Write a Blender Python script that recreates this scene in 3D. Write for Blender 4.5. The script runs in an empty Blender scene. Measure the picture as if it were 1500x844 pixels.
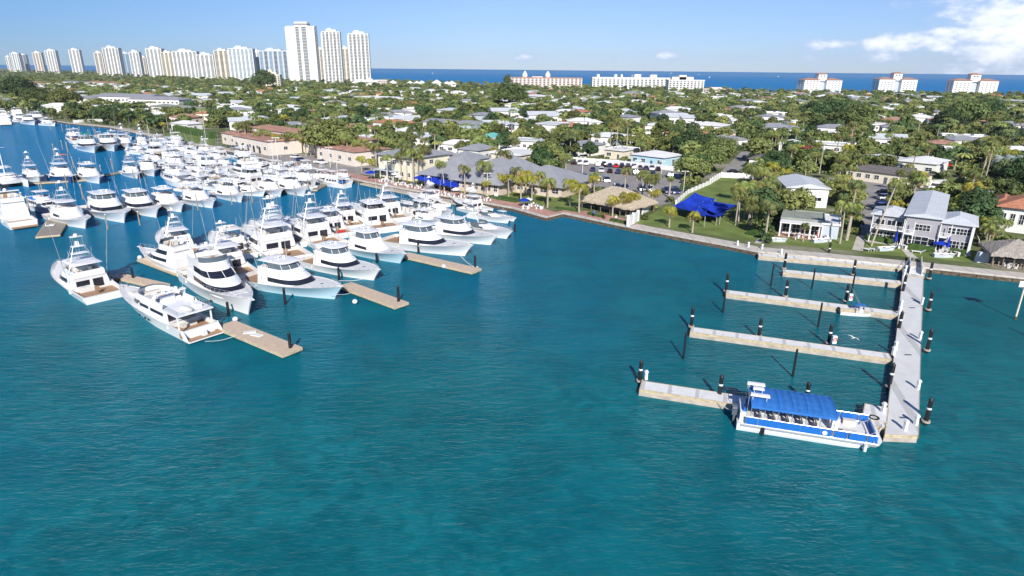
import bpy, math, random
from mathutils import Vector, Matrix
random.seed(7)
SC = bpy.context.scene
COL = SC.collection
R = math.radians
PI = math.pi

# ------------------------------------------------------------------ camera
FPX, HCAM = 920.0, 35.0
PITCH, ROLL = math.atan(320 / FPX), R(.57)
FW = Vector((0, math.cos(PITCH), -math.sin(PITCH)))
_r = Vector((1, 0, 0)); _u = Vector((0, math.sin(PITCH), math.cos(PITCH)))
RT = _r * math.cos(ROLL) + _u * math.sin(ROLL)
UP = _u * math.cos(ROLL) - _r * math.sin(ROLL)
cd = bpy.data.cameras.new('camera'); cam = bpy.data.objects.new('camera', cd); COL.objects.link(cam)
cd.sensor_width = 36; cd.lens = 36 * FPX / 1500; cd.clip_start = .5; cd.clip_end = 120000
cam.matrix_world = Matrix(((RT.x, UP.x, -FW.x, 0), (RT.y, UP.y, -FW.y, 0), (RT.z, UP.z, -FW.z, HCAM), (0, 0, 0, 1)))
SC.camera = cam

def ray(px, py):
    return FW + RT * (px - 750) / FPX - UP * (py - 422) / FPX
def G(px, py, z=0.0):
    """where the ground (height z) lies that the photograph shows at a pixel"""
    d = ray(px, py); t = (z - HCAM) / d.z
    return Vector((d.x * t, d.y * t, z))
def onY(px, py, Y):
    d = ray(px, py); t = Y / d.y
    return Vector((d.x * t, Y, HCAM + d.z * t))
def proj(p):
    v = Vector(p) - Vector((0, 0, HCAM)); d = v.dot(FW)
    if d < 1: return (-9999, -9999)
    return (750 + FPX * v.dot(RT) / d, 422 - FPX * v.dot(UP) / d)

# ------------------------------------------------------------------ light
HAZE = .00004
SUN_EL = R(32)
SUN_AZ = R(177)                      # the sun stands behind the camera
w = bpy.data.worlds.new('World'); SC.world = w; w.use_nodes = True
NT = w.node_tree; NT.nodes.clear()
def wn(t, **k):
    n = NT.nodes.new(t)
    for a, b in k.items(): setattr(n, a, b)
    return n
sky = wn('ShaderNodeTexSky', sky_type='NISHITA', sun_disc=False)
sky.sun_elevation = SUN_EL; sky.sun_rotation = R(180); sky.altitude = 0
sky.air_density = 1.0; sky.dust_density = 0; sky.ozone_density = 3
bg = wn('ShaderNodeBackground'); bg.inputs[1].default_value = .051
out = wn('ShaderNodeOutputWorld')
def wmath(op, a, b=None, c=None, clamp=False):
    n = wn('ShaderNodeMath', operation=op); n.use_clamp = clamp
    for i, v in enumerate((a, b, c)):
        if v is None: continue
        if isinstance(v, (int, float)): n.inputs[i].default_value = v
        else: NT.links.new(v, n.inputs[i])
    return n.outputs[0]
tc = wn('ShaderNodeTexCoord'); sx = wn('ShaderNodeSeparateXYZ'); NT.links.new(tc.outputs['Generated'], sx.inputs[0])
az = wmath('ARCTAN2', sx.outputs[0], sx.outputs[1]); el = wmath('ARCSINE', sx.outputs[2])
cb = wn('ShaderNodeCombineXYZ'); NT.links.new(wmath('MULTIPLY', az, 1.0), cb.inputs[0]); NT.links.new(wmath('MULTIPLY', el, 1.9), cb.inputs[1])
def wnoise(scale, detail, rough, off):
    m = wn('ShaderNodeMapping'); m.inputs['Location'].default_value = (off, off * .7, 0); NT.links.new(cb.outputs[0], m.inputs[0])
    n = wn('ShaderNodeTexNoise'); n.inputs['Scale'].default_value = scale; n.inputs['Detail'].default_value = detail
    n.inputs['Roughness'].default_value = rough; NT.links.new(m.outputs[0], n.inputs[0]); return n.outputs[0]
n1 = wnoise(26, 9, .58, 3.1); n2 = wnoise(9, 5, .5, 8.3)
# cloud banks: (azimuth, elevation) centres with half widths, in degrees
CLOUDS = [(1518, 14, 2.8, 1.3, 1.1), (1505, 42, 2.6, 1.2, .95), (1465, 62, 3.0, .7, .8), (1320, 64, 3.8, .9, 1.0), (1395, 46, 2.4, .6, 1.0), (1228, 66, 3.2, .6, .8), (1375, 70, 3.6, .6, .8),
          (765, 84, 1.4, .6, .72), (1090, 86, 4.5, .4, .62), (975, 80, 1.6, .5, .62), (1270, 84, 10, .8, .62), (1450, 88, 9, 1.1, .66), (1150, 74, 4, .4, .55), (880, 90, 3, .3, .5),
          (1590, 40, 10, 4, 1.2), (1680, 30, 12, 5, 1.2)]
acc = None
for (px, py, wa, we, k) in CLOUDS:
    d = ray(px, py).normalized(); a0 = math.atan2(d.x, d.y); e0 = math.asin(d.z)
    da = wmath('DIVIDE', wmath('SUBTRACT', az, a0), R(wa)); de = wmath('DIVIDE', wmath('SUBTRACT', el, e0), R(we))
    g = wmath('MULTIPLY', wmath('EXPONENT', wmath('MULTIPLY', wmath('ADD', wmath('MULTIPLY', da, da), wmath('MULTIPLY', de, de)), -1)), k)
    acc = g if acc is None else wmath('MAXIMUM', acc, g)
cov = wmath('ADD', wmath('MULTIPLY', acc, 1.15), wmath('MULTIPLY', wmath('SUBTRACT', n1, .5), 2.0))
mask = wmath('MULTIPLY', wmath('SMOOTH_MIN', wmath('MULTIPLY', wmath('SUBTRACT', cov, .42), 2.0, clamp=True), 1, .1), wmath('GREATER_THAN', acc, .12), clamp=True)
ccol = wn('ShaderNodeMix', data_type='RGBA'); ccol.inputs[6].default_value = (5.0, 6.5, 9.4, 1); ccol.inputs[7].default_value = (11.5, 11.8, 12.4, 1)
NT.links.new(wmath('MULTIPLY', wmath('SUBTRACT', cov, .62), 1.7, clamp=True), ccol.inputs[0])
tint = wn('ShaderNodeMix', data_type='RGBA', blend_type='MULTIPLY'); tint.inputs[0].default_value = 1; tint.inputs[7].default_value = (1, 1, 1, 1)
def wramp(v, a, b_, ca, cb_):
    r = wn('ShaderNodeMix', data_type='RGBA'); r.inputs[6].default_value = (*ca, 1); r.inputs[7].default_value = (*cb_, 1)
    NT.links.new(wmath('DIVIDE', wmath('SUBTRACT', v, a), b_ - a, clamp=True), r.inputs[0]); return r.outputs[2]
NT.links.new(sky.outputs[0], tint.inputs[6])
tm = wn('ShaderNodeMix', data_type='RGBA', blend_type='MULTIPLY'); tm.inputs[0].default_value = 1
NT.links.new(wramp(el, -.02, .14, (.46, .645, 1.17), (.72, .80, 1.08)), tm.inputs[6]); NT.links.new(wramp(az, -.65, -.05, (.62, .80, .90), (1, 1, 1)), tm.inputs[7])
NT.links.new(tm.outputs[2], tint.inputs[7])
mx = wn('ShaderNodeMix', data_type='RGBA')
NT.links.new(wmath('MULTIPLY', mask, .9), mx.inputs[0]); NT.links.new(tint.outputs[2], mx.inputs[6]); NT.links.new(ccol.outputs[2], mx.inputs[7])
NT.links.new(mx.outputs[2], bg.inputs[0]); NT.links.new(bg.outputs[0], out.inputs[0])
sd = bpy.data.lights.new('sun', 'SUN'); sd.energy = 2.95; sd.angle = R(.53); sd.color = (1, .945, .87)
sun = bpy.data.objects.new('sun', sd); COL.objects.link(sun); sun.location = (0, -200, 200)
sun.rotation_euler = (PI / 2 - SUN_EL, 0, R(-3) * -1)
vs = SC.view_settings; vs.view_transform = 'Standard'; vs.look = 'None'; vs.gamma = 1; vs.exposure = 1.02; vs.use_curve_mapping = False
SC.render.engine = 'CYCLES'
SC.cycles.max_bounces = 5; SC.cycles.diffuse_bounces = 2; SC.cycles.glossy_bounces = 2; SC.cycles.transparent_max_bounces = 4
SC.cycles.caustics_reflective = False; SC.cycles.caustics_refractive = False
SC.cycles.use_denoising = True

# ------------------------------------------------------------------ materials
M = {}
def mat(name, col, rough=.6, spec=.3, var=.12, scale=3.0, bump=0.0, metal=0.0, objvar=0.0, bands=None, stretch=(1, 1, 1), trans=0.0):
    m = bpy.data.materials.new(name); m.use_nodes = True; t = m.node_tree; b = t.nodes['Principled BSDF']
    b.inputs['Roughness'].default_value = rough; b.inputs['Specular IOR Level'].default_value = spec; b.inputs['Metallic'].default_value = metal
    co = t.nodes.new('ShaderNodeTexCoord'); mp = t.nodes.new('ShaderNodeMapping'); mp.inputs['Scale'].default_value = stretch
    t.links.new(co.outputs['Object'], mp.inputs[0])
    no = t.nodes.new('ShaderNodeTexNoise'); no.inputs['Scale'].default_value = scale; no.inputs['Detail'].default_value = 5
    t.links.new(mp.outputs[0], no.inputs[0])
    rp = t.nodes.new('ShaderNodeValToRGB'); rp.color_ramp.elements[0].position = .3; rp.color_ramp.elements[1].position = .7
    lo = tuple(c * (1 - var) for c in col); hi = tuple(min(c * (1 + var), .95) for c in col)
    rp.color_ramp.elements[0].color = (*lo, 1); rp.color_ramp.elements[1].color = (*hi, 1)
    t.links.new(no.outputs[0], rp.inputs[0]); o = rp.outputs[0]
    if bands:                                   # (axis, period, darkness): lines of boards, tiles or joints
        for (ax, per, dk) in bands:
            wv = t.nodes.new('ShaderNodeTexWave'); wv.bands_direction = ax; wv.wave_profile = 'SAW'; wv.inputs['Scale'].default_value = .3142 * 1.0 / per / 1.0
            t.links.new(co.outputs['Object'], wv.inputs[0])
            gt = t.nodes.new('ShaderNodeMath'); gt.operation = 'GREATER_THAN'; gt.inputs[1].default_value = .86; t.links.new(wv.outputs['Fac'], gt.inputs[0])
            ml = t.nodes.new('ShaderNodeMath'); ml.operation = 'MULTIPLY'; ml.inputs[1].default_value = dk; t.links.new(gt.outputs[0], ml.inputs[0])
            mi = t.nodes.new('ShaderNodeMix'); mi.data_type = 'RGBA'; mi.inputs[7].default_value = (*[c * .35 for c in col], 1)
            t.links.new(ml.outputs[0], mi.inputs[0]); t.links.new(o, mi.inputs[6]); o = mi.outputs[2]
    if objvar:
        oi = t.nodes.new('ShaderNodeObjectInfo'); hs = t.nodes.new('ShaderNodeHueSaturation')
        a = t.nodes.new('ShaderNodeMapRange'); a.inputs[3].default_value = 1 - objvar; a.inputs[4].default_value = 1 + objvar; t.links.new(oi.outputs['Random'], a.inputs[0])
        t.links.new(a.outputs[0], hs.inputs['Value']); h = t.nodes.new('ShaderNodeMath'); h.operation = 'MULTIPLY_ADD'; h.inputs[1].default_value = 7.31; h.inputs[2].default_value = .1
        f = t.nodes.new('ShaderNodeMath'); f.operation = 'FRACT'; t.links.new(oi.outputs['Random'], h.inputs[0]); t.links.new(h.outputs[0], f.inputs[0])
        b2 = t.nodes.new('ShaderNodeMapRange'); b2.inputs[3].default_value = .5 - objvar * .08; b2.inputs[4].default_value = .5 + objvar * .05; t.links.new(f.outputs[0], b2.inputs[0])
        t.links.new(b2.outputs[0], hs.inputs['Hue']); t.links.new(o, hs.inputs['Color']); o = hs.outputs[0]
    t.links.new(o, b.inputs['Base Color'])
    if trans:
        tr = t.nodes.new('ShaderNodeBsdfTranslucent'); t.links.new(o, tr.inputs[0]); ms = t.nodes.new('ShaderNodeMixShader'); ms.inputs[0].default_value = trans
        t.links.new(b.outputs[0], ms.inputs[1]); t.links.new(tr.outputs[0], ms.inputs[2]); t.links.new(ms.outputs[0], t.nodes['Material Output'].inputs[0])
    if bump:
        bp = t.nodes.new('ShaderNodeBump'); bp.inputs['Strength'].default_value = bump; bp.inputs['Distance'].default_value = .1
        t.links.new(no.outputs[0], bp.inputs['Height']); t.links.new(bp.outputs[0], b.inputs['Normal'])
    M[name] = m; return m
mat('gelcoat', (.86, .86, .85), .18, .5, .02, .6)
mat('gelcoat_deck', (.74, .74, .72), .45, .3, .05, 1.2)
mat('hull_ice', (.50, .68, .76), .15, .5, .02)
mat('hull_blue', (.03, .09, .26), .12, .5, .03)
mat('hull_red', (.30, .06, .05), .3, .4, .05)
mat('hull_grey', (.12, .13, .15), .3, .4, .05)
mat('vinyl', (.62, .60, .55), .6, .2, .06)
mat('cushion_tan', (.42, .24, .13), .6, .2, .1)
mat('glass_dark', (.018, .022, .034), .08, .6, .1)
mat('glass_grey', (.10, .13, .15), .10, .6, .15)
mat('glass_teal', (.16, .27, .36), .08, .6, .1)
mat('metal', (.66, .67, .68), .3, .5, .04, metal=.6)
mat('teak', (.36, .23, .14), .6, .2, .12, 6, bands=[('Y', .12, .4)])
mat('black', (.012, .012, .014), .4, .4, .2)
mat('rubber', (.02, .02, .022), .55, .3, .2)
mat('canvas_blue', (.035, .17, .50), .75, .15, .14, 1.5, .2)
mat('canvas_royal', (.014, .045, .40), .85, .08, .3, .7, .4)
mat('panel_blue', (.02, .15, .50), .3, .4, .06)
mat('canvas_navy', (.012, .022, .10), .8, .1, .2)
mat('canvas_white', (.72, .72, .70), .8, .1, .06)
mat('canvas_green', (.01, .22, .17), .8, .1, .1)
mat('canvas_orange', (.55, .13, .03), .8, .1, .1)
mat('timber_dock', (.60, .475, .36), .8, .15, .10, 2.5, .2, bands=[('X', .15, .35)])
mat('timber_edge', (.52, .44, .30), .85, .1, .2, 1.6, .3, stretch=(1, 1, 3))
mat('timber_grey', (.30, .27, .23), .85, .1, .25, 2, .2, bands=[('X', .2, .4)])
mat('dock_deck', (.74, .74, .72), .8, .15, .06, 1.2, .1, bands=[('X', 3.0, .45)])
mat('pier_deck', (.66, .66, .645), .8, .15, .07, .7, .1, bands=[('X', 6.0, .35)])
mat('pile_black', (.016, .017, .020), .45, .4, .2, 3)
mat('pile_wood', (.34, .29, .22), .85, .1, .25, 3, .2)
mat('white_paint', (.78, .78, .76), .5, .3, .05, 1.5)
mat('red_paint', (.55, .03, .02), .4, .4, .1)
mat('orange_paint', (.75, .18, .02), .4, .4, .1)
mat('concrete', (.55, .51, .45), .85, .1, .12, .9, .15, bands=[('X', 3.0, .25)])
mat('concrete_old', (.45, .40, .34), .9, .1, .22, .8, .2)
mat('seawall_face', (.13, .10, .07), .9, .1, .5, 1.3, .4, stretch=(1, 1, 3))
mat('paver', (.47, .27, .22), .85, .1, .2, .45, .15)
mat('asphalt', (.085, .085, .088), .9, .1, .18, .3, .1)
mat('asphalt_light', (.30, .285, .27), .9, .1, .15, .3, .1)
mat('line_white', (.75, .75, .72), .7, .2, .1)
mat('lawn', (.16, .21, .06), .9, .1, .25, .25, .2)
mat('hedge', (.055, .10, .028), .9, .1, .45, 2.5, .9)
mat('wall_white', (.78, .77, .74), .75, .2, .05, .6)
mat('wall_cream', (.74, .67, .54), .75, .2, .06, .6)
mat('wall_yellow', (.76, .70, .54), .75, .2, .05, .6)
mat('wall_pink', (.74, .62, .56), .75, .2, .06, .6)
mat('wall_blue', (.45, .66, .76), .75, .2, .05, .6)
mat('wall_grey', (.38, .37, .40), .8, .2, .05, .6, bands=[('Z', .2, .3)])
mat('wall_tan', (.62, .52, .42), .75, .2, .06, .6)
mat('wall_sand', (.72, .65, .57), .75, .2, .05, .6)
mat('thatch_grey', (.36, .32, .28), .95, .05, .3, 3, .6, stretch=(1, 1, .4))
mat('wall_greyblue', (.50, .56, .62), .7, .2, .06, .6)
mat('roof_white', (.74, .74, .73), .7, .2, .08, .4, .1)
mat('roof_grey', (.30, .31, .335), .7, .2, .10, .5, .1, bands=[('X', .5, .22)])
mat('roof_pale', (.58, .61, .63), .55, .3, .07, .5, .05, bands=[('X', .6, .18)])
mat('roof_dark', (.17, .155, .15), .8, .15, .15, .8, .1, bands=[('Z', .3, .25)])
mat('roof_tile', (.50, .22, .13), .8, .15, .22, 1.2, .3, bands=[('X', .35, .4)])
mat('roof_tile_old', (.42, .24, .18), .85, .1, .3, .6, .3, bands=[('X', .35, .3)])
mat('roof_sage', (.28, .31, .27), .8, .15, .15, .5, .1)
mat('roof_teal', (.16, .48, .42), .6, .25, .1, .6)
mat('thatch', (.46, .39, .29), .95, .05, .25, 3, .6, stretch=(1, 1, .4))
mat('trunk_bark', (.20, .16, .12), .9, .1, .3, 4, .5)
mat('trunk_palm', (.42, .37, .30), .9, .1, .25, 5, .4, bands=[('Z', .3, .35)])
mat('palm_green', (.23, .27, .075), .5, .35, .45, .8, objvar=.38, trans=.25)
mat('palm_dark', (.15, .20, .065), .5, .35, .45, .8, objvar=.35, trans=.22)
mat('palm_yellow', (.36, .34, .05), .5, .3, .45, .8, objvar=.25, trans=.25)
mat('palm_silver', (.30, .36, .33), .55, .3, .25, .8, objvar=.12, trans=.15)
mat('palm_dead', (.28, .19, .09), .8, .1, .3, .8)
mat('leaf_mid', (.15, .19, .06), .6, .25, .5, .45, objvar=.42, trans=.2)
mat('leaf_dark', (.072, .125, .045), .6, .25, .5, .45, objvar=.32, trans=.15)
mat('leaf_lime', (.21, .25, .075), .6, .25, .45, .45, objvar=.3, trans=.2)
mat('leaf_red', (.25, .05, .06), .6, .25, .5, .6, trans=.15)
mat('car_white', (.75, .75, .75), .2, .5, .02)
mat('car_black', (.012, .013, .016), .15, .5, .05)
mat('car_blue', (.02, .04, .13), .15, .5, .05)
mat('car_silver', (.40, .42, .44), .2, .5, .04, metal=.5)
mat('car_red', (.62, .02, .015), .2, .5, .04)
mat('car_grey', (.11, .12, .13), .2, .5, .04)
mat('skin', (.5, .30, .21), .6, .3, .05)
mat('cloth_dark', (.03, .035, .06), .8, .1, .2)
mat('cloth_white', (.7, .7, .7), .8, .1, .1)
mat('cloth_red', (.5, .05, .05), .8, .1, .1)

# ------------------------------------------------------------------ mesh helpers
def lin(a, b, t): return a + (b - a) * t
class MB:
    def __init__(s): s.v = []; s.f = []; s.m = []; s.k = 0
    def use(s, k): s.k = k; return s
    def face(s, pts):
        n = len(s.v); s.v += [tuple(p) for p in pts]; s.f.append(tuple(range(n, n + len(pts)))); s.m.append(s.k)
    def box(s, cx, cy, cz, sx, sy, sz, rz=0, taper=1.0):
        """centre x, y and BOTTOM z"""
        c, q = math.cos(rz), math.sin(rz); n = len(s.v)
        for (z, k) in ((cz, 1), (cz + sz, taper)):
            for (a, b) in ((-1, -1), (1, -1), (1, 1), (-1, 1)):
                x, y = a * sx / 2 * k, b * sy / 2 * k; s.v.append((cx + x * c - y * q, cy + x * q + y * c, z))
        for f in ((0, 3, 2, 1), (4, 5, 6, 7), (0, 1, 5, 4), (1, 2, 6, 5), (2, 3, 7, 6), (3, 0, 4, 7)):
            s.f.append(tuple(n + i for i in f)); s.m.append(s.k)
        return s
    def cyl(s, p0, p1, r0, r1=None, n=8, cap=True):
        p0, p1 = Vector(p0), Vector(p1); r1 = r0 if r1 is None else r1
        d = (p1 - p0); d = d.normalized() if d.length > 1e-6 else Vector((0, 0, 1))
        a = d.orthogonal().normalized(); b = d.cross(a); k = len(s.v)
        for (p, r) in ((p0, r0), (p1, r1)):
            for i in range(n):
                t = 2 * PI * i / n; s.v.append(tuple(p + a * math.cos(t) * r + b * math.sin(t) * r))
        for i in range(n):
            j = (i + 1) % n; s.f.append((k + i, k + j, k + n + j, k + n + i)); s.m.append(s.k)
        if cap:
            s.f.append(tuple(k + n + i for i in range(n))); s.m.append(s.k)
            s.f.append(tuple(k + i for i in reversed(range(n)))); s.m.append(s.k)
        return s
    def tube(s, pts, r, n=5):
        for a, b in zip(pts, pts[1:]): s.cyl(a, b, r, r, n)
        return s
    def rings(s, rings, closed=True, cap0=False, cap1=False):
        k = len(s.v); n = len(rings[0])
        for rg in rings: s.v += [tuple(p) for p in rg]
        for a in range(len(rings) - 1):
            for i in range(n if closed else n - 1):
                j = (i + 1) % n; s.f.append((k + a * n + i, k + a * n + j, k + (a + 1) * n + j, k + (a + 1) * n + i)); s.m.append(s.k)
        if cap0: s.f.append(tuple(k + i for i in reversed(range(n)))); s.m.append(s.k)
        if cap1: s.f.append(tuple(k + (len(rings) - 1) * n + i for i in range(n))); s.m.append(s.k)
        return s
    def ball(s, c, rx, ry=None, rz=None, n=8, m=5, z0=-1):
        ry = ry or rx; rz = rz or rx; rg = []
        for j in range(m + 1):
            ph = lin(math.asin(z0), PI / 2, j / m); q = max(math.cos(ph), .02)
            rg.append([(c[0] + rx * q * math.cos(2 * PI * i / n), c[1] + ry * q * math.sin(2 * PI * i / n), c[2] + rz * math.sin(ph)) for i in range(n)])
        return s.rings(rg, True, True, True)
    def prism(s, poly, z0, z1):
        n = len(s.v); k = len(poly)
        s.v += [(p[0], p[1], z0) for p in poly] + [(p[0], p[1], z1) for p in poly]
        area = sum(poly[i][0] * poly[(i + 1) % k][1] - poly[(i + 1) % k][0] * poly[i][1] for i in range(k))
        o = range(k) if area > 0 else range(k)
        s.f.append(tuple(n + k + i for i in range(k))); s.m.append(s.k)
        s.f.append(tuple(n + i for i in reversed(range(k)))); s.m.append(s.k)
        for i in range(k):
            j = (i + 1) % k; s.f.append((n + i, n + j, n + k + j, n + k + i)); s.m.append(s.k)
        return s
    def mesh(s, name, mats, smooth=False):
        me = bpy.data.meshes.new(name); me.from_pydata(s.v, [], s.f)
        for q in (mats if isinstance(mats, (list, tuple)) else [mats]): me.materials.append(M[q])
        if any(s.m): me.polygons.foreach_set('material_index', s.m)
        if smooth: me.polygons.foreach_set('use_smooth', [True] * len(s.f))
        me.update()
        if smooth:
            try: me.set_sharp_from_angle(angle=R(38))
            except Exception: pass
        return me
    def obj(s, name, mats, parent=None, smooth=False, loc=None, rz=None):
        o = bpy.data.objects.new(name, s.mesh(name, mats, smooth)); COL.objects.link(o)
        if parent is not None: o.parent = parent
        if loc is not None: o.location = loc
        if rz is not None: o.rotation_euler.z = rz
        return o
KIDS = {}
def tag(o, label=None, cat=None, group=None, kind=None):
    if label: o['label'] = label
    if cat: o['category'] = cat
    if group: o['group'] = group
    if kind: o['kind'] = kind
    return o
def thing(name, label, cat, loc=(0, 0, 0), rz=0, group=None, scale=1):
    o = bpy.data.objects.new(name, None); COL.objects.link(o); o.location = loc; o.rotation_euler.z = rz; o.scale = (scale,) * 3
    o.empty_display_size = .5
    return tag(o, label, cat, group)
def struct(mb, name, m): return tag(mb.obj(name, m), kind='structure')
class Proto:
    """a thing with parts and sub-parts; the first place() uses it, the next ones copy it and every part"""
    def __init__(s, root):
        s.root = root; s.used = False
        allo = [o for o in bpy.data.objects if o.parent is not None]
        s.kids = [(c, [g for g in allo if g.parent == c]) for c in allo if c.parent == root]
    def place(s, loc, rz=0, label=None, group=None, scale=1, cat=None):
        if not s.used: s.used = True; r = s.root
        else:
            r = s.root.copy(); COL.objects.link(r)
            for c, gs in s.kids:
                c2 = c.copy(); COL.objects.link(c2); c2.parent = r
                for g in gs:
                    g2 = g.copy(); COL.objects.link(g2); g2.parent = c2
        r.location = loc; r.rotation_euler.z = rz
        r.scale = (scale,) * 3 if isinstance(scale, (int, float)) else scale
        return tag(r, label, cat, group)
    def drop(s):
        if not s.used:
            for c, gs in s.kids:
                for g in gs: bpy.data.objects.remove(g)
                bpy.data.objects.remove(c)
            bpy.data.objects.remove(s.root)
ORD = ('first second third fourth fifth sixth seventh eighth ninth tenth eleventh twelfth thirteenth fourteenth fifteenth sixteenth seventeenth eighteenth '
       'nineteenth twentieth').split()
def ordw(i):
    if i < 20: return ORD[i]
    tens = 'twenty thirty forty fifty sixty seventy eighty ninety'.split(); t, u = divmod(i + 1, 10)
    if u == 0: return tens[t - 2][:-1] + 'ieth'
    return tens[t - 2] + '-' + ORD[u - 1]
# ------------------------------------------------------------------ water
def water_material():
    m = bpy.data.materials.new('water'); m.use_nodes = True; t = m.node_tree; b = t.nodes['Principled BSDF']; L = t.links.new
    def nd(k, **a):
        n = t.nodes.new(k)
        for x, y in a.items(): setattr(n, x, y)
        return n
    def mth(op, a, b_=None, c=None, clamp=False):
        n = nd('ShaderNodeMath', operation=op); n.use_clamp = clamp
        for i, v in enumerate((a, b_, c)):
            if v is None: continue
            if isinstance(v, (int, float)): n.inputs[i].default_value = v
            else: L(v, n.inputs[i])
        return n.outputs[0]
    geo = nd('ShaderNodeNewGeometry'); sp = nd('ShaderNodeSeparateXYZ'); L(geo.outputs['Position'], sp.inputs[0])
    def noise(sc, det, stretch=(1, 1, 1), rot=0, rough=.5, dist=0):
        mp = nd('ShaderNodeMapping'); mp.inputs['Scale'].default_value = stretch; mp.inputs['Rotation'].default_value = (0, 0, rot); L(geo.outputs['Position'], mp.inputs[0])
        n = nd('ShaderNodeTexNoise'); n.inputs['Scale'].default_value = sc; n.inputs['Detail'].default_value = det; n.inputs['Roughness'].default_value = rough; n.inputs['Distortion'].default_value = dist
        L(mp.outputs[0], n.inputs[0]); return n.outputs[0]
    def mix(f, a, c):
        n = nd('ShaderNodeMix', data_type='RGBA')
        if isinstance(f, float): n.inputs[0].default_value = f
        else: L(f, n.inputs[0])
        for i, v in ((6, a), (7, c)):
            if isinstance(v, tuple): n.inputs[i].default_value = (*v, 1)
            else: L(v, n.inputs[i])
        return n.outputs[2]
    # depth of the basin: shallow teal near the camera and along the wall, deeper blue in the channel and out at sea
    shallow, deep, ocean = WC['shallow'], WC['deep'], WC['ocean']
    far = nd('ShaderNodeMapRange'); far.inputs[1].default_value = 55; far.inputs[2].default_value = 230; L(mth('SUBTRACT', sp.outputs[1], mth('MULTIPLY', sp.outputs[0], .35)), far.inputs[0])
    big = noise(.018, 3); f1 = mth('ADD', far.outputs[0], mth('MULTIPLY', mth('SUBTRACT', big, .5), .9), clamp=True)
    c1 = mix(f1, shallow, deep)
    mot = noise(.62, 3, (1, 1.15, 1), .4, .5, .8); mm = nd('ShaderNodeMapRange'); mm.inputs[1].default_value = .38; mm.inputs[2].default_value = .66; L(mot, mm.inputs[0])
    mk = noise(.045, 2, (1, 1, 1), 1.1); mz = nd('ShaderNodeMapRange'); mz.inputs[1].default_value = .40; mz.inputs[2].default_value = .60; L(mk, mz.inputs[0])
    nn = nd('ShaderNodeMapRange'); nn.inputs[1].default_value = 90; nn.inputs[2].default_value = 55; L(sp.outputs[1], nn.inputs[0])
    c1 = mix(mth('MULTIPLY', mth('MULTIPLY', mm.outputs[0], mth('ADD', .25, mth('MULTIPLY', mz.outputs[0], .75))), mth('MULTIPLY', nn.outputs[0], .8)), c1, WC['sand'])
    patch = noise(.16, 4, rough=.62, dist=.6); pm = nd('ShaderNodeMapRange'); pm.inputs[1].default_value = .42; pm.inputs[2].default_value = .66; L(patch, pm.inputs[0])
    nearm = mth('SUBTRACT', 1, f1)
    c2 = mix(mth('MULTIPLY', pm.outputs[0], mth('MULTIPLY', nearm, .45)), c1, WC['weed'])
    lp = noise(.075, 5, (1, 1.4, 1), .3, .6, .4); lm = nd('ShaderNodeMapRange'); lm.inputs[1].default_value = .48; lm.inputs[2].default_value = .68; L(lp, lm.inputs[0])
    c2 = mix(mth('MULTIPLY', lm.outputs[0], mth('ADD', .12, mth('MULTIPLY', nearm, .33))), c2, WC['sand'])
    oc = nd('ShaderNodeMapRange'); oc.inputs[1].default_value = 700; oc.inputs[2].default_value = 950; L(sp.outputs[1], oc.inputs[0])
    c3 = mix(oc.outputs[0], c2, ocean)
    # surf-coloured strip along the beach
    L(c3, b.inputs['Base Color'])
    b.inputs['Roughness'].default_value = .12; b.inputs['IOR'].default_value = 1.33; b.inputs['Specular IOR Level'].default_value = 0
    h1 = noise(.50, 3, (1, 2.6, 1), R(-12), .5, .25); h2 = noise(1.7, 4, (1, 2.0, 1), R(10), .6, .2); h3 = noise(.10, 3, (1, 1.9, 1), R(8))
    hh = mth('ADD', mth('ADD', mth('MULTIPLY', h1, .85), mth('MULTIPLY', h2, .48)), mth('MULTIPLY', h3, 1.0))
    bp = nd('ShaderNodeBump'); bp.inputs['Strength'].default_value = .62; bp.inputs['Distance'].default_value = .68; L(hh, bp.inputs['Height'])
    fr = nd('ShaderNodeFresnel'); fr.inputs[0].default_value = 1.33; L(bp.outputs[0], fr.inputs[1]); gl = nd('ShaderNodeBsdfGlossy'); gl.inputs['Roughness'].default_value = .07; gl.inputs[0].default_value = (.72, .92, 1, 1); L(bp.outputs[0], gl.inputs['Normal'])
    ms = nd('ShaderNodeMixShader'); L(mth('MULTIPLY', fr.outputs[0], mth('SUBTRACT', .38, mth('MULTIPLY', oc.outputs[0], .31))), ms.inputs[0]); L(b.outputs[0], ms.inputs[1]); L(gl.outputs[0], ms.inputs[2]); L(ms.outputs[0], t.nodes['Material Output'].inputs[0])
    M['water'] = m
WC = dict(sand=(.006, .185, .215), shallow=(.002, .122, .148), deep=(.003, .160, .345), weed=(.002, .064, .090), ocean=(.008, .175, .42))
water_material()
b = MB(); b.face([(-60000, -300, 0), (60000, -300, 0), (60000, 100000, 0), (-60000, 100000, 0)]); struct(b, 'water', 'water')

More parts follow.
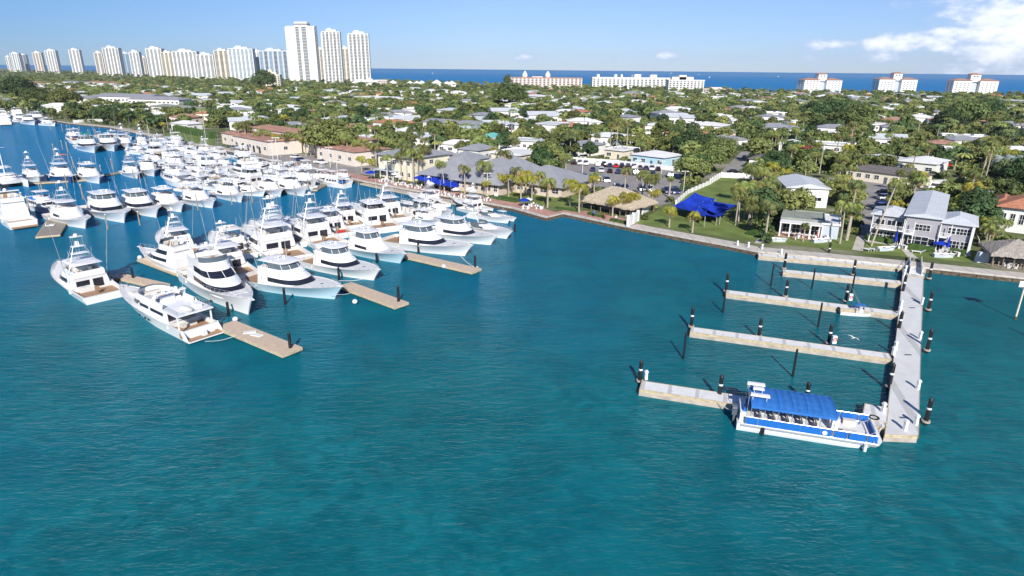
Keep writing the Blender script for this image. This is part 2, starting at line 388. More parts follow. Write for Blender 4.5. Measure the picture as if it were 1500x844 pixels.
# ------------------------------------------------------------------ land
ZL = 1.0
SHORE_PX = [(-60, 158), (0, 165), (100, 180), (160, 186), (250, 205), (340, 222), (420, 240), (530, 265), (640, 285), (750, 304), (800, 318), (825, 312), (920, 332), (1070, 360), (1110, 368), (1370, 393), (1500, 407), (1700, 428)]
SHORE = [G(x, y, ZL) for x, y in SHORE_PX]
COAST = [G(x, y, ZL) for x, y in ((1700, 143), (1500, 141), (1300, 139), (1100, 135), (900, 129), (750, 125), (545, 119))] + [Vector((-900, 2450, ZL)), Vector((-2000, 3500, ZL)), Vector((-4200, 5600, ZL)), Vector((-5600, 6800, ZL)), Vector((-5600, 4000, ZL)), Vector((-2000, 1500, ZL))]
LAND = SHORE + COAST
def ground_material():
    m = bpy.data.materials.new('ground'); m.use_nodes = True; t = m.node_tree; b = t.nodes['Principled BSDF']; b.inputs['Roughness'].default_value = .95; b.inputs['Specular IOR Level'].default_value = .1
    g = t.nodes.new('ShaderNodeNewGeometry'); last = None
    n = t.nodes.new('ShaderNodeTexNoise'); n.inputs['Scale'].default_value = .06; n.inputs['Detail'].default_value = 8; t.links.new(g.outputs['Position'], n.inputs[0])
    r = t.nodes.new('ShaderNodeValToRGB'); e = r.color_ramp.elements
    e[0].position = .38; e[0].color = (.08, .10, .04, 1); e[1].position = .66; e[1].color = (.32, .29, .23, 1)
    x = r.color_ramp.elements.new(.52); x.color = (.14, .17, .07, 1)
    t.links.new(n.outputs[0], r.inputs[0]); t.links.new(r.outputs[0], b.inputs['Base Color']); M['ground'] = m
ground_material()
b = MB(); b.prism([(p.x, p.y) for p in LAND], -1.5, ZL); struct(b, 'ground', 'ground')

def offset(poly, d):
    """the polyline moved d metres inland"""
    out = []
    for i, p in enumerate(poly):
        a = poly[max(i - 1, 0)]; c = poly[min(i + 1, len(poly) - 1)]
        t = (c - a); t.z = 0; t.normalize(); n = Vector((-t.y, t.x, 0)); out.append(p + n * d)
    return out
def strip(name, pts, d0, d1, z0, z1, m):
    a, c = offset(pts, d0), offset(pts, d1); b = MB(); rg = []
    for p, q in zip(a, c): rg.append([(p.x, p.y, z0), (p.x, p.y, z1), (q.x, q.y, z1), (q.x, q.y, z0)])
    b.rings(rg, True, True, True); return struct(b, name, m)
strip('promenade_pavement', SHORE[6:13], .85, 6.3, ZL - .3, ZL + .006, 'paver')
strip('quay_path', SHORE[2:7], .85, 4.2, ZL - .3, ZL + .006, 'concrete_old')
strip('waterside_path', SHORE[12:], .85, 3.6, ZL - .3, ZL + .006, 'concrete')
# seawall: concrete cap over a dark stained face with posts
b = MB(); pts = SHORE[1:]
a, c = offset(pts, -.12), offset(pts, .85); b.rings([[(p.x, p.y, ZL - .28), (p.x, p.y, ZL + .05), (q.x, q.y, ZL + .05), (q.x, q.y, ZL - .28)] for p, q in zip(a, c)], True, True, True)
seawall = thing('seawall', 'long pale capped seawall with dark stained face along the whole shore', 'seawall')
b.obj('cap', 'concrete', seawall)
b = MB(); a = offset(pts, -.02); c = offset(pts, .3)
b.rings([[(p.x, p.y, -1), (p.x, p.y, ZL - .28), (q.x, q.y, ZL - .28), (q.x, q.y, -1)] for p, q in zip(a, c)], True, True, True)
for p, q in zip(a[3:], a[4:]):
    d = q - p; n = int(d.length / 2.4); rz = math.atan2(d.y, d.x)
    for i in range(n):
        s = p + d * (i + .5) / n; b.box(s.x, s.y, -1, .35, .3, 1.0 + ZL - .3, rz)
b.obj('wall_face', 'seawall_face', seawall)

def patch(name, px, m, dz=.012, z=ZL):
    b = MB(); P = [G(x, y, z) for x, y in px]; b.face([(p.x, p.y, z + dz) for p in P]); return struct(b, name, m)
EXCL = []      # places where no scattered tree may stand: convex polygons in world coordinates
def keep(px, z=ZL): EXCL.append([G(x, y, z).to_2d() for x, y in px])
def inside(pt, poly):
    s = 0; n = len(poly)
    for i in range(n):
        a, c = poly[i], poly[(i + 1) % n]
        k = (c[0] - a[0]) * (pt[1] - a[1]) - (c[1] - a[1]) * (pt[0] - a[0])
        if abs(k) < 1e-9: continue
        if s == 0: s = 1 if k > 0 else -1
        elif (k > 0) != (s > 0): return False
    return True
def in_land(pt):
    c = False; n = len(LAND); x, y = pt
    for i in range(n):
        a, d = LAND[i], LAND[i - 1]
        if (a.y > y) != (d.y > y) and x < (d.x - a.x) * (y - a.y) / (d.y - a.y) + a.x: c = not c
    return c
patch('lawn', [(930, 327), (1118, 356), (1140, 330), (1110, 262), (1050, 258), (1012, 282), (965, 308)], 'lawn')
patch('lawn', [(1128, 357), (1255, 369), (1262, 352), (1225, 345), (1143, 338)], 'lawn')
patch('lawn', [(1265, 371), (1440, 386), (1432, 372), (1270, 352)], 'lawn')
patch('lawn', [(735, 292), (855, 310), (848, 285), (760, 268)], 'lawn')
patch('lawn', [(240, 202), (312, 214), (318, 198), (255, 190)], 'lawn')
patch('lawn', [(1345, 272), (1400, 280), (1402, 262), (1350, 256)], 'lawn', .016)
patch('lawn', [(1243, 296), (1262, 278), (1246, 276), (1236, 290)], 'lawn', .02)
patch('parking_area', [(822, 262), (870, 283), (960, 304), (1000, 290), (1003, 262), (985, 246), (905, 236), (830, 240)], 'asphalt_light', .010)
patch('parking_area', [(350, 224), (420, 238), (545, 258), (560, 246), (470, 230), (360, 213)], 'asphalt_light', .010)
patch('street', [(1000, 262), (1100, 262), (1260, 274), (1420, 283), (1500, 290), (1500, 284), (1430, 276), (1270, 266), (1090, 254), (1000, 254)], 'asphalt_light', .009)
patch('driveway', [(1262, 345), (1290, 345), (1300, 300), (1330, 268), (1268, 266), (1256, 306)], 'asphalt_light', .013)
patch('street', [(1086, 222), (1100, 222), (1088, 246), (1074, 254), (1056, 252)], 'asphalt_light', .014)
patch('garden_path', [(1105, 356), (1114, 357), (1137, 330), (1131, 328)], 'concrete', .02)
patch('garden_path', [(1248, 366), (1264, 368), (1268, 345), (1256, 344)], 'concrete', .024)
patch('garden_path', [(1330, 377), (1345, 379), (1326, 362), (1318, 362)], 'concrete', .024)
for k in ([(925, 335), (1120, 360), (1105, 255), (1045, 252)], [(1120, 360), (1260, 372), (1262, 345), (1140, 330)], [(1260, 372), (1450, 392), (1432, 330), (1262, 340)],
          [(820, 265), (960, 306), (1003, 285), (985, 240), (830, 236)], [(345, 226), (550, 260), (562, 244), (360, 206)],
          [(1050, 252), (1500, 292), (1500, 282), (1050, 242)], [(1256, 345), (1296, 345), (1332, 262), (1262, 260)], [(1082, 222), (1104, 222), (1092, 250), (1045, 250)],
          [(735, 298), (930, 335), (925, 300), (745, 262)], [(235, 205), (345, 225), (350, 190), (250, 185)], [(530, 268), (740, 300), (760, 240), (545, 240)],
          [(1335, 285), (1405, 285), (1402, 255), (1340, 250)]): keep(k)
# the air: one box of thin even haze round the whole scene
hz = bpy.data.materials.new('haze'); hz.use_nodes = True; hz.node_tree.nodes.remove(hz.node_tree.nodes['Principled BSDF']); pv_ = hz.node_tree.nodes.new('ShaderNodeVolumePrincipled')
pv_.inputs['Density'].default_value = HAZE; pv_.inputs['Color'].default_value = (.86, .92, 1, 1); pv_.inputs['Anisotropy'].default_value = .0
hz.node_tree.links.new(pv_.outputs[0], hz.node_tree.nodes['Material Output'].inputs['Volume']); M['haze'] = hz
if HAZE: tag(MB().box(0, 3300, -3, 14000, 7400, 203).obj('haze', 'haze'), kind='stuff')
# beach along the ocean side
b = MB(); a, c = offset(COAST[:8], -.5), offset(COAST[:8], 26); 
b.rings([[(p.x, p.y, ZL + .3), (q.x, q.y, ZL + .3)] for p, q in zip(a, c)], False); struct(b, 'beach', 'concrete')
# ------------------------------------------------------------------ boats (bow towards +X, waterline at z = 0)
def hull_fn(L, B, hs, hb, rake=.09, full=2.3, aft=.92):
    def st(t):
        hw = B / 2 * (aft + (1 - aft) * min(t / .35, 1)) if t < .4 else B / 2 * max(1 - ((t - .4) / .6) ** full, .0)
        wl = B / 2 * (.84 if t < .3 else .84 * max(1 - ((t - .3) / .7) ** 1.7, 0.0))
        zd = lin(hs, hb, max(t - .12, 0) ** 1.25 / .88 ** 1.25)
        xd = -L / 2 + L * t; xw = -L / 2 + L * (1 - rake) * t
        return xd, xw, hw, wl, zd
    return st
def hull_mb(st, n=14, tc=.3, zfloor=.55, rim=.28, stripe=False):
    """hull shell with rub rail, deck and aft cockpit; material slots: 0 hull, 1 deck, 2 stripe"""
    h = MB(); T = [i / n for i in range(n)] + [.965, .995]
    for s in (-1, 1):
        rg = []
        for t in T:
            xd, xw, hw, wl, zd = st(t); r = []
            for q in (-.35, 0.0, .06, .3, .55, .8, 1.0):
                if q < 0: r.append((xw, s * wl * .8, -.5))
                else: r.append((lin(xw, xd, q ** 1.25), s * lin(wl, hw, q ** (1.0 + .8 * t)), q * zd))
            rg.append(r)
        h.use(0).rings(rg, False)
    x0, xw0, hw0, wl0, z0 = st(0)
    h.face([(xw0, -wl0 * .8, -.5), (xw0, wl0 * .8, -.5), (xw0, wl0, 0), (x0, hw0, z0), (x0, -hw0, z0), (xw0, -wl0, 0)])
    tip = st(.995)
    h.face([(tip[0], -tip[2], tip[4]), (tip[0], tip[2], tip[4]), (tip[1], tip[3], 0), (tip[1], -tip[3], 0)])
    d = MB(); TD = [t for t in T if t >= tc]; TD = [tc] + TD
    rg = []
    for t in TD:
        xd, _, hw, _, zd = st(t); w_ = max(hw - .08, .02)
        rg.append([(xd, w_ * q, zd + .10 * (1 - q * q) * min(hw, 1.5) - .03) for q in (-1, -.7, -.35, 0, .35, .7, 1)])
    d.rings(rg, False)
    for s in (-1, 1):                            # coaming and cockpit
        A = [st(t) for t in [tc * i / 4 for i in range(5)]]
        d.rings([[(a[0], s * (a[2] + .02), a[4] + .01), (a[0], s * (a[2] - rim), a[4] + .01), (a[0], s * (a[2] - rim), zfloor)] for a in A], False)
        d.rings([[(st(t)[0], s * (st(t)[2] + .03), st(t)[4] + .05), (st(t)[0], s * (st(t)[2] - .09), st(t)[4] + .05), (st(t)[0], s * (st(t)[2] - .09), st(t)[4] - .04)] for t in TD], False)
    A0, A1 = st(0), st(tc)
    d.face([(A0[0] + .02, -A0[2], A0[4] + .01), (A0[0] + .02, A0[2], A0[4] + .01), (A0[0] + rim, A0[2], A0[4] + .01), (A0[0] + rim, -A0[2], A0[4] + .01)])
    d.face([(A0[0] + rim, -A0[2], A0[4] + .01), (A0[0] + rim, A0[2], A0[4] + .01), (A0[0] + rim, A0[2], zfloor), (A0[0] + rim, -A0[2], zfloor)])
    d.face([(A1[0], -A1[2], A1[4]), (A1[0], A1[2], A1[4]), (A1[0], A1[2], zfloor), (A1[0], -A1[2], zfloor)])
    f = MB(); f.face([(A0[0] + rim, -A0[2] + rim, zfloor), (A1[0], -A1[2] + rim, zfloor), (A1[0], A1[2] - rim, zfloor), (A0[0] + rim, A0[2] - rim, zfloor)])
    return h, d, f
def outline(x0, x1, w_, fr, n=9, sq=.85):
    """plan outline, port aft round the front to starboard aft; fr = length of the rounded front"""
    xc = x1 - fr; pts = [(x0, w_)] + [(lin(x0, xc, .5), w_)]
    for i in range(n + 1):
        a = PI / 2 * (1 - i / n); pts.append((xc + fr * max(math.cos(a), 0) ** sq, w_ * max(math.sin(a), 0) ** sq))
    return pts + [(x, -y) for x, y in reversed(pts[:-1])]
def cabin(levels, cap=True, crown=.08):
    """levels: (z, x0, x1, halfwidth, front length)"""
    b = MB(); rg = [[(x, y, l[0]) for x, y in outline(*l[1:])] for l in levels]
    if cap:
        l = levels[-1]; cx = (l[1] + l[2]) / 2
        rg.append([(lin(cx, x, .8), y * .8, l[0] + crown) for x, y in outline(*l[1:])])
    b.rings(rg, True, False, cap); return b
def band(levels, za, zb, i0=0, i1=None, off=.035, drop=0, mull=0):
    """window strip laid on a cabin between two heights; i0.. indices along the outline"""
    def at(z):
        for a, c in zip(levels, levels[1:]):
            if a[0] <= z <= c[0] + 1e-6:
                t = (z - a[0]) / (c[0] - a[0]); p, q = outline(*a[1:]), outline(*c[1:])
                return [(lin(u[0], v[0], t), lin(u[1], v[1], t)) for u, v in zip(p, q)]
    def push(ps, z, slope):
        o = []
        n = len(ps)
        for i, (x, y) in enumerate(ps):
            a, c = ps[max(i - 1, 0)], ps[min(i + 1, n - 1)]
            tx, ty = c[0] - a[0], c[1] - a[1]; l = math.hypot(tx, ty) or 1
            o.append((x + ty / l * -off, y - tx / l * -off, z))
        return o
    lo, hi = at(za), at(zb); n = len(lo); i1 = n if i1 is None else i1
    lo, hi = push(lo, za, 0), push(hi, zb, 0)
    c = (n - 1) / 2
    if drop:
        lo = [(x, y, z - drop * (1 - min(abs(i - c) / c, 1)) ** .6) for i, (x, y, z) in enumerate(lo)]
    lo, hi = lo[i0:i1], hi[i0:i1]; b = MB(); b.rings([lo, hi], False)
    mb2 = MB()
    if mull:
        for k in range(1, mull + 1):
            i = int(round((len(lo) - 1) * k / (mull + 1))); p, q = Vector(lo[i]), Vector(hi[i]); o = Vector((0, 0, 0)); 
            out_ = (Vector((p.x - 0, p.y, 0)) - Vector((lin(p.x, 0, .02), 0, 0))).normalized() * .02
            mb2.cyl(p + out_, q + out_, .05, .05, 4, False)
    return b, mb2
def slab(x0, x1, w_, fr, z, th, under=.0):
    b = MB(); o = outline(x0, x1, w_, fr, 6); cx = (x0 + x1) / 2
    sh = lambda k: [(lin(cx, x, k), y * k) for x, y in o]
    b.rings([[(x, y, z) for x, y in sh(.97)], [(x, y, z + th * .35) for x, y in o], [(x, y, z + th * .8) for x, y in sh(.96)], [(x, y, z + th * 1.25) for x, y in sh(.6)]], True, True, True)
    return b
def rail(st, t0, t1, h=.75, n=9, r=.022, inset=.12):
    b = MB()
    for s in (-1, 1):
        P = []
        for i in range(n + 1):
            a = st(lin(t0, t1, i / n)); P.append((a[0] - (.15 if i == n else 0), s * max(a[2] - inset, .04), a[4] + .04))
        top = [(x, y, z + h) for x, y, z in P]; b.tube(top, r, 4); b.tube([(x, y, z + h * .5) for x, y, z in P], r * .7, 4)
        for p, q in zip(P, top): b.cyl(p, q, r, r, 4)
    return b
def person_mb(pose='stand', sc=1.0):
    """one continuous low figure: torso, arms, legs and head grown as one skin"""
    b = MB(); k = sc
    hip = .92 if pose == 'stand' else .5
    def ring(c, rx, ry, n=8): return [(c[0] + rx * math.cos(2 * PI * i / n), c[1] + ry * math.sin(2 * PI * i / n), c[2]) for i in range(n)]
    b.use(1).rings([ring((0, 0, hip - .04), .13, .17), ring((0, 0, hip + .18), .11, .15), ring((0, 0, hip + .42), .13, .2), ring((0, 0, hip + .54), .09, .16)], True, True, True)
    b.use(0).rings([ring((0, 0, hip + .53), .05, .055), ring((0, 0, hip + .62), .05, .055), ring((.01, 0, hip + .66), .085, .075), ring((.01, 0, hip + .75), .10, .085), ring((0, 0, hip + .84), .06, .06)], True, True, True)
    b.use(3).ball((-.015, 0, hip + .78), .10, .088, .085, 8, 4, .0)
    for s in (-1, 1):
        if pose == 'stand':
            b.use(2).cyl((0, s * .085, hip), (.02 * s, s * .09, hip * .5), .085, .06, 7).cyl((.02 * s, s * .09, hip * .5), (0, s * .1, .06), .06, .04, 7)
            b.use(0).box(.05, s * .1, 0, .24, .09, .08)
        else:
            b.use(2).cyl((0, s * .085, hip), (.42, s * .1, hip), .085, .065, 7).cyl((.42, s * .1, hip), (.42, s * .1, .06), .06, .04, 7); b.use(0).box(.47, s * .1, 0, .24, .09, .08)
        b.use(1).cyl((0, s * .19, hip + .5), (.03, s * .25, hip + .26), .052, .042, 6); b.use(0).cyl((.03, s * .25, hip + .26), (.16, s * .22, hip + .05), .038, .028, 6)
        for f in range(3): b.cyl((.16, s * .22 + (f - 1) * .02, hip + .05), (.2, s * .22 + (f - 1) * .024, hip - .03), .012, .008, 4)
    return b
def outboards(root, x, z, n, m='black', gap=.75):
    for i in range(n):
        y = (i - (n - 1) / 2) * gap; b = MB(); b.box(x, y, z + .35, .6, .42, .5, 0, .78); b.box(x - .02, y, z - .6, .22, .18, .95); b.box(x - .1, y, z - .75, .45, .05, .1); b.obj('outboard_motor', m, root)

def sportfisher(L=22, hullm='gelcoat', glass='glass_dark', style='mask', tower=True, enclosed=False, riggers=True, tint='gelcoat', cover=None, frontwin=True):
    B = L * .315; hs, hb = L * .062, L * .128; st = hull_fn(L, B, hs, hb, .085, 2.9)
    root = thing('sportfishing_yacht', None, None)
    h, d, f = hull_mb(st, tc=.27, zfloor=hs * .5)
    h.obj('hull', hullm, root, True); d.obj('deck', 'gelcoat_deck', root, True); f.obj('cockpit_floor', 'teak', root)
    w_ = MB(); w_.rings([[(st(t)[0] * 1 - 0, s * (st(t)[2] * .9 + st(t)[3] * .1 + .012), st(t)[4] * .82), (st(t)[0], s * (st(t)[2] * .93 + st(t)[3] * .07 + .02), st(t)[4] * .88)] for s in (1,) for t in (.05, .3, .5, .7)], False)
    zc = st(.3)[4]; x0, x1 = -L / 2 + L * .27, L * .17; hw = B * .41
    H1 = L * .066
    lv = [(zc - .15, x0, x1 + L * .045, hw, L * .22), (zc + H1 * .25, x0, x1 + L * .035, hw * .99, L * .22), (zc + H1, x0, x1 - L * .03, hw * .93, L * .17), (zc + H1 * 1.35, x0 - L * .01, x1 - L * .075, hw * .86, L * .14)]
    c = cabin(lv).obj('cabin', 'gelcoat', root, True)
    if style == 'mask':
        g, mu = band(lv, zc + H1 * .42, zc + H1 * .98, 1, None if False else len(outline(*lv[0][1:])) - 1, .04); g.obj('window_band', glass, root, True); mu.v and mu.obj('mullion', 'gelcoat', root)
    else:                                           # side windows only, white solid front
        n = len(outline(*lv[0][1:]))
        for a, e in ((1, 5), (n - 5, n - 1)):
            g, _ = band(lv, zc + H1 * .45, zc + H1 * .92, a, e, .04); g.obj('side_window', glass, root, True)
    # cockpit bulkhead door and windows
    b = MB(); b.box(x0 - .03, -hw * .4, zc - hs * .35, .04, hw * .55, H1 * 1.15); b.obj('salon_door', glass, root); b = MB(); b.box(x0 - .03, hw * .4, zc + .15, .04, hw * .7, H1 * .7); b.obj('aft_window', glass, root)
    # flybridge
    zf = zc + H1 * 1.35; fx0, fx1 = x0 - L * .01, x1 - L * .11; fw = hw * .84; H2 = L * .048
    lf = [(zf - .1, fx0, fx1 + L * .03, fw * .98, L * .11), (zf + H2 * .5, fx0, fx1 + L * .02, fw, L * .11), (zf + H2, fx0, fx1 - L * .01, fw * .96, L * .10)]
    fb = MB(); rg = [[(x, y, l[0]) for x, y in outline(*l[1:])] for l in lf]; l = lf[-1]
    rg.append([(x * .94 + (fx0 + fx1) / 2 * .06, y * .9, l[0]) for x, y in outline(*l[1:])]); rg.append([(x * .94 + (fx0 + fx1) / 2 * .06, y * .9, zf + .02) for x, y in outline(*l[1:])])
    fb.rings(rg, True, False, True); fbo = fb.obj('flybridge', 'gelcoat', root, True)
    cons = MB(); cons.box(lin(fx0, fx1, .55), 0, zf, L * .05, fw * 1.0, H2 * .95, 0, .85); cons.obj('helm_console', 'gelcoat_deck', fbo)
    for y in (-.35, .35):
        s = MB(); s.cyl((lin(fx0, fx1, .36), y * fw, zf), (lin(fx0, fx1, .36), y * fw, zf + .5), .07); s.box(lin(fx0, fx1, .36), y * fw, zf + .5, .5, .5, .14); s.box(lin(fx0, fx1, .36) - .25, y * fw, zf + .6, .12, .5, .5); s.obj('helm_seat', 'vinyl', root)
    s = MB(); s.box(lin(fx0, fx1, .8), 0, zf, L * .05, fw * 1.3, .45); s.obj('bench_cushion', 'vinyl', root)
    zt = zf + max(H2 + 1.15, 2.05)
    lt = [(zf + H2, fx0 + L * .02, fx1 - L * .015, fw * .93, L * .1), (zt - .02, fx0 + L * .04, fx1 - L * .05, fw * .82, L * .09)]
    if enclosed:
        g, mu = band(lt, zf + H2, zt - .03, 1, len(outline(*lt[0][1:])) - 1, .0, 0, 4); g.obj('bridge_enclosure', 'glass_grey', root, True); mu.obj('enclosure_frame', 'gelcoat', root)
    sup = MB()
    for x in (lin(fx0, fx1, .14), lin(fx0, fx1, .62)):
        for s in (-1, 1): sup.cyl((x, s * fw * .88, zf + H2 * .9), (x + .1, s * fw * .74, zt + .05), .04, .04, 5)
    sup.obj('hardtop_support', 'metal', root)
    top = slab(fx0 - L * .015, fx1 - L * .02, fw * .93, L * .07, zt, .13).obj('hardtop', 'canvas_white' if cover == 'top' else 'gelcoat', root, True)
    xm = lin(fx0, fx1, .42); zz = zt + .15
    if tower:
        Ht = L * .13; tw = MB(); w0, w1 = fw * 1.0, fw * .36
        feet = [(xm - L * .06, 1), (xm - L * .06, -1), (xm + L * .05, 1), (xm + L * .05, -1)]
        for (x, s) in feet:
            tw.cyl((x, s * w0, zf + H2), (xm + (x - xm) * .35, s * w1, zz + Ht), .045, .035, 5)
        for k in (.35, .62, .99):
            ww = lin(w0, w1, k) * .98; dx = lin(1, .35, k)
            xs = [xm - L * .06 * dx, xm + L * .05 * dx]; z = lin(zf + H2, zz + Ht, k)
            for x in xs: tw.cyl((x, -ww, z), (x, ww, z), .03, .03, 4)
            for s in (-1, 1): tw.cyl((xs[0], s * ww, z), (xs[1], s * ww, z), .03, .03, 4)
        for i in range(6): tw.cyl((xm + .5, -.22, zz + Ht * i / 6), (xm + .5, .22, zz + Ht * i / 6), .02, .02, 4)
        tw.cyl((xm + .5, -.22, zz), (xm + .4, -.22, zz + Ht), .025, .025, 4); tw.cyl((xm + .5, .22, zz), (xm + .4, .22, zz + Ht), .025, .025, 4)
        t_ = tw.obj('tuna_tower', 'metal', root)
        slab(xm - L * .035, xm + L * .035, w1 * 1.5, L * .02, zz + Ht * .52, .08).obj('tower_platform', 'gelcoat', t_, True)
        slab(xm - L * .03, xm + L * .035, w1 * 1.2, L * .02, zz + Ht - .02, .08).obj('tower_platform', 'gelcoat', t_, True)
        MB().box(xm + .2, 0, zz + Ht + .08, .35, .55, .75, 0, .8).obj('tower_console', 'gelcoat', t_)
        slab(xm - L * .03, xm + L * .03, w1 * 1.1, L * .02, zz + Ht + 1.7, .07).obj('tower_sunshade', 'canvas_white', t_, True)
        e = MB()
        for (x, s) in ((-.6, 1), (-.6, -1), (.5, 1), (.5, -1)): e.cyl((xm + x, s * w1 * .8, zz + Ht), (xm + x, s * w1 * .8, zz + Ht + 1.72), .025, .025, 4)
        e.obj('tower_frame', 'metal', t_); MB().ball((xm, 0, zz + Ht + 1.95), .32, .32, .3).obj('radar_dome', 'gelcoat', t_, True)
    else:
        MB().ball((xm, fw * .4, zt + .38), .30, .30, .28).cyl((xm, fw * .4, zt), (xm, fw * .4, zt + .3), .1).obj('radar_dome', 'gelcoat', root, True)
        a = MB(); a.cyl((xm - .4, 0, zt + .1), (xm - .4, 0, zt + .55), .09); a.box(xm - .4, 0, zt + .5, .16, 1.3, .12); a.obj('radar_bar', 'gelcoat', root)
    if riggers:
        for s in (-1, 1):
            o = MB(); p0 = (x0 + L * .05, s * hw * 1.02, zc + H1 * .6); p1 = (x0 - L * .03, s * hw * 1.5, zt + L * .42); o.cyl(p0, p1, .05, .02, 5)
            p2 = (x0 + L * .03, s * hw * 1.12, lin(zc, zt, 1.2)); mid = tuple(lin(p0[i], p1[i], .45) for i in range(3)); o.cyl(p2, mid, .015, .015, 4); o.obj('outrigger', 'metal', root)
    for s, q in ((-1, .3), (1, .12)):
        MB().cyl((xm - .3 + q, s * fw * .7, zt), (xm - .6 + q, s * fw * .75, zt + L * .12), .02, .012, 4).obj('antenna', 'white_paint', root)
    fc = MB(); fcx = -L / 2 + L * .14; fc.cyl((fcx, 0, hs * .5), (fcx, 0, hs * .5 + .6), .09); fc.box(fcx, 0, hs * .5 + .55, .6, .6, .12); fc.box(fcx + .3, 0, hs * .5 + .65, .1, .6, .6); fc.obj('fighting_chair', 'teak', root)
    mz = MB(); mz.box(x0 - .4, hw * .3, hs * .5, .7, hw * .8, .85); mz.obj('tackle_cabinet', 'gelcoat_deck', root)
    br = rail(st, .80, .985, .5, 5); br.obj('bow_rail', 'metal', root)
    hx = L * .30; MB().box(hx, 0, st(.8)[4] + .04, .7, .7, .09, 0, .85).obj('deck_hatch', 'glass_grey', root)
    an = MB(); an.box(L * .475, 0, hb + .0, L * .05, .28, .12); an.obj('anchor_platform', 'gelcoat', root)
    root['L'] = L
    return Proto(root)

def motor_yacht(L=31):
    B = L * .215; hs, hb = 2.0, 3.1; st = hull_fn(L, B, hs, hb, .07, 2.8, .95)
    root = thing('motor_yacht', None, None)
    h, d, f = hull_mb(st, 18, .17, 1.15, .35); h.obj('hull', 'gelcoat', root, True); d.obj('deck', 'gelcoat_deck', root, True); f.obj('aft_deck', 'teak', root)
    w0 = st(0)[2]
    p = MB(); p.box(-L / 2 - .85, 0, .28, 1.75, w0 * 1.94, .2); sp_ = p.obj('swim_platform', 'gelcoat', root); q = MB(); q.box(-L / 2 - .85, 0, .482, 1.6, w0 * 1.86, .02); q.obj('platform_planking', 'teak', sp_)
    for s in (-1, 1):
        q = MB()
        for i in range(5): q.box(-L / 2 - .05 + .28 * i, s * w0 * .86, .5, .3, .75, .2 + .22 * i)
        q.obj('boarding_steps', 'teak', root)
        wing = MB(); wing.rings([[(-L / 2 - 1.5, s * w0 * .99, .45), (-L / 2 - 1.5, s * w0 * .93, .45), (-L / 2 - 1.5, s * w0 * .93, .5), (-L / 2 - 1.5, s * w0 * .99, .5)], [(-L / 2 + .1, s * w0, .45), (-L / 2 + .1, s * w0 * .93, .45), (-L / 2 + .1, s * w0 * .93, hs + .2), (-L / 2 + .1, s * w0, hs + .2)]], True, True, True); wing.obj('stern_wing', 'gelcoat', root)
    tr = MB(); tr.box(-L / 2 + .35, 0, .5, .5, w0 * 1.35, 1.35); tr.obj('transom', 'gelcoat', root); MB().box(-L / 2 - .45, -.3, .5, .75, .8, .9, 0, .8).obj('davit_box', 'canvas_white', root)
    zc = 2.25; hw = B * .42
    lv = [(zc - .3, -L * .30, L * .22, hw, 6), (zc + .6, -L * .30, L * .21, hw, 6), (zc + 1.9, -L * .30, L * .12, hw * .97, 5), (zc + 2.25, -L * .30, L * .09, hw * .95, 4.6)]
    cabin(lv).obj('main_deck_house', 'gelcoat', root, True); n = len(outline(*lv[0][1:]))
    for a, e in ((1, 3), (n - 3, n - 1)):
        pass
    for s in (-1, 1):
        b = MB(); b.box(-L * .20, s * (hw + .03), zc + .85, L * .15, .05, .62); b.obj('salon_window', 'glass_dark', root)
        b = MB(); b.box(-L * .045, s * (hw + .02), zc + .9, L * .105, .05, .62); b.obj('salon_window', 'glass_dark', root)
        for k in range(3):
            x = -L * .1 + k * 1.3 + (1 if k == 2 else 0); b = MB(); a_ = st(.4 + .04 * k); b.box(x, s * (lin(a_[3], a_[2], .55) + .13), 1.0, .55, .1, .38, 0, .9); b.obj('porthole', 'glass_dark', root)
    g, mu = band(lv, zc + .9, zc + 1.8, 3, n - 3, .05, 0, 3); g.obj('windscreen', 'glass_dark', root, True); mu.obj('windscreen_mullion', 'gelcoat', root)
    b = MB(); b.box(-L * .30 - .03, 0, zc - .9, .06, hw * 1.7, 2.4); b.obj('aft_door', 'glass_dark', root)
    # boat deck running aft over the cockpit
    bd = MB(); o = outline(-L * .47, L * .12, hw * 1.13, 4, 8); bd.rings([[(x, y, zc + 2.2) for x, y in o], [(x, y, zc + 2.42) for x, y in o]], True, True, True); bd.obj('boat_deck', 'gelcoat', root)
    for s in (-1, 1): MB().box(-L * .45, s * hw * 1.02, hs - .1, .3, .18, zc + 2.2 - hs + .1).obj('deck_pillar', 'gelcoat', root)
    bw = MB(); o = outline(-L * .30, L * .115, hw * 1.08, 4, 8); o2 = outline(-L * .30, L * .10, hw * 1.0, 3.8, 8); z = zc + 2.42
    bw.rings([[(x, y, z) for x, y in o], [(x, y, z + .75) for x, y in o2], [(x * .97, y * .93, z + .75) for x, y in o2], [(x * .97, y * .93, z + .02) for x, y in o2]], False); bw.obj('flybridge_coaming', 'gelcoat', root, True)
    fw_ = MB(); ow = outline(-L * .02, L * .10, hw * .95, 3.8, 8); fw_.rings([[(x, y, z + .76) for x, y in ow[3:-3]], [(x - .5, y * .95, z + 1.25) for x, y in ow[3:-3]]], False); fw_.obj('bridge_windscreen', 'glass_grey', root, True)
    for (x, y, lx, ly) in ((-L * .09, hw * .62, 4.0, 1.1), (-L * .12, -hw * .55, 3.2, 1.3), (L * .035, 0, 1.0, 3.0)):
        MB().box(x, y, z + .02, lx, ly, .42, 0, .96).obj('bridge_sofa', 'vinyl', root)
    MB().box(-L * .06, -hw * .1, z + .02, 1.5, .9, .6).obj('bridge_table', 'cushion_tan', root); MB().box(-L * .16, hw * .1, z + .02, 1.0, 2.6, .9).obj('wet_bar', 'gelcoat', root)
    arch = MB()
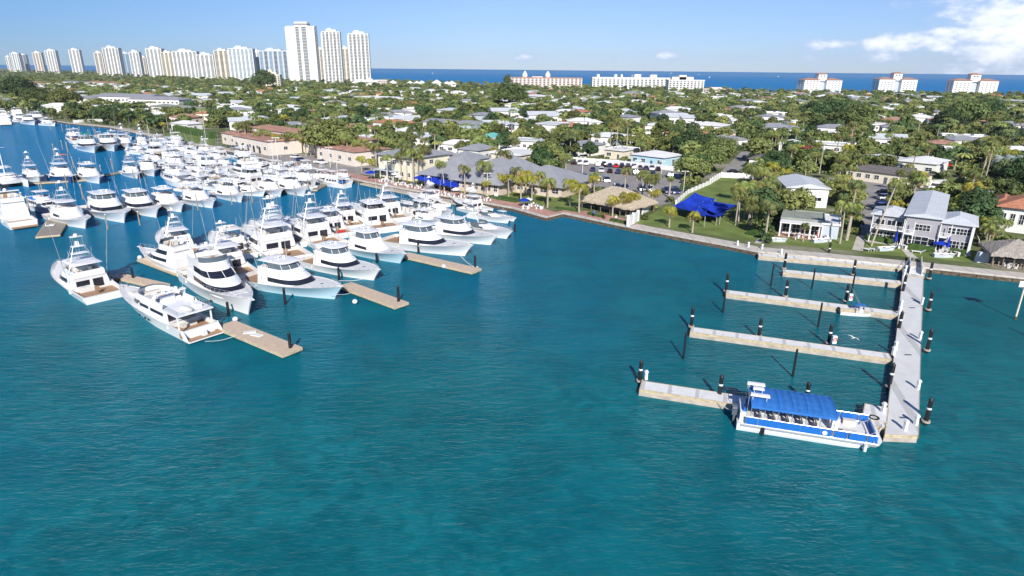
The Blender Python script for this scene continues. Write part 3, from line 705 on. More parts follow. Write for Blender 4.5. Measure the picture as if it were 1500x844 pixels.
    for s in (-1, 1): arch.rings([[(-L * .175, s * hw * 1.02, z), (-L * .125, s * hw * 1.02, z), (-L * .125, s * hw * .94, z), (-L * .175, s * hw * .94, z)], [(-L * .215, s * hw * .9, z + 1.9), (-L * .185, s * hw * .9, z + 1.9), (-L * .185, s * hw * .84, z + 1.9), (-L * .215, s * hw * .84, z + 1.9)]], True, True, True)
    arch.box(-L * .20, 0, z + 1.88, 1.0, hw * 1.9, .16); ar = arch.obj('radar_arch', 'gelcoat', root)
    for y in (-1.1, 1.1): MB().ball((-L * .20, y, z + 2.3), .36, .36, .38).obj('satellite_dome', 'gelcoat', ar, True)
    m = MB(); m.cyl((-L * .2, 0, z + 2), (-L * .2, 0, z + 2.6), .07); m.box(-L * .2, 0, z + 2.6, .14, 1.5, .1); m.obj('radar_bar', 'gelcoat', ar)
    for s in (-1, 1): MB().cyl((-L * .2, s * hw * .8, z + 2), (-L * .22, s * hw * .82, z + 4.6), .025, .012, 4).obj('antenna', 'white_paint', ar)
    hr = MB()
    P = [(-L * .30, hw * 1.08, z), (-L * .465, hw * 1.08, z), (-L * .465, -hw * 1.08, z), (-L * .30, -hw * 1.08, z)]
    for a, c in zip(P, P[1:]):
        n_ = 6
        for i in range(n_ + 1): q = [lin(a[k], c[k], i / n_) for k in range(3)]; hr.cyl(q, (q[0], q[1], q[2] + .85), .022, .022, 4)
        for hh in (.45, .85): hr.cyl((a[0], a[1], a[2] + hh), (c[0], c[1], c[2] + hh), .022, .022, 4)
    hr.obj('deck_rail', 'metal', root)
    tn = MB(); tn.ball((-L * .40, .4, z + .25), 1.9, .75, .38, 10, 4, -.3); tn.obj('tender', 'canvas_white', root, True); MB().box(-L * .39, -1.6, z, 1.8, .9, .6).obj('deck_locker', 'gelcoat', root)
    rail(st, .45, .985, .85, 12).obj('bow_rail', 'metal', root)
    MB().box(L * .27, 0, st(.77)[4], 2.2, 2.0, .35, 0, .9).obj('foredeck_seat', 'gelcoat', root); MB().box(L * .27, 0, st(.77)[4] + .35, 1.7, 1.6, .08).obj('sun_pad', 'vinyl', root)
    wl = MB(); wl.cyl((L * .43, -.4, hb - .1), (L * .43, -.4, hb + .3), .15); wl.cyl((L * .43, .4, hb - .1), (L * .43, .4, hb + .3), .15); wl.obj('windlass', 'metal', root)
    MB().box(-L * .36, 0, 1.15, 1.2, 2.6, .45).obj('aft_sofa', 'vinyl', root)
    return Proto(root)

def flybridge_yacht(L=24, curvy=True):
    """three-level yacht with two dark mask bands and an open flybridge behind a windscreen"""
    B = L * .25; hs, hb = L * .07, L * .125; st = hull_fn(L, B, hs, hb, .08, 2.5)
    root = thing('flybridge_yacht', None, None)
    h, d, f = hull_mb(st, 14, .2, hs * .6); h.obj('hull', 'gelcoat', root, True); d.obj('deck', 'gelcoat_deck', root, True); f.obj('cockpit_floor', 'teak', root)
    zc = st(.35)[4]; hw = B * .42; x0 = -L * .30
    lv = [(zc - .2, x0, L * .30, hw, L * .28), (zc + .5, x0, L * .27, hw, L * .27), (zc + 1.25, x0, L * .20, hw * .97, L * .24), (zc + 1.6, x0, L * .15, hw * .95, L * .2)]
    cabin(lv).obj('main_deck_house', 'gelcoat', root, True); n = len(outline(*lv[0][1:]))
    g, mu = band(lv, zc + .5, zc + 1.15, 1, n - 1, .04); g.obj('window_band', 'glass_dark', root, True)
    z2 = zc + 1.6; lw = [(z2 - .1, x0 + .4, L * .13, hw * .9, L * .16), (z2 + .25, x0 + .4, L * .115, hw * .9, L * .15), (z2 + 1.15, x0 + .4, L * .045, hw * .84, L * .12), (z2 + 1.4, x0 + .2, L * .02, hw * .84, L * .10)]
    cabin(lw).obj('pilothouse', 'gelcoat', root, True)
    g, mu = band(lw, z2 + .3, z2 + 1.1, 1, n - 1, .04, 0, 3); g.obj('pilothouse_window', 'glass_dark', root, True); mu.obj('window_mullion', 'gelcoat', root)
    z3 = z2 + 1.48; o = outline(x0 + .1, L * .0, hw * .86, L * .08); b = MB()
    b.rings([[(x, y, z3 - .1) for x, y in o], [(x, y, z3 + .75) for x, y in o], [(x * .95, y * .92, z3 + .75) for x, y in o], [(x * .95, y * .92, z3 + .02) for x, y in o]], True, False, True); b.obj('flybridge', 'gelcoat', root, True)
    b = MB(); ow = o[3:-3]; b.rings([[(x - .05, y, z3 + .76) for x, y in ow], [(x - .5, y * .95, z3 + 1.45) for x, y in ow]], False); b.obj('bridge_windscreen', 'glass_grey', root, True)
    for (x, y) in ((-L * .09, -.9), (-L * .09, .2), (-L * .09, 1.1)): s = MB(); s.box(x, y, z3, .5, .6, .6); s.box(x - .28, y, z3 + .5, .12, .6, .6); s.obj('helm_seat', 'cushion_tan' if y == .2 else 'vinyl', root)
    MB().box(-L * .03, .2, z3, .8, 2.6, .8, 0, .9).obj('helm_console', 'gelcoat_deck', root); MB().box(-L * .2, 0, z3, 1.4, hw * 1.5, .45).obj('bridge_sofa', 'vinyl', root)
    a = MB()
    for s in (-1, 1): a.cyl((-L * .22, s * hw * .8, z3 + .6), (-L * .25, s * hw * .7, z3 + 2.0), .08, .08, 5)
    a.box(-L * .25, 0, z3 + 1.95, .6, hw * 1.45, .14); a.obj('radar_arch', 'gelcoat', root); MB().ball((-L * .25, .6, z3 + 2.3), .32, .32, .32).obj('radar_dome', 'gelcoat', root, True)
    rail(st, .55, .985, .75, 9).obj('bow_rail', 'metal', root); MB().box(L * .31, 0, st(.8)[4], 1.8, 1.9, .22, 0, .9).obj('sun_pad', 'canvas_white', root)
    MB().box(L * .495, 0, hb - .02, 1.3, .35, .14).obj('bow_sprit', 'gelcoat', root)
    MB().box(-L / 2 - .6, 0, .3, 1.3, B * .8, .14).obj('swim_platform', 'teak', root)
    return Proto(root)

def cruiser(L=14, m='gelcoat', canvas=None):
    """low express cruiser with raked windscreen and radar arch"""
    B = L * .29; hs, hb = L * .085, L * .125; st = hull_fn(L, B, hs, hb, .1, 2.6)
    root = thing('express_cruiser', None, None); h, d, f = hull_mb(st, 12, .42, hs * .55)
    h.obj('hull', m, root, True); d.obj('deck', 'gelcoat_deck', root, True); f.obj('cockpit_floor', 'gelcoat_deck', root)
    z = st(.5)[4]; lv = [(z - .1, -L * .1, L * .30, B * .34, L * .26), (z + L * .03, -L * .1, L * .22, B * .32, L * .22), (z + L * .05, -L * .1, L * .12, B * .30, L * .16)]
    cabin(lv, True, .06).obj('cabin_trunk', 'gelcoat', root, True)
    n = len(outline(*lv[0][1:])); 
    for a, e in ((1, 4), (n - 4, n - 1)):
        g, _ = band(lv, z + .03, z + L * .03, a, e, .03); g.obj('side_window', 'glass_dark', root, True)
    o = outline(-L * .12, L * .09, B * .37, L * .14); b = MB(); b.rings([[(x, y, z + .1) for x, y in o], [(x - L * .055, y * .86, z + L * .075) for x, y in o]], False); b.obj('windscreen', 'glass_grey', root, True)
    if canvas: slab(-L * .26, L * .02, B * .36, L * .05, z + L * .125, .12).obj('hardtop', canvas, root, True)
    a = MB()
    for s in (-1, 1): a.cyl((-L * .2, s * B * .44, z), (-L * .25, s * B * .36, z + L * .13), .08, .06, 5)
    a.box(-L * .25, 0, z + L * .125, .45, B * .74, .12); a.obj('radar_arch', 'gelcoat', root); MB().ball((-L * .25, 0, z + L * .125 + .3), .28).obj('radar_dome', 'gelcoat', root, True)
    for (x, y) in ((-L * .1, .5), (-L * .1, -.6)): s = MB(); s.box(x, y, hs * .55, .55, .6, .7); s.box(x - .28, y, hs * .55 + .6, .12, .6, .55); s.obj('helm_seat', 'vinyl', root)
    MB().box(-L * .34, 0, hs * .55, .9, B * .62, .5).obj('aft_bench', 'vinyl', root); rail(st, .55, .98, .5, 7).obj('bow_rail', 'metal', root)
    MB().box(-L / 2 - .45, 0, .3, .95, B * .7, .12).obj('swim_platform', 'gelcoat_deck', root)
    return Proto(root)

def center_console(L=10, top='gelcoat', m='gelcoat', motors='black', nm=2):
    B = L * .28; hs, hb = L * .085, L * .13; st = hull_fn(L, B, hs, hb, .1, 2.2)
    root = thing('center_console_boat', None, None); h, d, f = hull_mb(st, 10, .72, hs * .45, .18)
    h.obj('hull', m, root, True); d.obj('deck', 'gelcoat_deck', root, True); f.obj('cockpit_floor', 'gelcoat_deck', root); z = hs * .45
    MB().box(0, 0, z, L * .11, B * .32, 1.15, 0, .85).obj('console', 'gelcoat', root); s = MB(); s.box(-L * .11, 0, z, .5, B * .32, .75); s.box(-L * .11 - .22, 0, z + .7, .1, B * .32, .45); s.obj('leaning_post', 'vinyl', root)
    MB().box(L * .045, 0, z + 1.1, .06, B * .3, .5).obj('windscreen', 'glass_grey', root)
    e = MB(); zt = z + 2.15
    for (x, y) in ((L * .05, .2), (L * .05, -.2), (-L * .13, .2), (-L * .13, -.2)): e.cyl((x, y * B, z), (x, y * B * 1.2, zt), .035, .035, 5)
    e.obj('top_frame', 'metal', root); slab(-L * .19, L * .09, B * .32, L * .05, zt, .09).obj('canopy', top, root, True)
    for s_ in (-1, 1): MB().cyl((-L * .05, s_ * B * .3, zt), (-L * .3, s_ * B * .5, zt + L * .42), .03, .015, 4).obj('outrigger', 'metal', root)
    MB().box(L * .17, 0, z, .9, B * .35, .42, 0, .9).obj('coffin_box', 'gelcoat_deck', root)
    outboards(root, -L / 2 - .25, .55, nm, motors, .62)
    return Proto(root)

def catamaran(L=14, mast=False):
    root = thing('catamaran', None, None)
    for s in (-1, 1):
        st = hull_fn(L, 1.7, 1.5, 1.9, .05, 2.0); h = MB(); T = [i / 10 for i in range(10)] + [.99]
        rg = [[(xw, s * 2.9 - wl, -.4), (xd, s * 2.9 - hw, zd), (xd, s * 2.9 + hw, zd), (xw, s * 2.9 + wl, -.4)] for xd, xw, hw, wl, zd in map(st, T)]
        h.rings(rg, True, True, True); h.obj('hull', 'gelcoat', root)
    b = MB(); o = outline(-L * .42, L * .33, 3.4, 3, 6); b.rings([[(x, y, 1.1) for x, y in o], [(x, y, 1.75) for x, y in o]], True, True, True); b.obj('bridge_deck', 'gelcoat_deck', root)
    lv = [(1.7, -L * .18, L * .2, 2.7, 3), (2.4, -L * .18, L * .17, 2.6, 3), (3.1, -L * .2, L * .1, 2.4, 2.5)]; cabin(lv).obj('cabin', 'gelcoat', root, True); n = len(outline(*lv[0][1:]))
    g, mu = band(lv, 2.2, 2.9, 1, n - 1, .04, 0, 6); g.obj('window_band', 'glass_dark', root, True); mu.obj('window_mullion', 'gelcoat', root)
    slab(-L * .36, L * .02, 2.3, 1.5, 4.5, .15).obj('hardtop', 'gelcoat', root, True); e = MB()
    for x in (-L * .3, -L * .04):
        for y in (-1.9, 1.9): e.cyl((x, y, 1.7), (x, y, 4.5), .05)
    e.obj('hardtop_support', 'metal', root)
    if mast:
        m = MB(); m.cyl((L * .08, 0, 3), (L * .08, 0, 18), .13, .07, 6); m.cyl((L * .08, -1.2, 10), (L * .08, 1.2, 10), .04); m.cyl((L * .08, -.9, 14), (L * .08, .9, 14), .04); mo = m.obj('mast', 'white_paint', root)
        b = MB(); b.cyl((L * .06, 0, 4.9), (-L * .38, 0, 5.1), .2, .16, 6); b.obj('boom', 'canvas_white', mo)
    return Proto(root)

def sailboat(L=12, m='gelcoat', H=15):
    B = L * .27; st = hull_fn(L, B, 1.0, 1.35, .12, 1.9, .7); root = thing('sailboat', None, None); h, d, f = hull_mb(st, 10, .3, .6)
    h.obj('hull', m, root, True); d.obj('deck', 'gelcoat_deck', root, True); f.obj('cockpit_floor', 'teak', root)
    lv = [(1.0, -L * .18, L * .2, B * .27, 2.4), (1.55, -L * .18, L * .14, B * .24, 2)]; cabin(lv).obj('cabin', 'gelcoat', root, True); n = len(outline(*lv[0][1:]))
    for a, e in ((1, 4), (n - 4, n - 1)): g, _ = band(lv, 1.2, 1.42, a, e, .03); g.obj('side_window', 'glass_dark', root)
    mm = MB(); mm.cyl((L * .06, 0, 1.5), (L * .06, 0, H), .11, .07, 6); mm.cyl((L * .06, -.9, H * .6), (L * .06, .9, H * .6), .03)
    for p in ((L * .48, 0, 1.4), (-L * .48, 0, 1.1), (L * .05, B * .45, 1.1), (L * .05, -B * .45, 1.1)): mm.cyl(p, (L * .06, 0, H - .2), .012, .012, 3)
    mo = mm.obj('mast', 'white_paint', root); MB().cyl((L * .05, 0, 2.5), (-L * .32, 0, 2.5), .16, .12, 6).obj('boom', 'canvas_navy', mo)
    return Proto(root)

def trawler(L=15):
    """older upright cabin boat: boxy house, flat boat deck, canvas topped bridge"""
    B = L * .3; st = hull_fn(L, B, 1.3, 1.9, .08, 2.4); root = thing('cabin_cruiser', None, None); h, d, f = hull_mb(st, 12, .12, .9)
    h.obj('hull', 'gelcoat', root, True); d.obj('deck', 'gelcoat_deck', root, True); f.obj('cockpit_floor', 'teak', root); hw = B * .41
    lv = [(1.3, -L * .30, L * .22, hw, 1.5), (3.1, -L * .30, L * .14, hw * .96, 1.2)]; cabin(lv, True, .04).obj('cabin', 'gelcoat', root, True)
    for s in (-1, 1):
        for k in range(4): MB().box(-L * .24 + k * L * .085, s * (hw * .985 + .03), 2.1, L * .065, .05, .6).obj('side_window', 'glass_dark', root)
    for y in (-1, 0, 1): MB().box(L * .19, y * hw * .55, 2.15, .35, hw * .45, .6).obj('front_window', 'glass_dark', root)
    bd = MB(); o = outline(-L * .47, L * .16, hw * 1.1, 1.5, 6); bd.rings([[(x, y, 3.14) for x, y in o], [(x, y, 3.28) for x, y in o]], True, True, True); bd.obj('boat_deck', 'gelcoat', root)
    fb = MB(); o = outline(-L * .12, L * .12, hw * .8, 1.2, 6); fb.rings([[(x, y, 3.2) for x, y in o], [(x, y, 4.1) for x, y in o]], True); fb.obj('flybridge', 'gelcoat', root)
    e = MB()
    for x in (-L * .12, L * .06):
        for s in (-1, 1): e.cyl((x, s * hw * .75, 3.2), (x, s * hw * .75, 5.4), .035)
    e.obj('top_frame', 'metal', root); slab(-L * .15, L * .1, hw * .85, .8, 5.35, .1).obj('canopy', 'canvas_white', root, True)
    MB().box(-L * .02, 0, 3.2, .6, .8, 1.1).obj('helm_seat', 'vinyl', root); MB().ball((-L * .2, 0, 4.6), .28).cyl((-L * .2, 0, 3.2), (-L * .2, 0, 4.4), .05).obj('radar_dome', 'gelcoat', root, True)
    ar = MB()
    for s in (-1, 1): ar.cyl((-L * .46, s * hw, 1.3), (-L * .46, s * hw, 3.2), .05)
    ar.obj('deck_pillar', 'gelcoat', root); rail(st, .3, .98, .7, 9).obj('deck_rail', 'metal', root)
    MB().cyl((-L * .16, .8, 3.2), (-L * .2, .8, 7.5), .02, .012, 4).obj('antenna', 'white_paint', root)
    return Proto(root)
PROTO = {}
def boat_proto(key):
    if key in PROTO: return PROTO[key]
    mk = {
        'sf_mask_tower': lambda: sportfisher(20, tower=True), 'sf_mask': lambda: sportfisher(22, tower=False, enclosed=True), 'sf_big_ice': lambda: sportfisher(24, 'hull_ice', tower=False, enclosed=True),
        'sf_solid_tower': lambda: sportfisher(18, style='solid', tower=True), 'sf_solid': lambda: sportfisher(17, style='solid', tower=False), 'sf_ice_solid': lambda: sportfisher(19, 'hull_ice', style='solid', tower=False, enclosed=True),
        'sf_blue': lambda: sportfisher(17, 'hull_blue', style='solid', tower=True), 'sf_open': lambda: sportfisher(15, style='solid', tower=False, cover='top'),
        'sf_small_tower': lambda: sportfisher(14, tower=True, style='solid', riggers=False),
        'my': motor_yacht, 'fy': flybridge_yacht, 'fy20': lambda: flybridge_yacht(20), 'cr': cruiser, 'cr_top': lambda: cruiser(13, canvas='gelcoat'), 'cc': center_console, 'cc_blue': lambda: center_console(9, 'canvas_blue'),
        'cc_white': lambda: center_console(9, 'canvas_white', nm=3), 'cat': catamaran, 'cat_mast': lambda: catamaran(15, True), 'sail': sailboat, 'sail_dark': lambda: sailboat(10, 'hull_grey', 12), 'tr': trawler,
    }
    PROTO[key] = mk[key](); return PROTO[key]
PLEN = dict(sf_mask_tower=20, sf_mask=22, sf_big_ice=24, sf_solid_tower=18, sf_solid=17, sf_ice_solid=19, sf_blue=17, sf_open=15, sf_small_tower=14, my=31, fy=24, fy20=20, cr=14, cr_top=13, cc=10, cc_blue=9, cc_white=9, cat=14, cat_mast=15, sail=12, sail_dark=10, tr=15)
# ------------------------------------------------------------------ marina on the left: (kind, stern pixel, bow pixel, label)
GB = 'yachts moored in the marina'
BOATS = [
 ('my', (296, 494), (180, 437), 'large white motor yacht with teak stern platform and open top deck, nearest the camera'),
 ('sf_mask_tower', (152, 438), (92, 403), 'white sportfishing yacht with tuna tower, bow pointing away beyond the large motor yacht'),
 ('fy', (292, 405), (378, 464), 'white three level yacht with two dark window bands beside the nearest timber dock'),
 ('fy20', (318, 398), (240, 375), 'white flybridge yacht whose rounded bow lies along the dock end with the dark pile'),
 ('sf_big_ice', (368, 412), (494, 440), 'big sportfishing yacht with pale ice blue hull and dark wraparound window'),
 ('sf_mask', (455, 385), (552, 412), 'white sportfishing yacht between the ice blue one and the middle timber finger dock'),
 ('sf_ice_solid', (508, 362), (590, 387), 'sportfishing yacht with white solid front and pale blue hull beside the second timber finger dock'),
 ('sf_mask', (572, 356), (686, 376), 'tall white yacht with two stacked dark window bands behind the farther finger dock'),
 ('sf_mask', (625, 342), (725, 360), 'tall white yacht with blue tinted bridge windows, second beyond the farther finger dock'),
 ('cr', (668, 334), (752, 352), 'sleek white express cruiser with long dark side window, outermost of the last row'),
 ('cr_top', (692, 318), (748, 328), 'white express cruiser with rigid top behind the outermost sleek cruiser'),
 ('sf_mask_tower', (372, 398), (318, 368), 'white sportfisher with tuna tower and blue shaded side, stern toward the ice blue yacht'),
 ('sf_mask_tower', (432, 382), (368, 348), 'white sportfisher with tall double platform tower behind the ice blue yacht'),
 ('sf_mask_tower', (462, 366), (405, 338), 'white sportfisher with tower and lit cream deckhouse, third tower from the near dock'),
 ('sf_solid', (498, 352), (447, 326), 'white sportfisher with enclosed cream bridge and red gear on its cockpit rail'),
 ('sf_mask', (548, 342), (500, 315), 'white yacht with round fronted bridge under crossed outriggers'),
 ('sf_mask_tower', (304, 378), (268, 352), 'white sportfisher with tuna tower behind the three level yacht'),
 ('cc_white', (600, 326), (536, 306), 'white center console boat with black outboards, pale hull pointing at open water'),
 ('cr_top', (640, 318), (590, 303), 'white cabin cruiser with canvas sides, behind the black outboards'),
 ('sf_solid_tower', (650, 304), (600, 292), 'white sportfisher with slender tower and outrigger crossing the blue umbrellas'),
 ('sf_solid_tower', (702, 312), (655, 300), 'white sportfisher with tower beneath the long grey restaurant roof'),
 ('cc', (720, 318), (755, 325), 'small white open boat close to the seawall corner beside the last cruiser'),
 # left group
 ('cat_mast', (-16, 262), (38, 283), 'white sailing catamaran with tall bare mast at the left edge'),
 ('fy20', (42, 338), (-8, 308), 'white flybridge motor yacht at the left edge, stern toward the small floating dock'),
 ('tr', (50, 304), (84, 314), 'white boat with blue side curtains beside the small floating dock'),
 ('sf_solid_tower', (84, 318), (128, 336), 'white sportfisher with folded white foredeck and tall outriggers beside the floating dock'),
 ('sf_blue', (78, 256), (112, 272), 'sportfisher with blue hull and radar tower, left of the white pilings'),
 ('sf_small_tower', (38, 258), (62, 270), 'small white sportfisher behind the sailing catamaran'),
 ('sf_solid', (120, 258), (150, 271), 'white sportfisher with solid white front behind the floating dock row'),
 ('sf_mask', (140, 307), (185, 328), 'white sportfisher with dark front window, first of the front row from the left'),
 ('sf_mask', (187, 302), (232, 320), 'white sportfisher with dark front window and pale blue hull, second of the front row'),
 ('sf_solid', (228, 297), (268, 312), 'white sportfisher with small square front windows, third of the front row'),
 ('sf_solid', (272, 292), (314, 306), 'white sportfisher with arched side window, fourth of the front row'),
 ('sf_solid', (346, 281), (383, 294), 'white sportfisher with solid white front, fifth of the front row past the wooden dock'),
 ('sf_solid', (378, 276), (409, 288), 'white sportfisher with grey side window, sixth of the front row'),
 ('sf_solid', (404, 268), (450, 284), 'long white sportfisher with raised bow, last of the front row before the yellow boat'),
 ('sf_solid', (445, 262), (478, 273), 'white sportfisher with blue tinted bow, beyond the yellow boat'),
 ('tr', (502, 262), (522, 267), 'small white cabin boat alone at the end of the promenade dock'),
 ('cc_white', (470, 258), (497, 265), 'white open fishing boat beside the small cabin boat'),
 ('cc', (430, 273), (462, 277), 'pale yellow and white open boat moored beside the dark pilings'),
 ('sf_small_tower', (186, 252), (208, 264), 'white sportfisher with low tower past the weathered dock end'),
 ('sf_solid', (214, 246), (241, 261), 'white sportfisher with plain solid foredeck in the middle row'),
 ('sail_dark', (236, 249), (262, 252), 'small dark hulled boat between two white sportfishers in the middle row'),
 ('sf_solid', (264, 240), (296, 252), 'white sportfisher with arched windows in the middle row'),
 ('sf_open', (284, 236), (314, 248), 'white sportfisher with open bridge in the middle row'),
 ('sf_open', (305, 233), (340, 243), 'white fishing boat with high bimini in the middle row'),
 ('sf_solid', (336, 230), (364, 242), 'white sportfisher with square cabin, last of the middle row toward the pink villa'),
 ('sf_solid', (276, 276), (320, 268), 'white yacht with grey lower windows, stern to the wooden dock'),
 ('tr', (300, 272), (262, 262), 'boxy white cabin cruiser in the gap before the front row'),
 ('tr', (352, 264), (318, 258), 'white cabin cruiser with row of square windows in the inner row'),
 ('fy20', (392, 266), (345, 254), 'white flybridge yacht with blue salon windows in the inner row'),
 ('tr', (418, 262), (392, 254), 'white cabin cruiser with dark side curtains in the inner row'),
 ('sf_open', (438, 256), (412, 249), 'white fishing boat with dark bridge gear in the inner row'),
 ('cr_top', (452, 250), (430, 244), 'white cruiser with rigid top close under the promenade'),
 ('cc', (410, 242), (430, 245), 'small white open boat by itself beneath the pale wall'),
 ('tr', (475, 258), (458, 250), 'white cabin boat packed against the promenade dock'),
 ('cc_white', (382, 248), (362, 244), 'white open boat in the inner row near the pink villa'),
 ('cr', (330, 255), (300, 250), 'low white cruiser in the inner row between cabin cruisers'),
 # back row
 ('tr', (120, 212), (96, 205), 'white cabin boat with brown awning at the outer end of the back row'),
 ('sf_mask', (124, 214), (153, 227), 'white sportfisher with green canvas on its bridge in the back row'),
 ('sf_mask', (152, 212), (176, 225), 'white sportfisher with dark front window, third in the back row'),
 ('sf_solid_tower', (174, 208), (198, 222), 'white sportfisher with slim tower in the back row'),
 ('sf_small_tower', (196, 206), (214, 218), 'white sportfisher with square windows and tower in the back row'),
 ('cr_top', (224, 206), (250, 211), 'white cruiser with dark windscreen near the quay lawn'),
 ('cc', (218, 212), (234, 215), 'small pale blue trimmed boat in the back row'),
 ('tr', (252, 212), (272, 217), 'white cabin boat with blue cover near the quay lawn'),
 ('cc', (272, 216), (288, 220), 'little white boat at the end of the quay lawn'),
 ('cr', (104, 197), (122, 203), 'white cruiser moored behind the tower boat'),
 ('cc', (140, 200), (152, 204), 'small white boat close under the quay in the far row'),
 ('cr_top', (160, 200), (176, 204), 'white hard top cruiser close under the quay in the far row'),
 ('cc', (182, 202), (194, 205), 'small open boat close under the quay behind the slim tower'),
 # far upper left
 ('fy', (22, 186), (2, 176), 'large white yacht with dark side windows in the far upper basin'),
 ('fy', (30, 180), (14, 172), 'tall white yacht behind the large one in the far upper basin'),
 ('fy', (34, 182), (8, 172), 'white motor yacht rafted among others in the far upper basin'),
 ('sf_mask', (42, 180), (56, 183), 'white sportfisher next to the blue covered boat in the far upper basin'),
 ('sf_mask', (60, 176), (78, 180), 'white sportfisher nearest the parked cars in the far upper basin'),
 ('cr', (5, 172), (-10, 166), 'white cruiser at the edge of the far upper basin'),
 ('cc', (80, 178), (90, 182), 'little boat below the parked cars by the quay'),
 ('fy20', (14, 168), (2, 163), 'white yacht farthest back in the far upper basin'),
 ('cr_top', (50, 172), (40, 168), 'white hard top cruiser beside the far quay'),
]
BW = dict(sf=.315, fy=.25, my=.215, cr=.29, cc=.28, ca=.53, tr=.3, sa=.27); FLEET = []
def enlist(o, kind, k, wt, fill=False): FLEET.append([o, PLEN[kind] * k * .49, PLEN[kind] * k * BW[kind[:2]] * .46, wt, fill])
for kind, s, e, lab in BOATS:
    p = boat_proto(kind); S, E = G(*s), G(*e); d = E - S; L0 = PLEN[kind]; L = d.length; rz = math.atan2(d.y, d.x)
    far = (S.y > 130)
    if far:                                           # distant ones are foreshortened: keep a real length about the stretch between the two marks
        L = min(max(L, L0 * .72), L0 * 1.12)
    k = L / L0 * (1.08 if far else 1.0 if kind in ('fy', 'my') else 1.12); c = (S + E) / 2
    cat = {'my': 'motor yacht', 'fy': 'yacht', 'fy20': 'yacht', 'cr': 'cruiser', 'cr_top': 'cruiser', 'cc': 'open boat', 'cc_blue': 'open boat', 'cc_white': 'open boat', 'cat_mast': 'catamaran', 'tr': 'cabin boat'}.get(kind, 'sailboat' if 'sail' in kind else 'sportfishing boat')
    o_ = p.place(c, rz, lab, GB, (k, k, k * (.88 if cat == 'sportfishing boat' else .95)), cat)
    enlist(o_, kind, k, .5 if far else .12)
    for key_, (m_, x_, z_, l_, w_) in dict(green_canvas=('canvas_green', -.02, .30, .12, .14), brown_awning=('roof_tile_old', -.30, .12, .22, .26), blue_side=('canvas_blue', -.15, .21, .3, .27), blue_covered=('canvas_blue', -.2, .2, .2, .25), blue_cover=('canvas_blue', -.3, .16, .24, .25), red_gear=('red_paint', -.44, .06, .05, .08)).items():
        if key_.replace('_', ' ') in lab and 'next to' not in lab: MB().box(L0 * x_, 0, L0 * z_, L0 * l_, L0 * w_, .35, 0, .9).obj('awning', m_, o_)
FILL = [(274, 262), (300, 268), (322, 275), (362, 264), (380, 270), (398, 257), (426, 266), (444, 268), (462, 262), (484, 264), (318, 243), (352, 248), (374, 255), (392, 247), (408, 256), (434, 250), (268, 225), (284, 230), (302, 224), (318, 230), (232, 218), (246, 222), (262, 218), (210, 214), (130, 206), (166, 205), (8, 181), (20, 177), (48, 178), (66, 182), (36, 175), (12, 170), (72, 184), (28, 168), (310, 256), (336, 262), (346, 270), (368, 276), (388, 282), (404, 248), (420, 250), (448, 254), (330, 250), (292, 246), (256, 244), (236, 238), (270, 238), (290, 258), (470, 268), (338, 236), (352, 246), (226, 232), (306, 248), (204, 226)]
for i, (x, y) in enumerate(sorted(FILL)):
    c = G(x, y); k_ = ('sf_solid', 'tr', 'sf_open', 'cr_top', 'sf_mask', 'cc_white', 'sf_small_tower')[i * 5 % 7]
    kk_ = random.uniform(.8, 1.0); o_ = boat_proto(k_).place(c, R(-28) if i % 4 else R(150), 'x', GB, kk_, 'motorboat'); enlist(o_, k_, kk_, 1, True)
    if i % 5 == 2: MB().box(-PLEN[k_] * .3, 0, PLEN[k_] * .13, PLEN[k_] * .24, PLEN[k_] * .24, .3, 0, .9).obj('awning', ('canvas_navy', 'canvas_blue', 'thatch', 'canvas_blue', 'canvas_navy', 'canvas_green', 'thatch')[i // 5 % 7], o_)
for k_, s, e, lab in (('sf_solid_tower', (500, 342), (462, 318), 'white sportfisher with slim tower between the middle and farther docks'), ('sf_mask_tower', (540, 332), (498, 308), 'white sportfisher with tower whose outriggers cross over open water'), ('sf_solid', (600, 320), (640, 332), 'white cabin sportfisher tucked behind the tall white yachts'),
        ('sf_open', (625, 306), (662, 318), 'white open bridge sportfisher close to the promenade dock'), ('sf_solid_tower', (415, 372), (352, 344), 'white sportfisher with tower just left of the ice blue yacht bridge'), ('sf_open', (352, 384), (305, 356), 'white open bridge boat between the two tower boats'), ('cc_white', (680, 306), (712, 315), 'white open fishing boat near the seawall behind the cruisers')):
    S, E = G(*s), G(*e); d = E - S; kk_ = d.length / PLEN[k_] * 1.0; o_ = boat_proto(k_).place((S + E) / 2, math.atan2(d.y, d.x), lab, GB, (kk_, kk_, kk_ * .9), 'sportfishing boat'); enlist(o_, k_, kk_, .4)
def corners(f):
    o, a, w_ = f[:3]; c, s = math.cos(o.rotation_euler.z), math.sin(o.rotation_euler.z)
    return [(o.location.x + x * c - y * s, o.location.y + x * s + y * c) for x, y in ((a, w_ * .3), (a, -w_ * .3), (a * .5, -w_), (-a, -w_), (-a, w_), (a * .5, w_))]
def overlap(P, Q):
    best = None
    for A in (P, Q):
        for i in range(6):
            a, b_ = A[i], A[(i + 1) % 6]; nx, ny = b_[1] - a[1], a[0] - b_[0]; l = math.hypot(nx, ny); nx /= l; ny /= l
            p = [x * nx + y * ny for x, y in P]; q = [x * nx + y * ny for x, y in Q]; d1, d2 = max(p) - min(q), max(q) - min(p)
            if d1 < 0 or d2 < 0: return None
            d_, sg = (d1, -1) if d1 < d2 else (d2, 1)
            if best is None or d_ < best[0]: best = (d_, nx * sg, ny * sg)
    return best
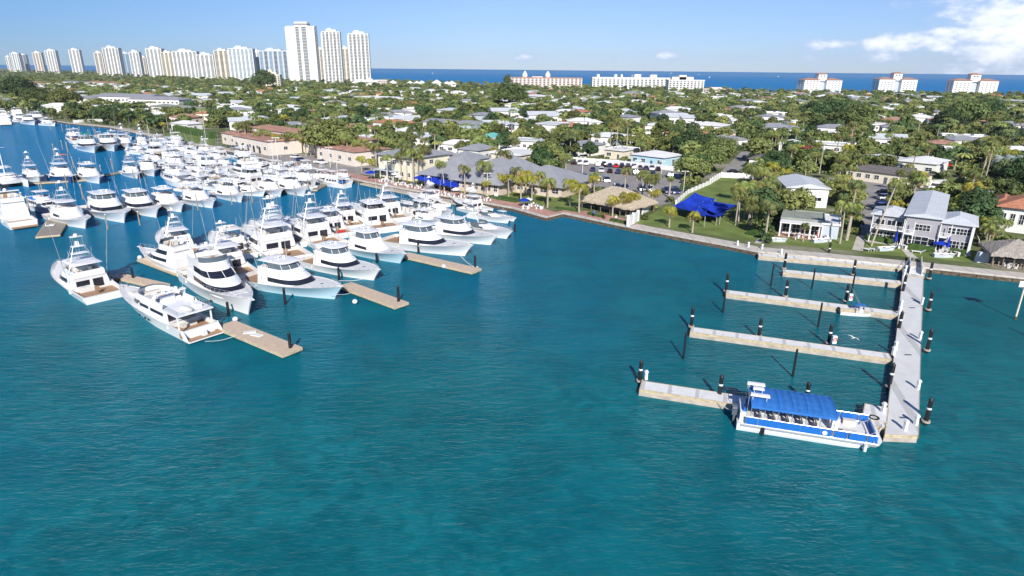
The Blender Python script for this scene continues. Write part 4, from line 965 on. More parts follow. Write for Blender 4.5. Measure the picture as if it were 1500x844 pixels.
def shore_push(f):
    o = f[0]; p = o.location
    for a, c in zip(SHORE, SHORE[1:]):
        ab = c - a; t = (p - a).dot(ab) / ab.length_squared
        if -.02 <= t <= 1.02:
            n = Vector((-ab.y, ab.x, 0)).normalized(); d_ = (p - a).dot(n); dr = Vector((math.cos(o.rotation_euler.z), math.sin(o.rotation_euler.z), 0)); need = abs(dr.dot(n)) * f[1] + f[2] + .8
            if -40 < d_ and d_ > -need: o.location = p - n * min(d_ + need, 2.5)
            return
for it in range(90):
    n_c = 0; CS = [corners(f) for f in FLEET]
    for i in range(len(FLEET)):
        for j in range(i):
            A, B_ = FLEET[i], FLEET[j]; dx = A[0].location - B_[0].location
            if dx.length > A[1] + B_[1]: continue
            r = overlap(CS[i], CS[j])
            if r and r[0] > .05:
                n_c += 1; t = A[3] + B_[3]; k = min(r[0], .8) * .6; v = Vector((r[1], r[2], 0)); A[0].location += v * k * A[3] / t; B_[0].location -= v * k * B_[3] / t; CS[i] = corners(A); CS[j] = corners(B_)
    for f in FLEET: shore_push(f)
    if not n_c: break
def remove_thing(o):
    for c in [q for q in bpy.data.objects if q.parent == o]:
        for g in [q for q in bpy.data.objects if q.parent == c]: bpy.data.objects.remove(g)
        bpy.data.objects.remove(c)
    bpy.data.objects.remove(o)
keep_ = []
for f in sorted(FLEET, key=lambda f: f[4]):
    if f[4] and any((r := overlap(corners(f), corners(g))) and r[0] > .5 for g in keep_) and not any(f[0] == P_.root for P_ in PROTO.values()): remove_thing(f[0]); continue
    keep_.append(f)
print('fleet', len(FLEET), 'kept', len(keep_), 'conflicts', n_c)
for i, f in enumerate(sorted([f for f in keep_ if f[4]], key=lambda f: proj(f[0].location)[0])): f[0]['label'] = 'white boat packed among the inner rows of the marina, %s from the left of those' % ordw(i)
# bare masts rising from the back rows belong to small sloops
for (x, y, top, lab) in ((255, 232, 195, 'slim sailing boat with tall mast between the back and middle rows'), (222, 226, 205, 'slim sailing boat with mast leaning left of the middle row'), (302, 216, 198, 'slim sailing boat with mast near the pink villa quay')):
    boat_proto('sail').place(G(x, y), R(-30), lab, GB, .8, 'sailboat')
# green canvas, awning, curtains
def small(name, mb, m, loc, label, cat, group=None, rz=0, smooth=False):
    o = mb.obj(name, m, None, smooth, loc, rz); return tag(o, label, cat, group)

# ------------------------------------------------------------------ timber docks
def dock(px0, px1, w_, label, top='timber_dock', z=.62, name='timber_dock', hang=0, edge='timber_edge', group='docks of the left marina'):
    A, B_ = G(*px0, z), G(*px1, z); d = B_ - A; L = d.length; rz = math.atan2(d.y, d.x)
    root = thing(name, label, 'dock', (A.x, A.y, 0), rz, group)
    MB().box(L / 2, 0, z - .1, L, w_, .1).obj('deck', top, root)
    b = MB()
    for s in (-1, 1): b.box(L / 2, s * (w_ / 2 + .03), z - .42, L + .1, .1, .40)
    b.box(L + .05, 0, z - .42, .1, w_ + .15, .40); b.box(-.05, 0, z - .42, .1, w_ + .15, .40); b.obj('edge_beam', edge, root)
    f = MB(); n = max(int(L / 3), 1)
    for i in range(n): f.box(L * (i + .5) / n, 0, -.35, L / n * .86, w_ * .88, .55)
    f.obj('float', 'seawall_face', root)
    return root, L
dock((330, 474), (428, 514), 2.9, 'timber finger dock with round fender, beside the stern of the large motor yacht')
dock((505, 416), (588, 446), 2.7, 'timber finger dock between the ice blue yacht and open water')
dock((592, 372), (698, 396), 2.7, 'timber finger dock in front of the tall white yachts')
dock((278, 403), (210, 378), 2.2, 'timber dock end with white fenders beside the rounded bow')
dock((240, 418), (168, 402), 2.0, 'timber dock end with black pile between the tower boat and the large motor yacht')
dock((70, 345), (86, 318), 4.2, 'grey floating dock square beside the folded foredeck boat', 'timber_grey', .6)
dock((40, 268), (140, 262), 2.0, 'weathered walkway behind the sailing catamaran', 'timber_grey')
dock((152, 256), (196, 248), 1.6, 'weathered dock end with white posts past the middle row', 'timber_grey')
dock((318, 284), (345, 288), 2.2, 'wooden dock between the fourth and fifth front row boats', 'timber_grey')
dock((532, 268), (700, 303), 2.4, 'long pale dock lying along the promenade seawall', 'concrete_old', .5, 'seawall_dock')
dock((425, 245), (520, 262), 1.6, 'narrow dock under the brick promenade', 'timber_grey')
dock((300, 215), (208, 203), 1.6, 'narrow far dock below the quay lawn', 'timber_grey')
dock((460, 278), (478, 268), 1.8, 'short dock end beside the yellow boat', 'timber_grey')
dock((285, 398), (560, 290), 3.0, 'main walkway of the marina running between the tower boats to the promenade', 'timber_dock')

def pile_proto(kind):
    root = thing('mooring_pile', None, None)
    if kind == 'band':
        MB().cyl((0, 0, -1.2), (0, 0, 3.25), .235, .225, 12).obj('shaft', 'pile_black', root, True)
        MB().cyl((0, 0, 3.25), (0, 0, 3.62), .25, .03, 12).obj('cap', 'pile_black', root, True); MB().cyl((0, 0, 2.05), (0, 0, 2.3), .243, .243, 12, False).obj('reflective_band', 'white_paint', root, True)
        b = MB(); b.cyl((0, 0, .38), (0, 0, .58), .42, .42, 12); b.obj('guide_collar', 'concrete_old', root)
    elif kind == 'plain':
        MB().cyl((0, 0, -1.2), (0, 0, 3.0), .23, .2, 10).obj('shaft', 'pile_black', root, True); MB().cyl((0, 0, 3.0), (0, 0, 3.3), .22, .03, 10).obj('cap', 'pile_black', root, True)
    elif kind == 'thin':
        MB().cyl((0, 0, -1.2), (0, 0, 2.75), .15, .13, 9).obj('shaft', 'pile_black', root, True); MB().cyl((0, 0, 2.75), (0, 0, 2.85), .14, .05, 9).obj('cap', 'pile_black', root, True)
    else:
        MB().cyl((0, 0, -1.2), (0, 0, 3.6), .17, .14, 8).obj('shaft', 'pile_wood', root, True); MB().cyl((0, 0, 3.6), (0, 0, 3.85), .16, .02, 8).obj('cap', 'white_paint', root, True)
    return Proto(root)
PP = {k: pile_proto(k) for k in ('band', 'plain', 'thin', 'wood')}
def H_at(base, topy, z=0):
    b = G(*base, z); lo, hi = 0, 60
    for _ in range(30):
        m_ = (lo + hi) / 2
        if proj((b.x, b.y, z + m_))[1] > topy: lo = m_
        else: hi = m_
    return lo
for i, (x, y, ty, lab) in enumerate([(426, 516, 486, 'black pile with ring at the end of the nearest timber dock'), (584, 447, 418, 'black pile with white ring at the end of the middle timber dock'), (696, 396, 374, 'black pile with white ring at the end of the farther timber dock'),
        (212, 376, 358, 'black pile at the dock end by the rounded bow'), (196, 412, 392, 'black pile between the tower boat and the large motor yacht'), (335, 460, 445, 'black pile at the corner of the nearest timber dock'),
        (418, 446, 421, 'lone black pile in the water below the ice blue hull'), (497, 411, 391, 'black pile by the root of the middle timber dock'), (613, 371, 352, 'black pile beside the tall white yachts'), (552, 385, 374, 'black pile in front of the solid front sportfisher'),
        (754, 340, 328, 'black pile off the bow of the last cruiser')]):
    PP['plain'].place(G(x, y), 0, lab, 'black piles of the left marina', (1, 1, max(H_at((x, y), ty) / 3.3, .6)), 'mooring pile')
k = 0
WOODP = [(80, 226), (92, 219), (99, 222), (75, 191), (92, 193), (100, 196), (118, 198), (131, 202), (142, 204), (186, 232), (165, 248), (150, 262), (4, 303), (14, 300), (25, 300), (36, 305), (44, 312), (62, 280), (99, 276), (122, 292),
         (158, 336), (205, 330), (252, 322), (290, 308), (340, 300), (370, 297), (398, 293), (432, 288), (433, 275), (452, 278), (490, 270), (245, 262), (228, 256), (262, 232), (282, 226), (246, 228), (232, 222), (270, 246), (350, 246), (330, 288), (336, 290), (310, 260), (196, 262), (206, 268), (58, 262), (108, 246), (118, 250), (172, 208), (220, 224), (240, 232)]
for i, (x, y) in enumerate(sorted(WOODP)):
    PP['wood'].place(G(x, y), 0, 'weathered wooden pile with pale top, %s from the left among those in the left marina' % ordw(i), 'wooden piles of the left marina', (1, 1, random.uniform(.8, 1.25)), 'mooring pile')
b = MB(); b.ball((0, 0, .25), .42, .42, .38, 10, 5, -.9)
fm = b.mesh('fender', 'white_paint', True)
for i, (x, y, lab) in enumerate(((520, 444, 'round white fender floating at the edge of the middle timber dock'), (650, 392, 'round white fender at the edge of the farther timber dock'), (345, 470, 'round white fender near the large motor yacht stern'), (205, 379, 'round white fender at the dock end below the black pile'), (222, 377, 'second white fender on the dock end by the rounded bow'))):
    o = bpy.data.objects.new('round_fender', fm); COL.objects.link(o); o.location = G(x, y, .3); tag(o, lab, 'fender', 'white fenders on the timber docks')
# gear on the floating dock
o = MB().box(0, 0, 0, 1.6, 1.6, .12).box(-.7, 0, .12, .1, 1.5, .5).obj('dock_box', 'white_paint', None, False, G(74, 330, .62), .4); tag(o, 'white tray box standing on the grey floating dock', 'dock box')
# two rings round the end piles
for (x, y, lab) in ((584, 447, 'white guide ring round the pile of the middle timber dock'), (696, 396, 'white guide ring round the pile of the farther timber dock'), (426, 516, 'pale guide ring round the pile of the nearest timber dock')):
    b = MB()
    for i in range(16):
        a0, a1 = 2 * PI * i / 16, 2 * PI * (i + 1) / 16; b.cyl((.62 * math.cos(a0), .62 * math.sin(a0), .5), (.62 * math.cos(a1), .62 * math.sin(a1), .5), .09, .09, 5)
    p = G(x, y); small('guide_ring', b, 'white_paint', (p.x, p.y, 0), lab, 'guide ring')
# mooring mattress-like paddle boards floating in the left marina cluster
b = MB(); b.ball((0, 0, .12), 1.5, .42, .12, 12, 4, -.8); bm_ = b.mesh('paddleboard', 'glass_grey', True)
for x, y, lab in ((350, 410, 'grey paddleboard floating off the three level yacht, nearest the yacht'), (353, 414, 'grey paddleboard floating in the middle of three by the ice blue hull'), (359, 418, 'grey paddleboard floating lowest of three by the ice blue hull')):
    o = bpy.data.objects.new('paddleboard', bm_); COL.objects.link(o); o.location = G(x, y, 0); o.rotation_euler.z = R(10); tag(o, lab, 'paddleboard', 'paddleboards by the ice blue yacht')
# ------------------------------------------------------------------ grey pier on the right
ZP = .8
def quad_dock(name, label, P, deckm, cat='dock', z=ZP, group=None, skirt=True, ux=None):
    """a floating slab over four corners (world x, y)"""
    c = sum(P, Vector((0, 0, 0))) / 4; d = (P[1] - P[0]) + (P[2] - P[3]); rz = math.atan2(d.y, d.x); root = thing(name, label, cat, (c.x, c.y, 0), rz, group)
    inv = Matrix.Rotation(-rz, 3, 'Z'); Q = [(inv @ (p - c)) for p in P]; xy = [(q.x, q.y) for q in Q]
    MB().prism(xy, z - .12, z).obj('deck', deckm, root)
    def grow(k):
        o = []
        for q in Q: l = q.to_2d(); o.append((q.x + math.copysign(k, q.x), q.y + math.copysign(k, q.y)))
        return o
    g = grow(.10); b = MB()
    for i in range(4):
        a, e = xy[i], xy[(i + 1) % 4]; ga, ge = g[i], g[(i + 1) % 4]
        b.rings([[(a[0], a[1], z - .4), (a[0], a[1], z + .02), (ga[0], ga[1], z + .02), (ga[0], ga[1], z - .4)], [(e[0], e[1], z - .4), (e[0], e[1], z + .02), (ge[0], ge[1], z + .02), (ge[0], ge[1], z - .4)]], True, True, True)
    bt = b
    for i in range(4):
        a, e = Vector(g[i]), Vector(g[(i + 1) % 4]); L = (e - a).length; n = int(L / .62)
        for k_ in range(n + 1):
            q = a.lerp(e, k_ / max(n, 1)); bt.box(q.x, q.y, z - .36, .07, .07, .34)
    b.obj('edge_beam', 'timber_edge', root)
    s = grow(-.12); MB().prism(s, -.5, z - .38).obj('float', 'concrete_old', root)
    return root
def PT(x, y): return G(x, y, ZP)
pier = quad_dock('pier', 'wide grey pier running from the shore out past the fingers', [PT(1297, 636), PT(1346, 638), PT(1352, 408), PT(1322, 404)], 'pier_deck')
GF = 'finger docks of the grey pier'
quad_dock('gangway_landing', 'grey landing joining the pier to the seawall', [PT(1323, 403), PT(1352, 407), PT(1356, 394), PT(1324, 392)], 'pier_deck')
def finger(a, b_, w_, label):
    A, B_ = PT(*a), PT(*b_); d = (B_ - A).normalized(); n = Vector((-d.y, d.x, 0)) * w_
    return quad_dock('finger_dock', label, [A, B_, B_ + n, A + n], 'dock_deck', group=GF)
finger((938, 570), (1297, 626), 2.05, 'grey finger dock that the blue canopied ferry lies against')
finger((1012, 486), (1305, 526), 1.75, 'long empty grey finger dock, next beyond the ferry')
finger((1064, 430), (1317, 462), 1.75, 'grey finger dock that the small blue topped boat lies against')
finger((1148, 399), (1321, 416), 1.75, 'short grey finger dock nearest the seawall')
finger((1112, 375), (1326, 393), 2.0, 'grey dock lying close along the seawall')
quad_dock('finger_dock', 'short wide grey landing at the ferry bow', [G(1264, 612, ZP + .03), G(1298, 619, ZP + .03), G(1301, 598, ZP + .03), G(1268, 592, ZP + .03)], 'dock_deck', group=GF, z=ZP + .03)
# gangway with white side rails
A, B_ = G(1341, 402, ZP + .1), G(1341, 380, ZP + .35); d = B_ - A; rz = math.atan2(d.y, d.x); L = d.length
gw = thing('gangway', 'short gangway with white side panels from pier to shore', 'gangway', (A.x, A.y, ZP), rz)
MB().box(L / 2, 0, .08, L, 1.7, .08).obj('walkway', 'dock_deck', gw)
for s in (-1, 1): MB().box(L / 2, s * .92, .05, L, .1, 1.0).obj('side_panel', 'white_paint', gw)
# banded piles: base pixel, top pixel row, words
BP = [(937, 562, 527, 'outer end of the ferry finger dock'), (1053, 586, 548, 'middle of the ferry finger dock, off the ferry stern'), (1180, 590, 559, 'far side of the ferry finger dock behind the ferry canopy'),
      (1012, 482, 449, 'outer end of the long empty finger dock'), (1111, 496, 465, 'middle of the long empty finger dock'), (1213, 506, 474, 'long empty finger dock beside the white and red box'),
      (1063, 430, 399, 'outer end of the small boat finger dock'), (1150, 437, 409, 'middle of the finger dock with the small boat'), (1238, 444, 415, 'stern of the small blue topped boat'),
      (1148, 396, 370, 'outer end of the short finger dock'), (1249, 405, 380, 'middle of the short finger dock'), (1213, 377, 355, 'dock lying along the seawall'),
      (1355, 622, 582, 'outer corner of the pier'), (1357, 517, 481, 'open side of the pier, second from its outer corner'), (1359, 457, 426, 'open side of the pier, third from its outer corner'), (1360, 411, 383, 'open side of the pier, closest to shore'),
      (1321, 433, 401, 'inner side of the pier by the short finger'), (1315, 488, 455, 'inner pier side between small boat finger and empty finger'), (1301, 571, 531, 'inner pier side between empty finger and ferry')]
for x, y, ty, lab in BP:
    PP['band'].place(G(x, y), 0, 'banded black pile at the ' + lab, 'banded piles of the grey pier', (1, 1, H_at((x, y), ty) / 3.62), 'mooring pile')
for x, y, ty, lab in [(1129, 419, 387, 'left of the short finger dock'), (1189, 423, 393, 'between the short finger and the small boat finger'), (1059, 458, 430, 'below the outer end of the small boat finger'), (1198, 479, 443, 'between the small boat finger and the empty finger'),
                      (1161, 552, 511, 'between the empty finger and the ferry'), (1001, 526, 487, 'below the outer end of the empty finger'), (1247, 430, 398, 'above the small blue topped boat')]:
    PP['thin'].place(G(x, y), 0, 'slender black pile in open water ' + lab, 'slender piles among the finger docks', (1, 1, H_at((x, y), ty) / 2.85), 'mooring pile')
# white power pedestals
root = thing('power_pedestal', None, None); MB().box(0, 0, 0, .34, .34, .95, 0, .8).obj('post', 'white_paint', root); MB().box(0, 0, .95, .42, .42, .25, 0, .6).obj('head', 'white_paint', root)
MB().box(.16, 0, .55, .06, .2, .22).obj('socket', 'glass_grey', root); ped = Proto(root)
PED = [(1293, 604, 'by the ferry bow on the inner edge of the pier'), (1341, 622, 'at the outer corner of the pier'), (1325, 630, 'in the middle of the pier end'), (1344, 570, 'on the open edge of the pier, second from the end'), (1347, 497, 'on the open edge of the pier beside the empty finger'),
       (1308, 520, 'at the root of the empty finger dock, lower'), (1311, 512, 'at the root of the empty finger dock, upper'), (1317, 460, 'at the root of the small boat finger, lower'), (1319, 450, 'at the root of the small boat finger, upper'), (1324, 404, 'at the root of the short finger dock'),
       (1350, 446, 'on the open edge of the pier opposite the small boat'), (1326, 398, 'beside the gangway on the landing'), (946, 556, 'at the outer end of the ferry finger dock'), (1144, 373, 'on the dock lying along the seawall')]
for x, y, lab in PED: ped.place(G(x, y, ZP), .2, 'white power pedestal ' + lab, 'power pedestals of the grey pier', 1, 'power pedestal')
for (x, y, lab) in ((1245, 440, 'white box with red lifebuoy beside the small blue topped boat'), (1221, 503, 'white box with red lifebuoy on the long empty finger dock')):
    r_ = thing('lifebuoy_stand', lab, 'lifebuoy stand', G(x, y, ZP), 0, 'lifebuoy stands'); MB().box(0, 0, 0, .55, .4, 1.1).obj('cabinet', 'white_paint', r_)
    b = MB()
    for i in range(14):
        a0, a1 = 2 * PI * i / 14, 2 * PI * (i + 1) / 14; b.cyl((.2 * math.cos(a0), -.24, .62 + .2 * math.sin(a0)), (.2 * math.cos(a1), -.24, .62 + .2 * math.sin(a1)), .06, .06, 5)
    b.obj('lifebuoy', 'red_paint', r_, True)
# cleats, hatches
cl = MB(); cl.box(0, 0, 0, .3, .06, .06); cl.box(-.1, 0, -.06, .05, .05, .08); cl.box(.1, 0, -.06, .05, .05, .08); cm = cl.mesh('cleat', 'metal')
CP = [(985, 577), (1030, 584), (1080, 592), (1060, 494), (1130, 504), (1180, 511), (1260, 522), (1110, 437), (1180, 446), (1280, 459), (1200, 404), (1290, 413), (1170, 381), (1290, 391), (1304, 560), (1316, 476)]
for i, (x, y) in enumerate(CP):
    o = bpy.data.objects.new('cleat', cm); COL.objects.link(o); o.location = G(x, y - 3, ZP + .06); tag(o, 'small metal mooring cleat, %s of those along the finger docks and pier' % ordw(i), 'cleat', 'cleats on the grey docks')
for i, (x, y, lab) in enumerate(((1330, 520, 'middle of the pier beside the empty finger'), (1336, 451, 'middle of the pier beside the small boat'), (1324, 612, 'outer end of the pier'))):
    o = MB().box(0, 0, 0, .9, .3, .03).obj('grating', 'glass_grey', None, False, G(x, y, ZP + .004)); tag(o, 'dark drain grating at the ' + lab, 'grating', 'gratings in the pier')
# coil of hose by the ferry bow
b = MB()
for k_ in range(3):
    for i in range(14):
        a0, a1 = 2 * PI * i / 14, 2 * PI * (i + 1) / 14; r0 = .35 + .09 * k_; b.cyl((r0 * math.cos(a0), r0 * math.sin(a0), .04), (r0 * math.cos(a1), r0 * math.sin(a1), .04), .035, .035, 4)
small('hose_coil', b, 'rubber', G(1280, 612, ZP), 'dark coiled hose on the landing by the ferry bow', 'hose')
# handrail of the shore ramp
b = MB(); P0 = G(1322, 398, ZP); P1 = G(1331, 385, ZL)
for s in (0, 1.4):
    o_ = Vector((s, .5 * s, 0)); b.tube([P0 + o_, P0 + o_ + Vector((0, 0, 1)), P1 + o_ + Vector((0, 0, 1)), P1 + o_], .04, 5)
    b.cyl((P0 + P1) / 2 + o_, (P0 + P1) / 2 + o_ + Vector((0, 0, 1)), .04, .04, 5)
tag(b.obj('handrail', 'metal'), 'thin metal handrail on the ramp left of the gangway', 'handrail')

# ------------------------------------------------------------------ ferry
S, E = G(1078, 628), G(1286, 661); d = E - S; L = d.length; rz = math.atan2(d.y, d.x); c = (S + E) / 2; n = Vector((-d.y, d.x, 0)).normalized(); W = 4.3
c += n * (W / 2 - .35)
fy = thing('ferry_boat', 'white pontoon ferry with blue side panels, blue striped canopy and rear outboards', 'ferry', (c.x, c.y, 0), rz)
for s in (-1, 1):
    h = MB(); T = [0, .05, .3, .6, .8, .9, .96, 1]; rg = []
    for t in T:
        hw = .72 * (1 if t < .75 else max(1 - ((t - .75) / .25) ** 2, .04)); x = -L / 2 + L * t; zb = -.45 if t < .85 else lin(-.45, .55, (t - .85) / .15)
        rg.append([(x - (.5 if t == 1 else 0), s * (W / 2 - .72) - hw * .55, zb), (x, s * (W / 2 - .72) - hw, .35), (x, s * (W / 2 - .72) - hw, .85), (x, s * (W / 2 - .72) + hw, .85), (x, s * (W / 2 - .72) + hw, .35), (x - (.5 if t == 1 else 0), s * (W / 2 - .72) + hw * .55, zb)])
    h.rings(rg, True, True, True); h.obj('hull', 'gelcoat', fy)
MB().box(0, 0, .80, L * .985, W, .10).obj('deck', 'gelcoat_deck', fy)
MB().prism([(L / 2 - .15, -W / 2), (L / 2 + .35, -W / 2 + .9), (L / 2 + .35, W / 2 - .9), (L / 2 - .15, W / 2)], .7, .88).obj('bow_platform', 'gelcoat', fy)
MB().box(0, -W / 2 - .03, .62, L * .95, .08, .22).box(0, W / 2 + .03, .62, L * .95, .08, .22).obj('rub_rail', 'metal', fy)
gaps = [(-.44, -.355), (-.35, .165), (.185, .27), (.285, .40), (.415, .475)]
for s in (-1, 1):
    for (a, e) in gaps:
        MB().box(L * (a + e) / 2, s * (W / 2 - .05), .92, L * (e - a), .06, .78).obj('side_panel', 'panel_blue', fy)
    rl = MB(); rl.cyl((-L * .44, s * (W / 2 - .05), 1.76), (L * .475, s * (W / 2 - .05), 1.76), .035, .035, 5); rl.cyl((-L * .44, s * (W / 2 - .05), .93), (L * .475, s * (W / 2 - .05), .93), .035, .035, 5)
    for k_ in (-.44, -.352, -.2, -.05, .09, .175, .275, .408, .475): rl.cyl((L * k_, s * (W / 2 - .05), .9), (L * k_, s * (W / 2 - .05), 1.78), .035, .035, 5)
    rl.obj('side_rail', 'metal', fy)
MB().box(L * .477, 0, .92, .06, W * .9, .5).obj('bow_panel', 'panel_blue', fy)
zt = 3.15; cv = MB(); xs = [-L * .415 + L * .60 * i / 24 for i in range(25)]
rg = []
for i, x in enumerate(xs):
    sag = .045 if i % 2 else 0
    rg.append([(x, W * .53 * q, zt + .26 * (1 - q * q) - sag) for q in (-1, -.8, -.5, 0, .5, .8, 1)])
cv.rings(rg, False)
for s in (-1, 1):
    cv.rings([[(x, s * W * .53, zt), (x, s * W * .535, zt - (.28 if i % 2 else .2))] for i, x in enumerate(xs)], False)
can = cv.obj('canopy', 'canvas_blue', fy)
sm_ = MB()
for i in range(0, 25, 4): sm_.rings([[(xs[i] - .04, W * .53 * q, zt + .275 * (1 - q * q) + .01) for q in (-1, -.8, -.5, 0, .5, .8, 1)], [(xs[i] + .04, W * .53 * q, zt + .275 * (1 - q * q) + .01) for q in (-1, -.8, -.5, 0, .5, .8, 1)]], False)
sm_.obj('canopy_seam', 'panel_blue', can)
fr = MB()
for x in [-L * .41 + L * .585 * i / 6 for i in range(7)]:
    for s in (-1, 1): fr.cyl((x, s * W * .48, .9), (x, s * W * .5, zt - .02), .035, .035, 5)
    fr.tube([(x, W * .51 * q, zt + .22 * (1 - q * q) - .05) for q in (-1, -.5, 0, .5, 1)], .03, 4)
fr.obj('canopy_frame', 'metal', fy)
for i in range(5):
    x = -L * .31 + i * L * .10
    for s in (-1, 1):
        b = MB(); b.box(x, s * .95, .9, .45, 1.35, .45); b.box(x - .24, s * .95, 1.25, .1, 1.35, .55); b.obj('bench_seat', 'canvas_white', fy)
for x, y in ((L * .22, 1.2), (L * .3, -1.1), (L * .33, 1.2)): MB().box(x, y, .9, 1.2, .55, .5).obj('bow_bench', 'vinyl', fy)
MB().box(L * .20, -.5, .9, .6, .9, 1.2, 0, .85).obj('helm_console', 'gelcoat', fy)
MB().box(-L * .462, 0, .9, .55, W * .75, 1.0).obj('engine_box', 'gelcoat', fy); MB().box(-L * .45, -.9, 1.9, .3, .9, .35).obj('stern_seat', 'panel_blue', fy)
for i, (x, y) in enumerate(((-L * .40, -1.55), (-L * .36, -.0), (-L * .40, 1.5))):
    pass
for (x, y, lx) in ((-L * .355, -1.15, 1.9), (-L * .375, 1.35, 1.8), (-L * .36, .35, 1.1)):
    b = MB(); b.box(x, y, zt + .62, lx, .42, .22, 0, .96); b.cyl((x - lx * .35, y, zt + .1), (x - lx * .35, y, zt + .62), .03); b.cyl((x + lx * .35, y, zt + .1), (x + lx * .35, y, zt + .62), .03); b.obj('life_raft_case', 'white_paint', fy)
b = MB()
for y in (-1.5, 1.5): b.cyl((-L * .435, y, .9), (-L * .435, y, zt + .7), .03)
b.cyl((-L * .435, -1.5, zt + .6), (-L * .435, 1.5, zt + .6), .03); b.obj('light_mast', 'metal', fy)
ram = MB(); ram.tube([(L * .40, -1.3, .9), (L * .47, -1.3, 1.75), (L * .47, 1.3, 1.75), (L * .40, 1.3, .9)], .05, 5); ram.obj('bow_gate', 'metal', fy)
outboards(fy, -L / 2 - .25, .7, 2, 'glass_grey', 1.3); outboards(fy, -L / 2 - .2, .7, 1, 'car_silver')
for k_, m_ in ((-.31, 'rubber'), (.40, 'canvas_white')):
    b = MB(); b.cyl((L * k_, -W / 2 - .22, .1), (L * k_, -W / 2 - .22, .85), .17, .17, 8); b.obj('side_fender', m_, fy, True)
b = MB(); b.cyl((L * .12, -W / 2 - .02, 1.3), (L * .12, -W / 2 - .04, 1.3), .24, .24, 12); b.obj('round_emblem', 'white_paint', fy)
# small boat with blue top
S, E = G(1232, 459), G(1288, 464); d = E - S; sb = boat_proto('cc_blue'); kk = d.length / 9 * 1.12
cb = (S + E) / 2; sb.place((cb.x, cb.y - .1, 0), math.atan2(d.y, d.x), 'small white motorboat with bright blue canopy moored at the third finger dock', GB, kk, 'motorboat')
# channel marker at the right edge
p = G(1487, 468); r_ = thing('channel_marker', 'pale wooden post with white boxes at the right edge of the water', 'marker post', (p.x, p.y, 0)); hgt_ = H_at((1487, 468), 413)
MB().cyl((0, 0, -1), (0, 0, hgt_), .13, .11, 8).obj('post', 'wall_yellow', r_, True); MB().cyl((0, 0, -1), (0, 0, .5), .15, .15, 8).obj('post_foot', 'seawall_face', r_)
MB().box(-.5, 0, hgt_ - .8, .9, .15, .9).obj('sign_board', 'white_paint', r_); MB().box(.45, .2, hgt_ - 1.2, 1.1, .6, .9).obj('box', 'white_paint', r_); MB().box(-.1, 0, hgt_ - .2, 1.6, .1, .12).obj('crossbar', 'white_paint', r_)
p = G(1502, 492); r_ = PP['wood'].place(p, 0, 'weathered pile low in the water at the right edge below the marker post', 'wooden piles of the left marina', (1, 1, .5), 'mooring pile')
# gull gliding over the water inside the pier
b = MB(); b.ball((0, 0, 0), .3, .09, .09, 8, 4, -1)
for s in (-1, 1): b.face([(.12, s * .05, .03), (.02, s * .5, .18), (-.18, s * 1.0, .05), (-.1, s * .45, .12), (-.12, s * .05, .02)])
b.face([(-.25, -.03, 0), (-.5, -.12, 0), (-.5, .12, 0), (-.25, .03, 0)])
small('gull', b, 'canvas_white', G(1251, 495, 1.5), 'white gull gliding over the water between the finger docks', 'bird', rz=.4)
# ------------------------------------------------------------------ buildings (local frame: x along the front, y away from the viewer)
def frame_px(FL, FR, z=ZL):
    A, B_ = G(*FL, z), G(*FR, z); d = B_ - A; return A, d.length, math.atan2(d.y, d.x)
def foot(A, rz, x0, x1, y0, y1, m=2.5, front=7):
    c, s = math.cos(rz), math.sin(rz); P = []
    for x, y in ((x0 - m, y0 - front), (x1 + m, y0 - front), (x1 + m, y1 + m), (x0 - m, y1 + m)): P.append(Vector((A[0] + x * c - y * s, A[1] + x * s + y * c)))
    EXCL.append(P)
def roof_mb(kind, x0, x1, y0, y1, z, rise, oh=.6, th=.18):
    b = MB(); X0, X1, Y0, Y1 = x0 - oh, x1 + oh, y0 - oh, y1 + oh; w_, d_ = X1 - X0, Y1 - Y0
    b.box((X0 + X1) / 2, (Y0 + Y1) / 2, z, w_, d_, th)
    zz = z + th
    if kind == 'hip':
        k = min(w_, d_) / 2
        if w_ >= d_: r0, r1 = (X0 + k, (Y0 + Y1) / 2), (X1 - k, (Y0 + Y1) / 2)
        else: r0, r1 = ((X0 + X1) / 2, Y0 + k), ((X0 + X1) / 2, Y1 - k)
        R0, R1 = (*r0, zz + rise), (*r1, zz + rise); a, b_, c, d = (X0, Y0, zz), (X1, Y0, zz), (X1, Y1, zz), (X0, Y1, zz)
        if w_ >= d_: b.face([a, b_, R1, R0]); b.face([c, d, R0, R1]); b.face([b_, c, R1]); b.face([d, a, R0])
        else: b.face([a, b_, R0]); b.face([b_, c, R1, R0]); b.face([c, d, R1]); b.face([d, a, R0, R1])
    elif kind == 'gablex':     # ridge along x
        m_ = (Y0 + Y1) / 2; b.rings([[(X0, Y0, zz), (X0, m_, zz + rise), (X0, Y1, zz)], [(X1, Y0, zz), (X1, m_, zz + rise), (X1, Y1, zz)]], True, True, True)
    elif kind == 'gabley':
        m_ = (X0 + X1) / 2; b.rings([[(X0, Y0, zz), (m_, Y0, zz + rise), (X1, Y0, zz)], [(X0, Y1, zz), (m_, Y1, zz + rise), (X1, Y1, zz)]], True, True, True)
    elif kind == 'flat':
        for (cx, cy, sx_, sy_) in (((X0 + X1) / 2, Y0 + .12, w_, .24), ((X0 + X1) / 2, Y1 - .12, w_, .24), (X0 + .12, (Y0 + Y1) / 2, .24, d_ - .48), (X1 - .12, (Y0 + Y1) / 2, .24, d_ - .48)): b.box(cx, cy, zz, sx_, sy_, rise)
    return b
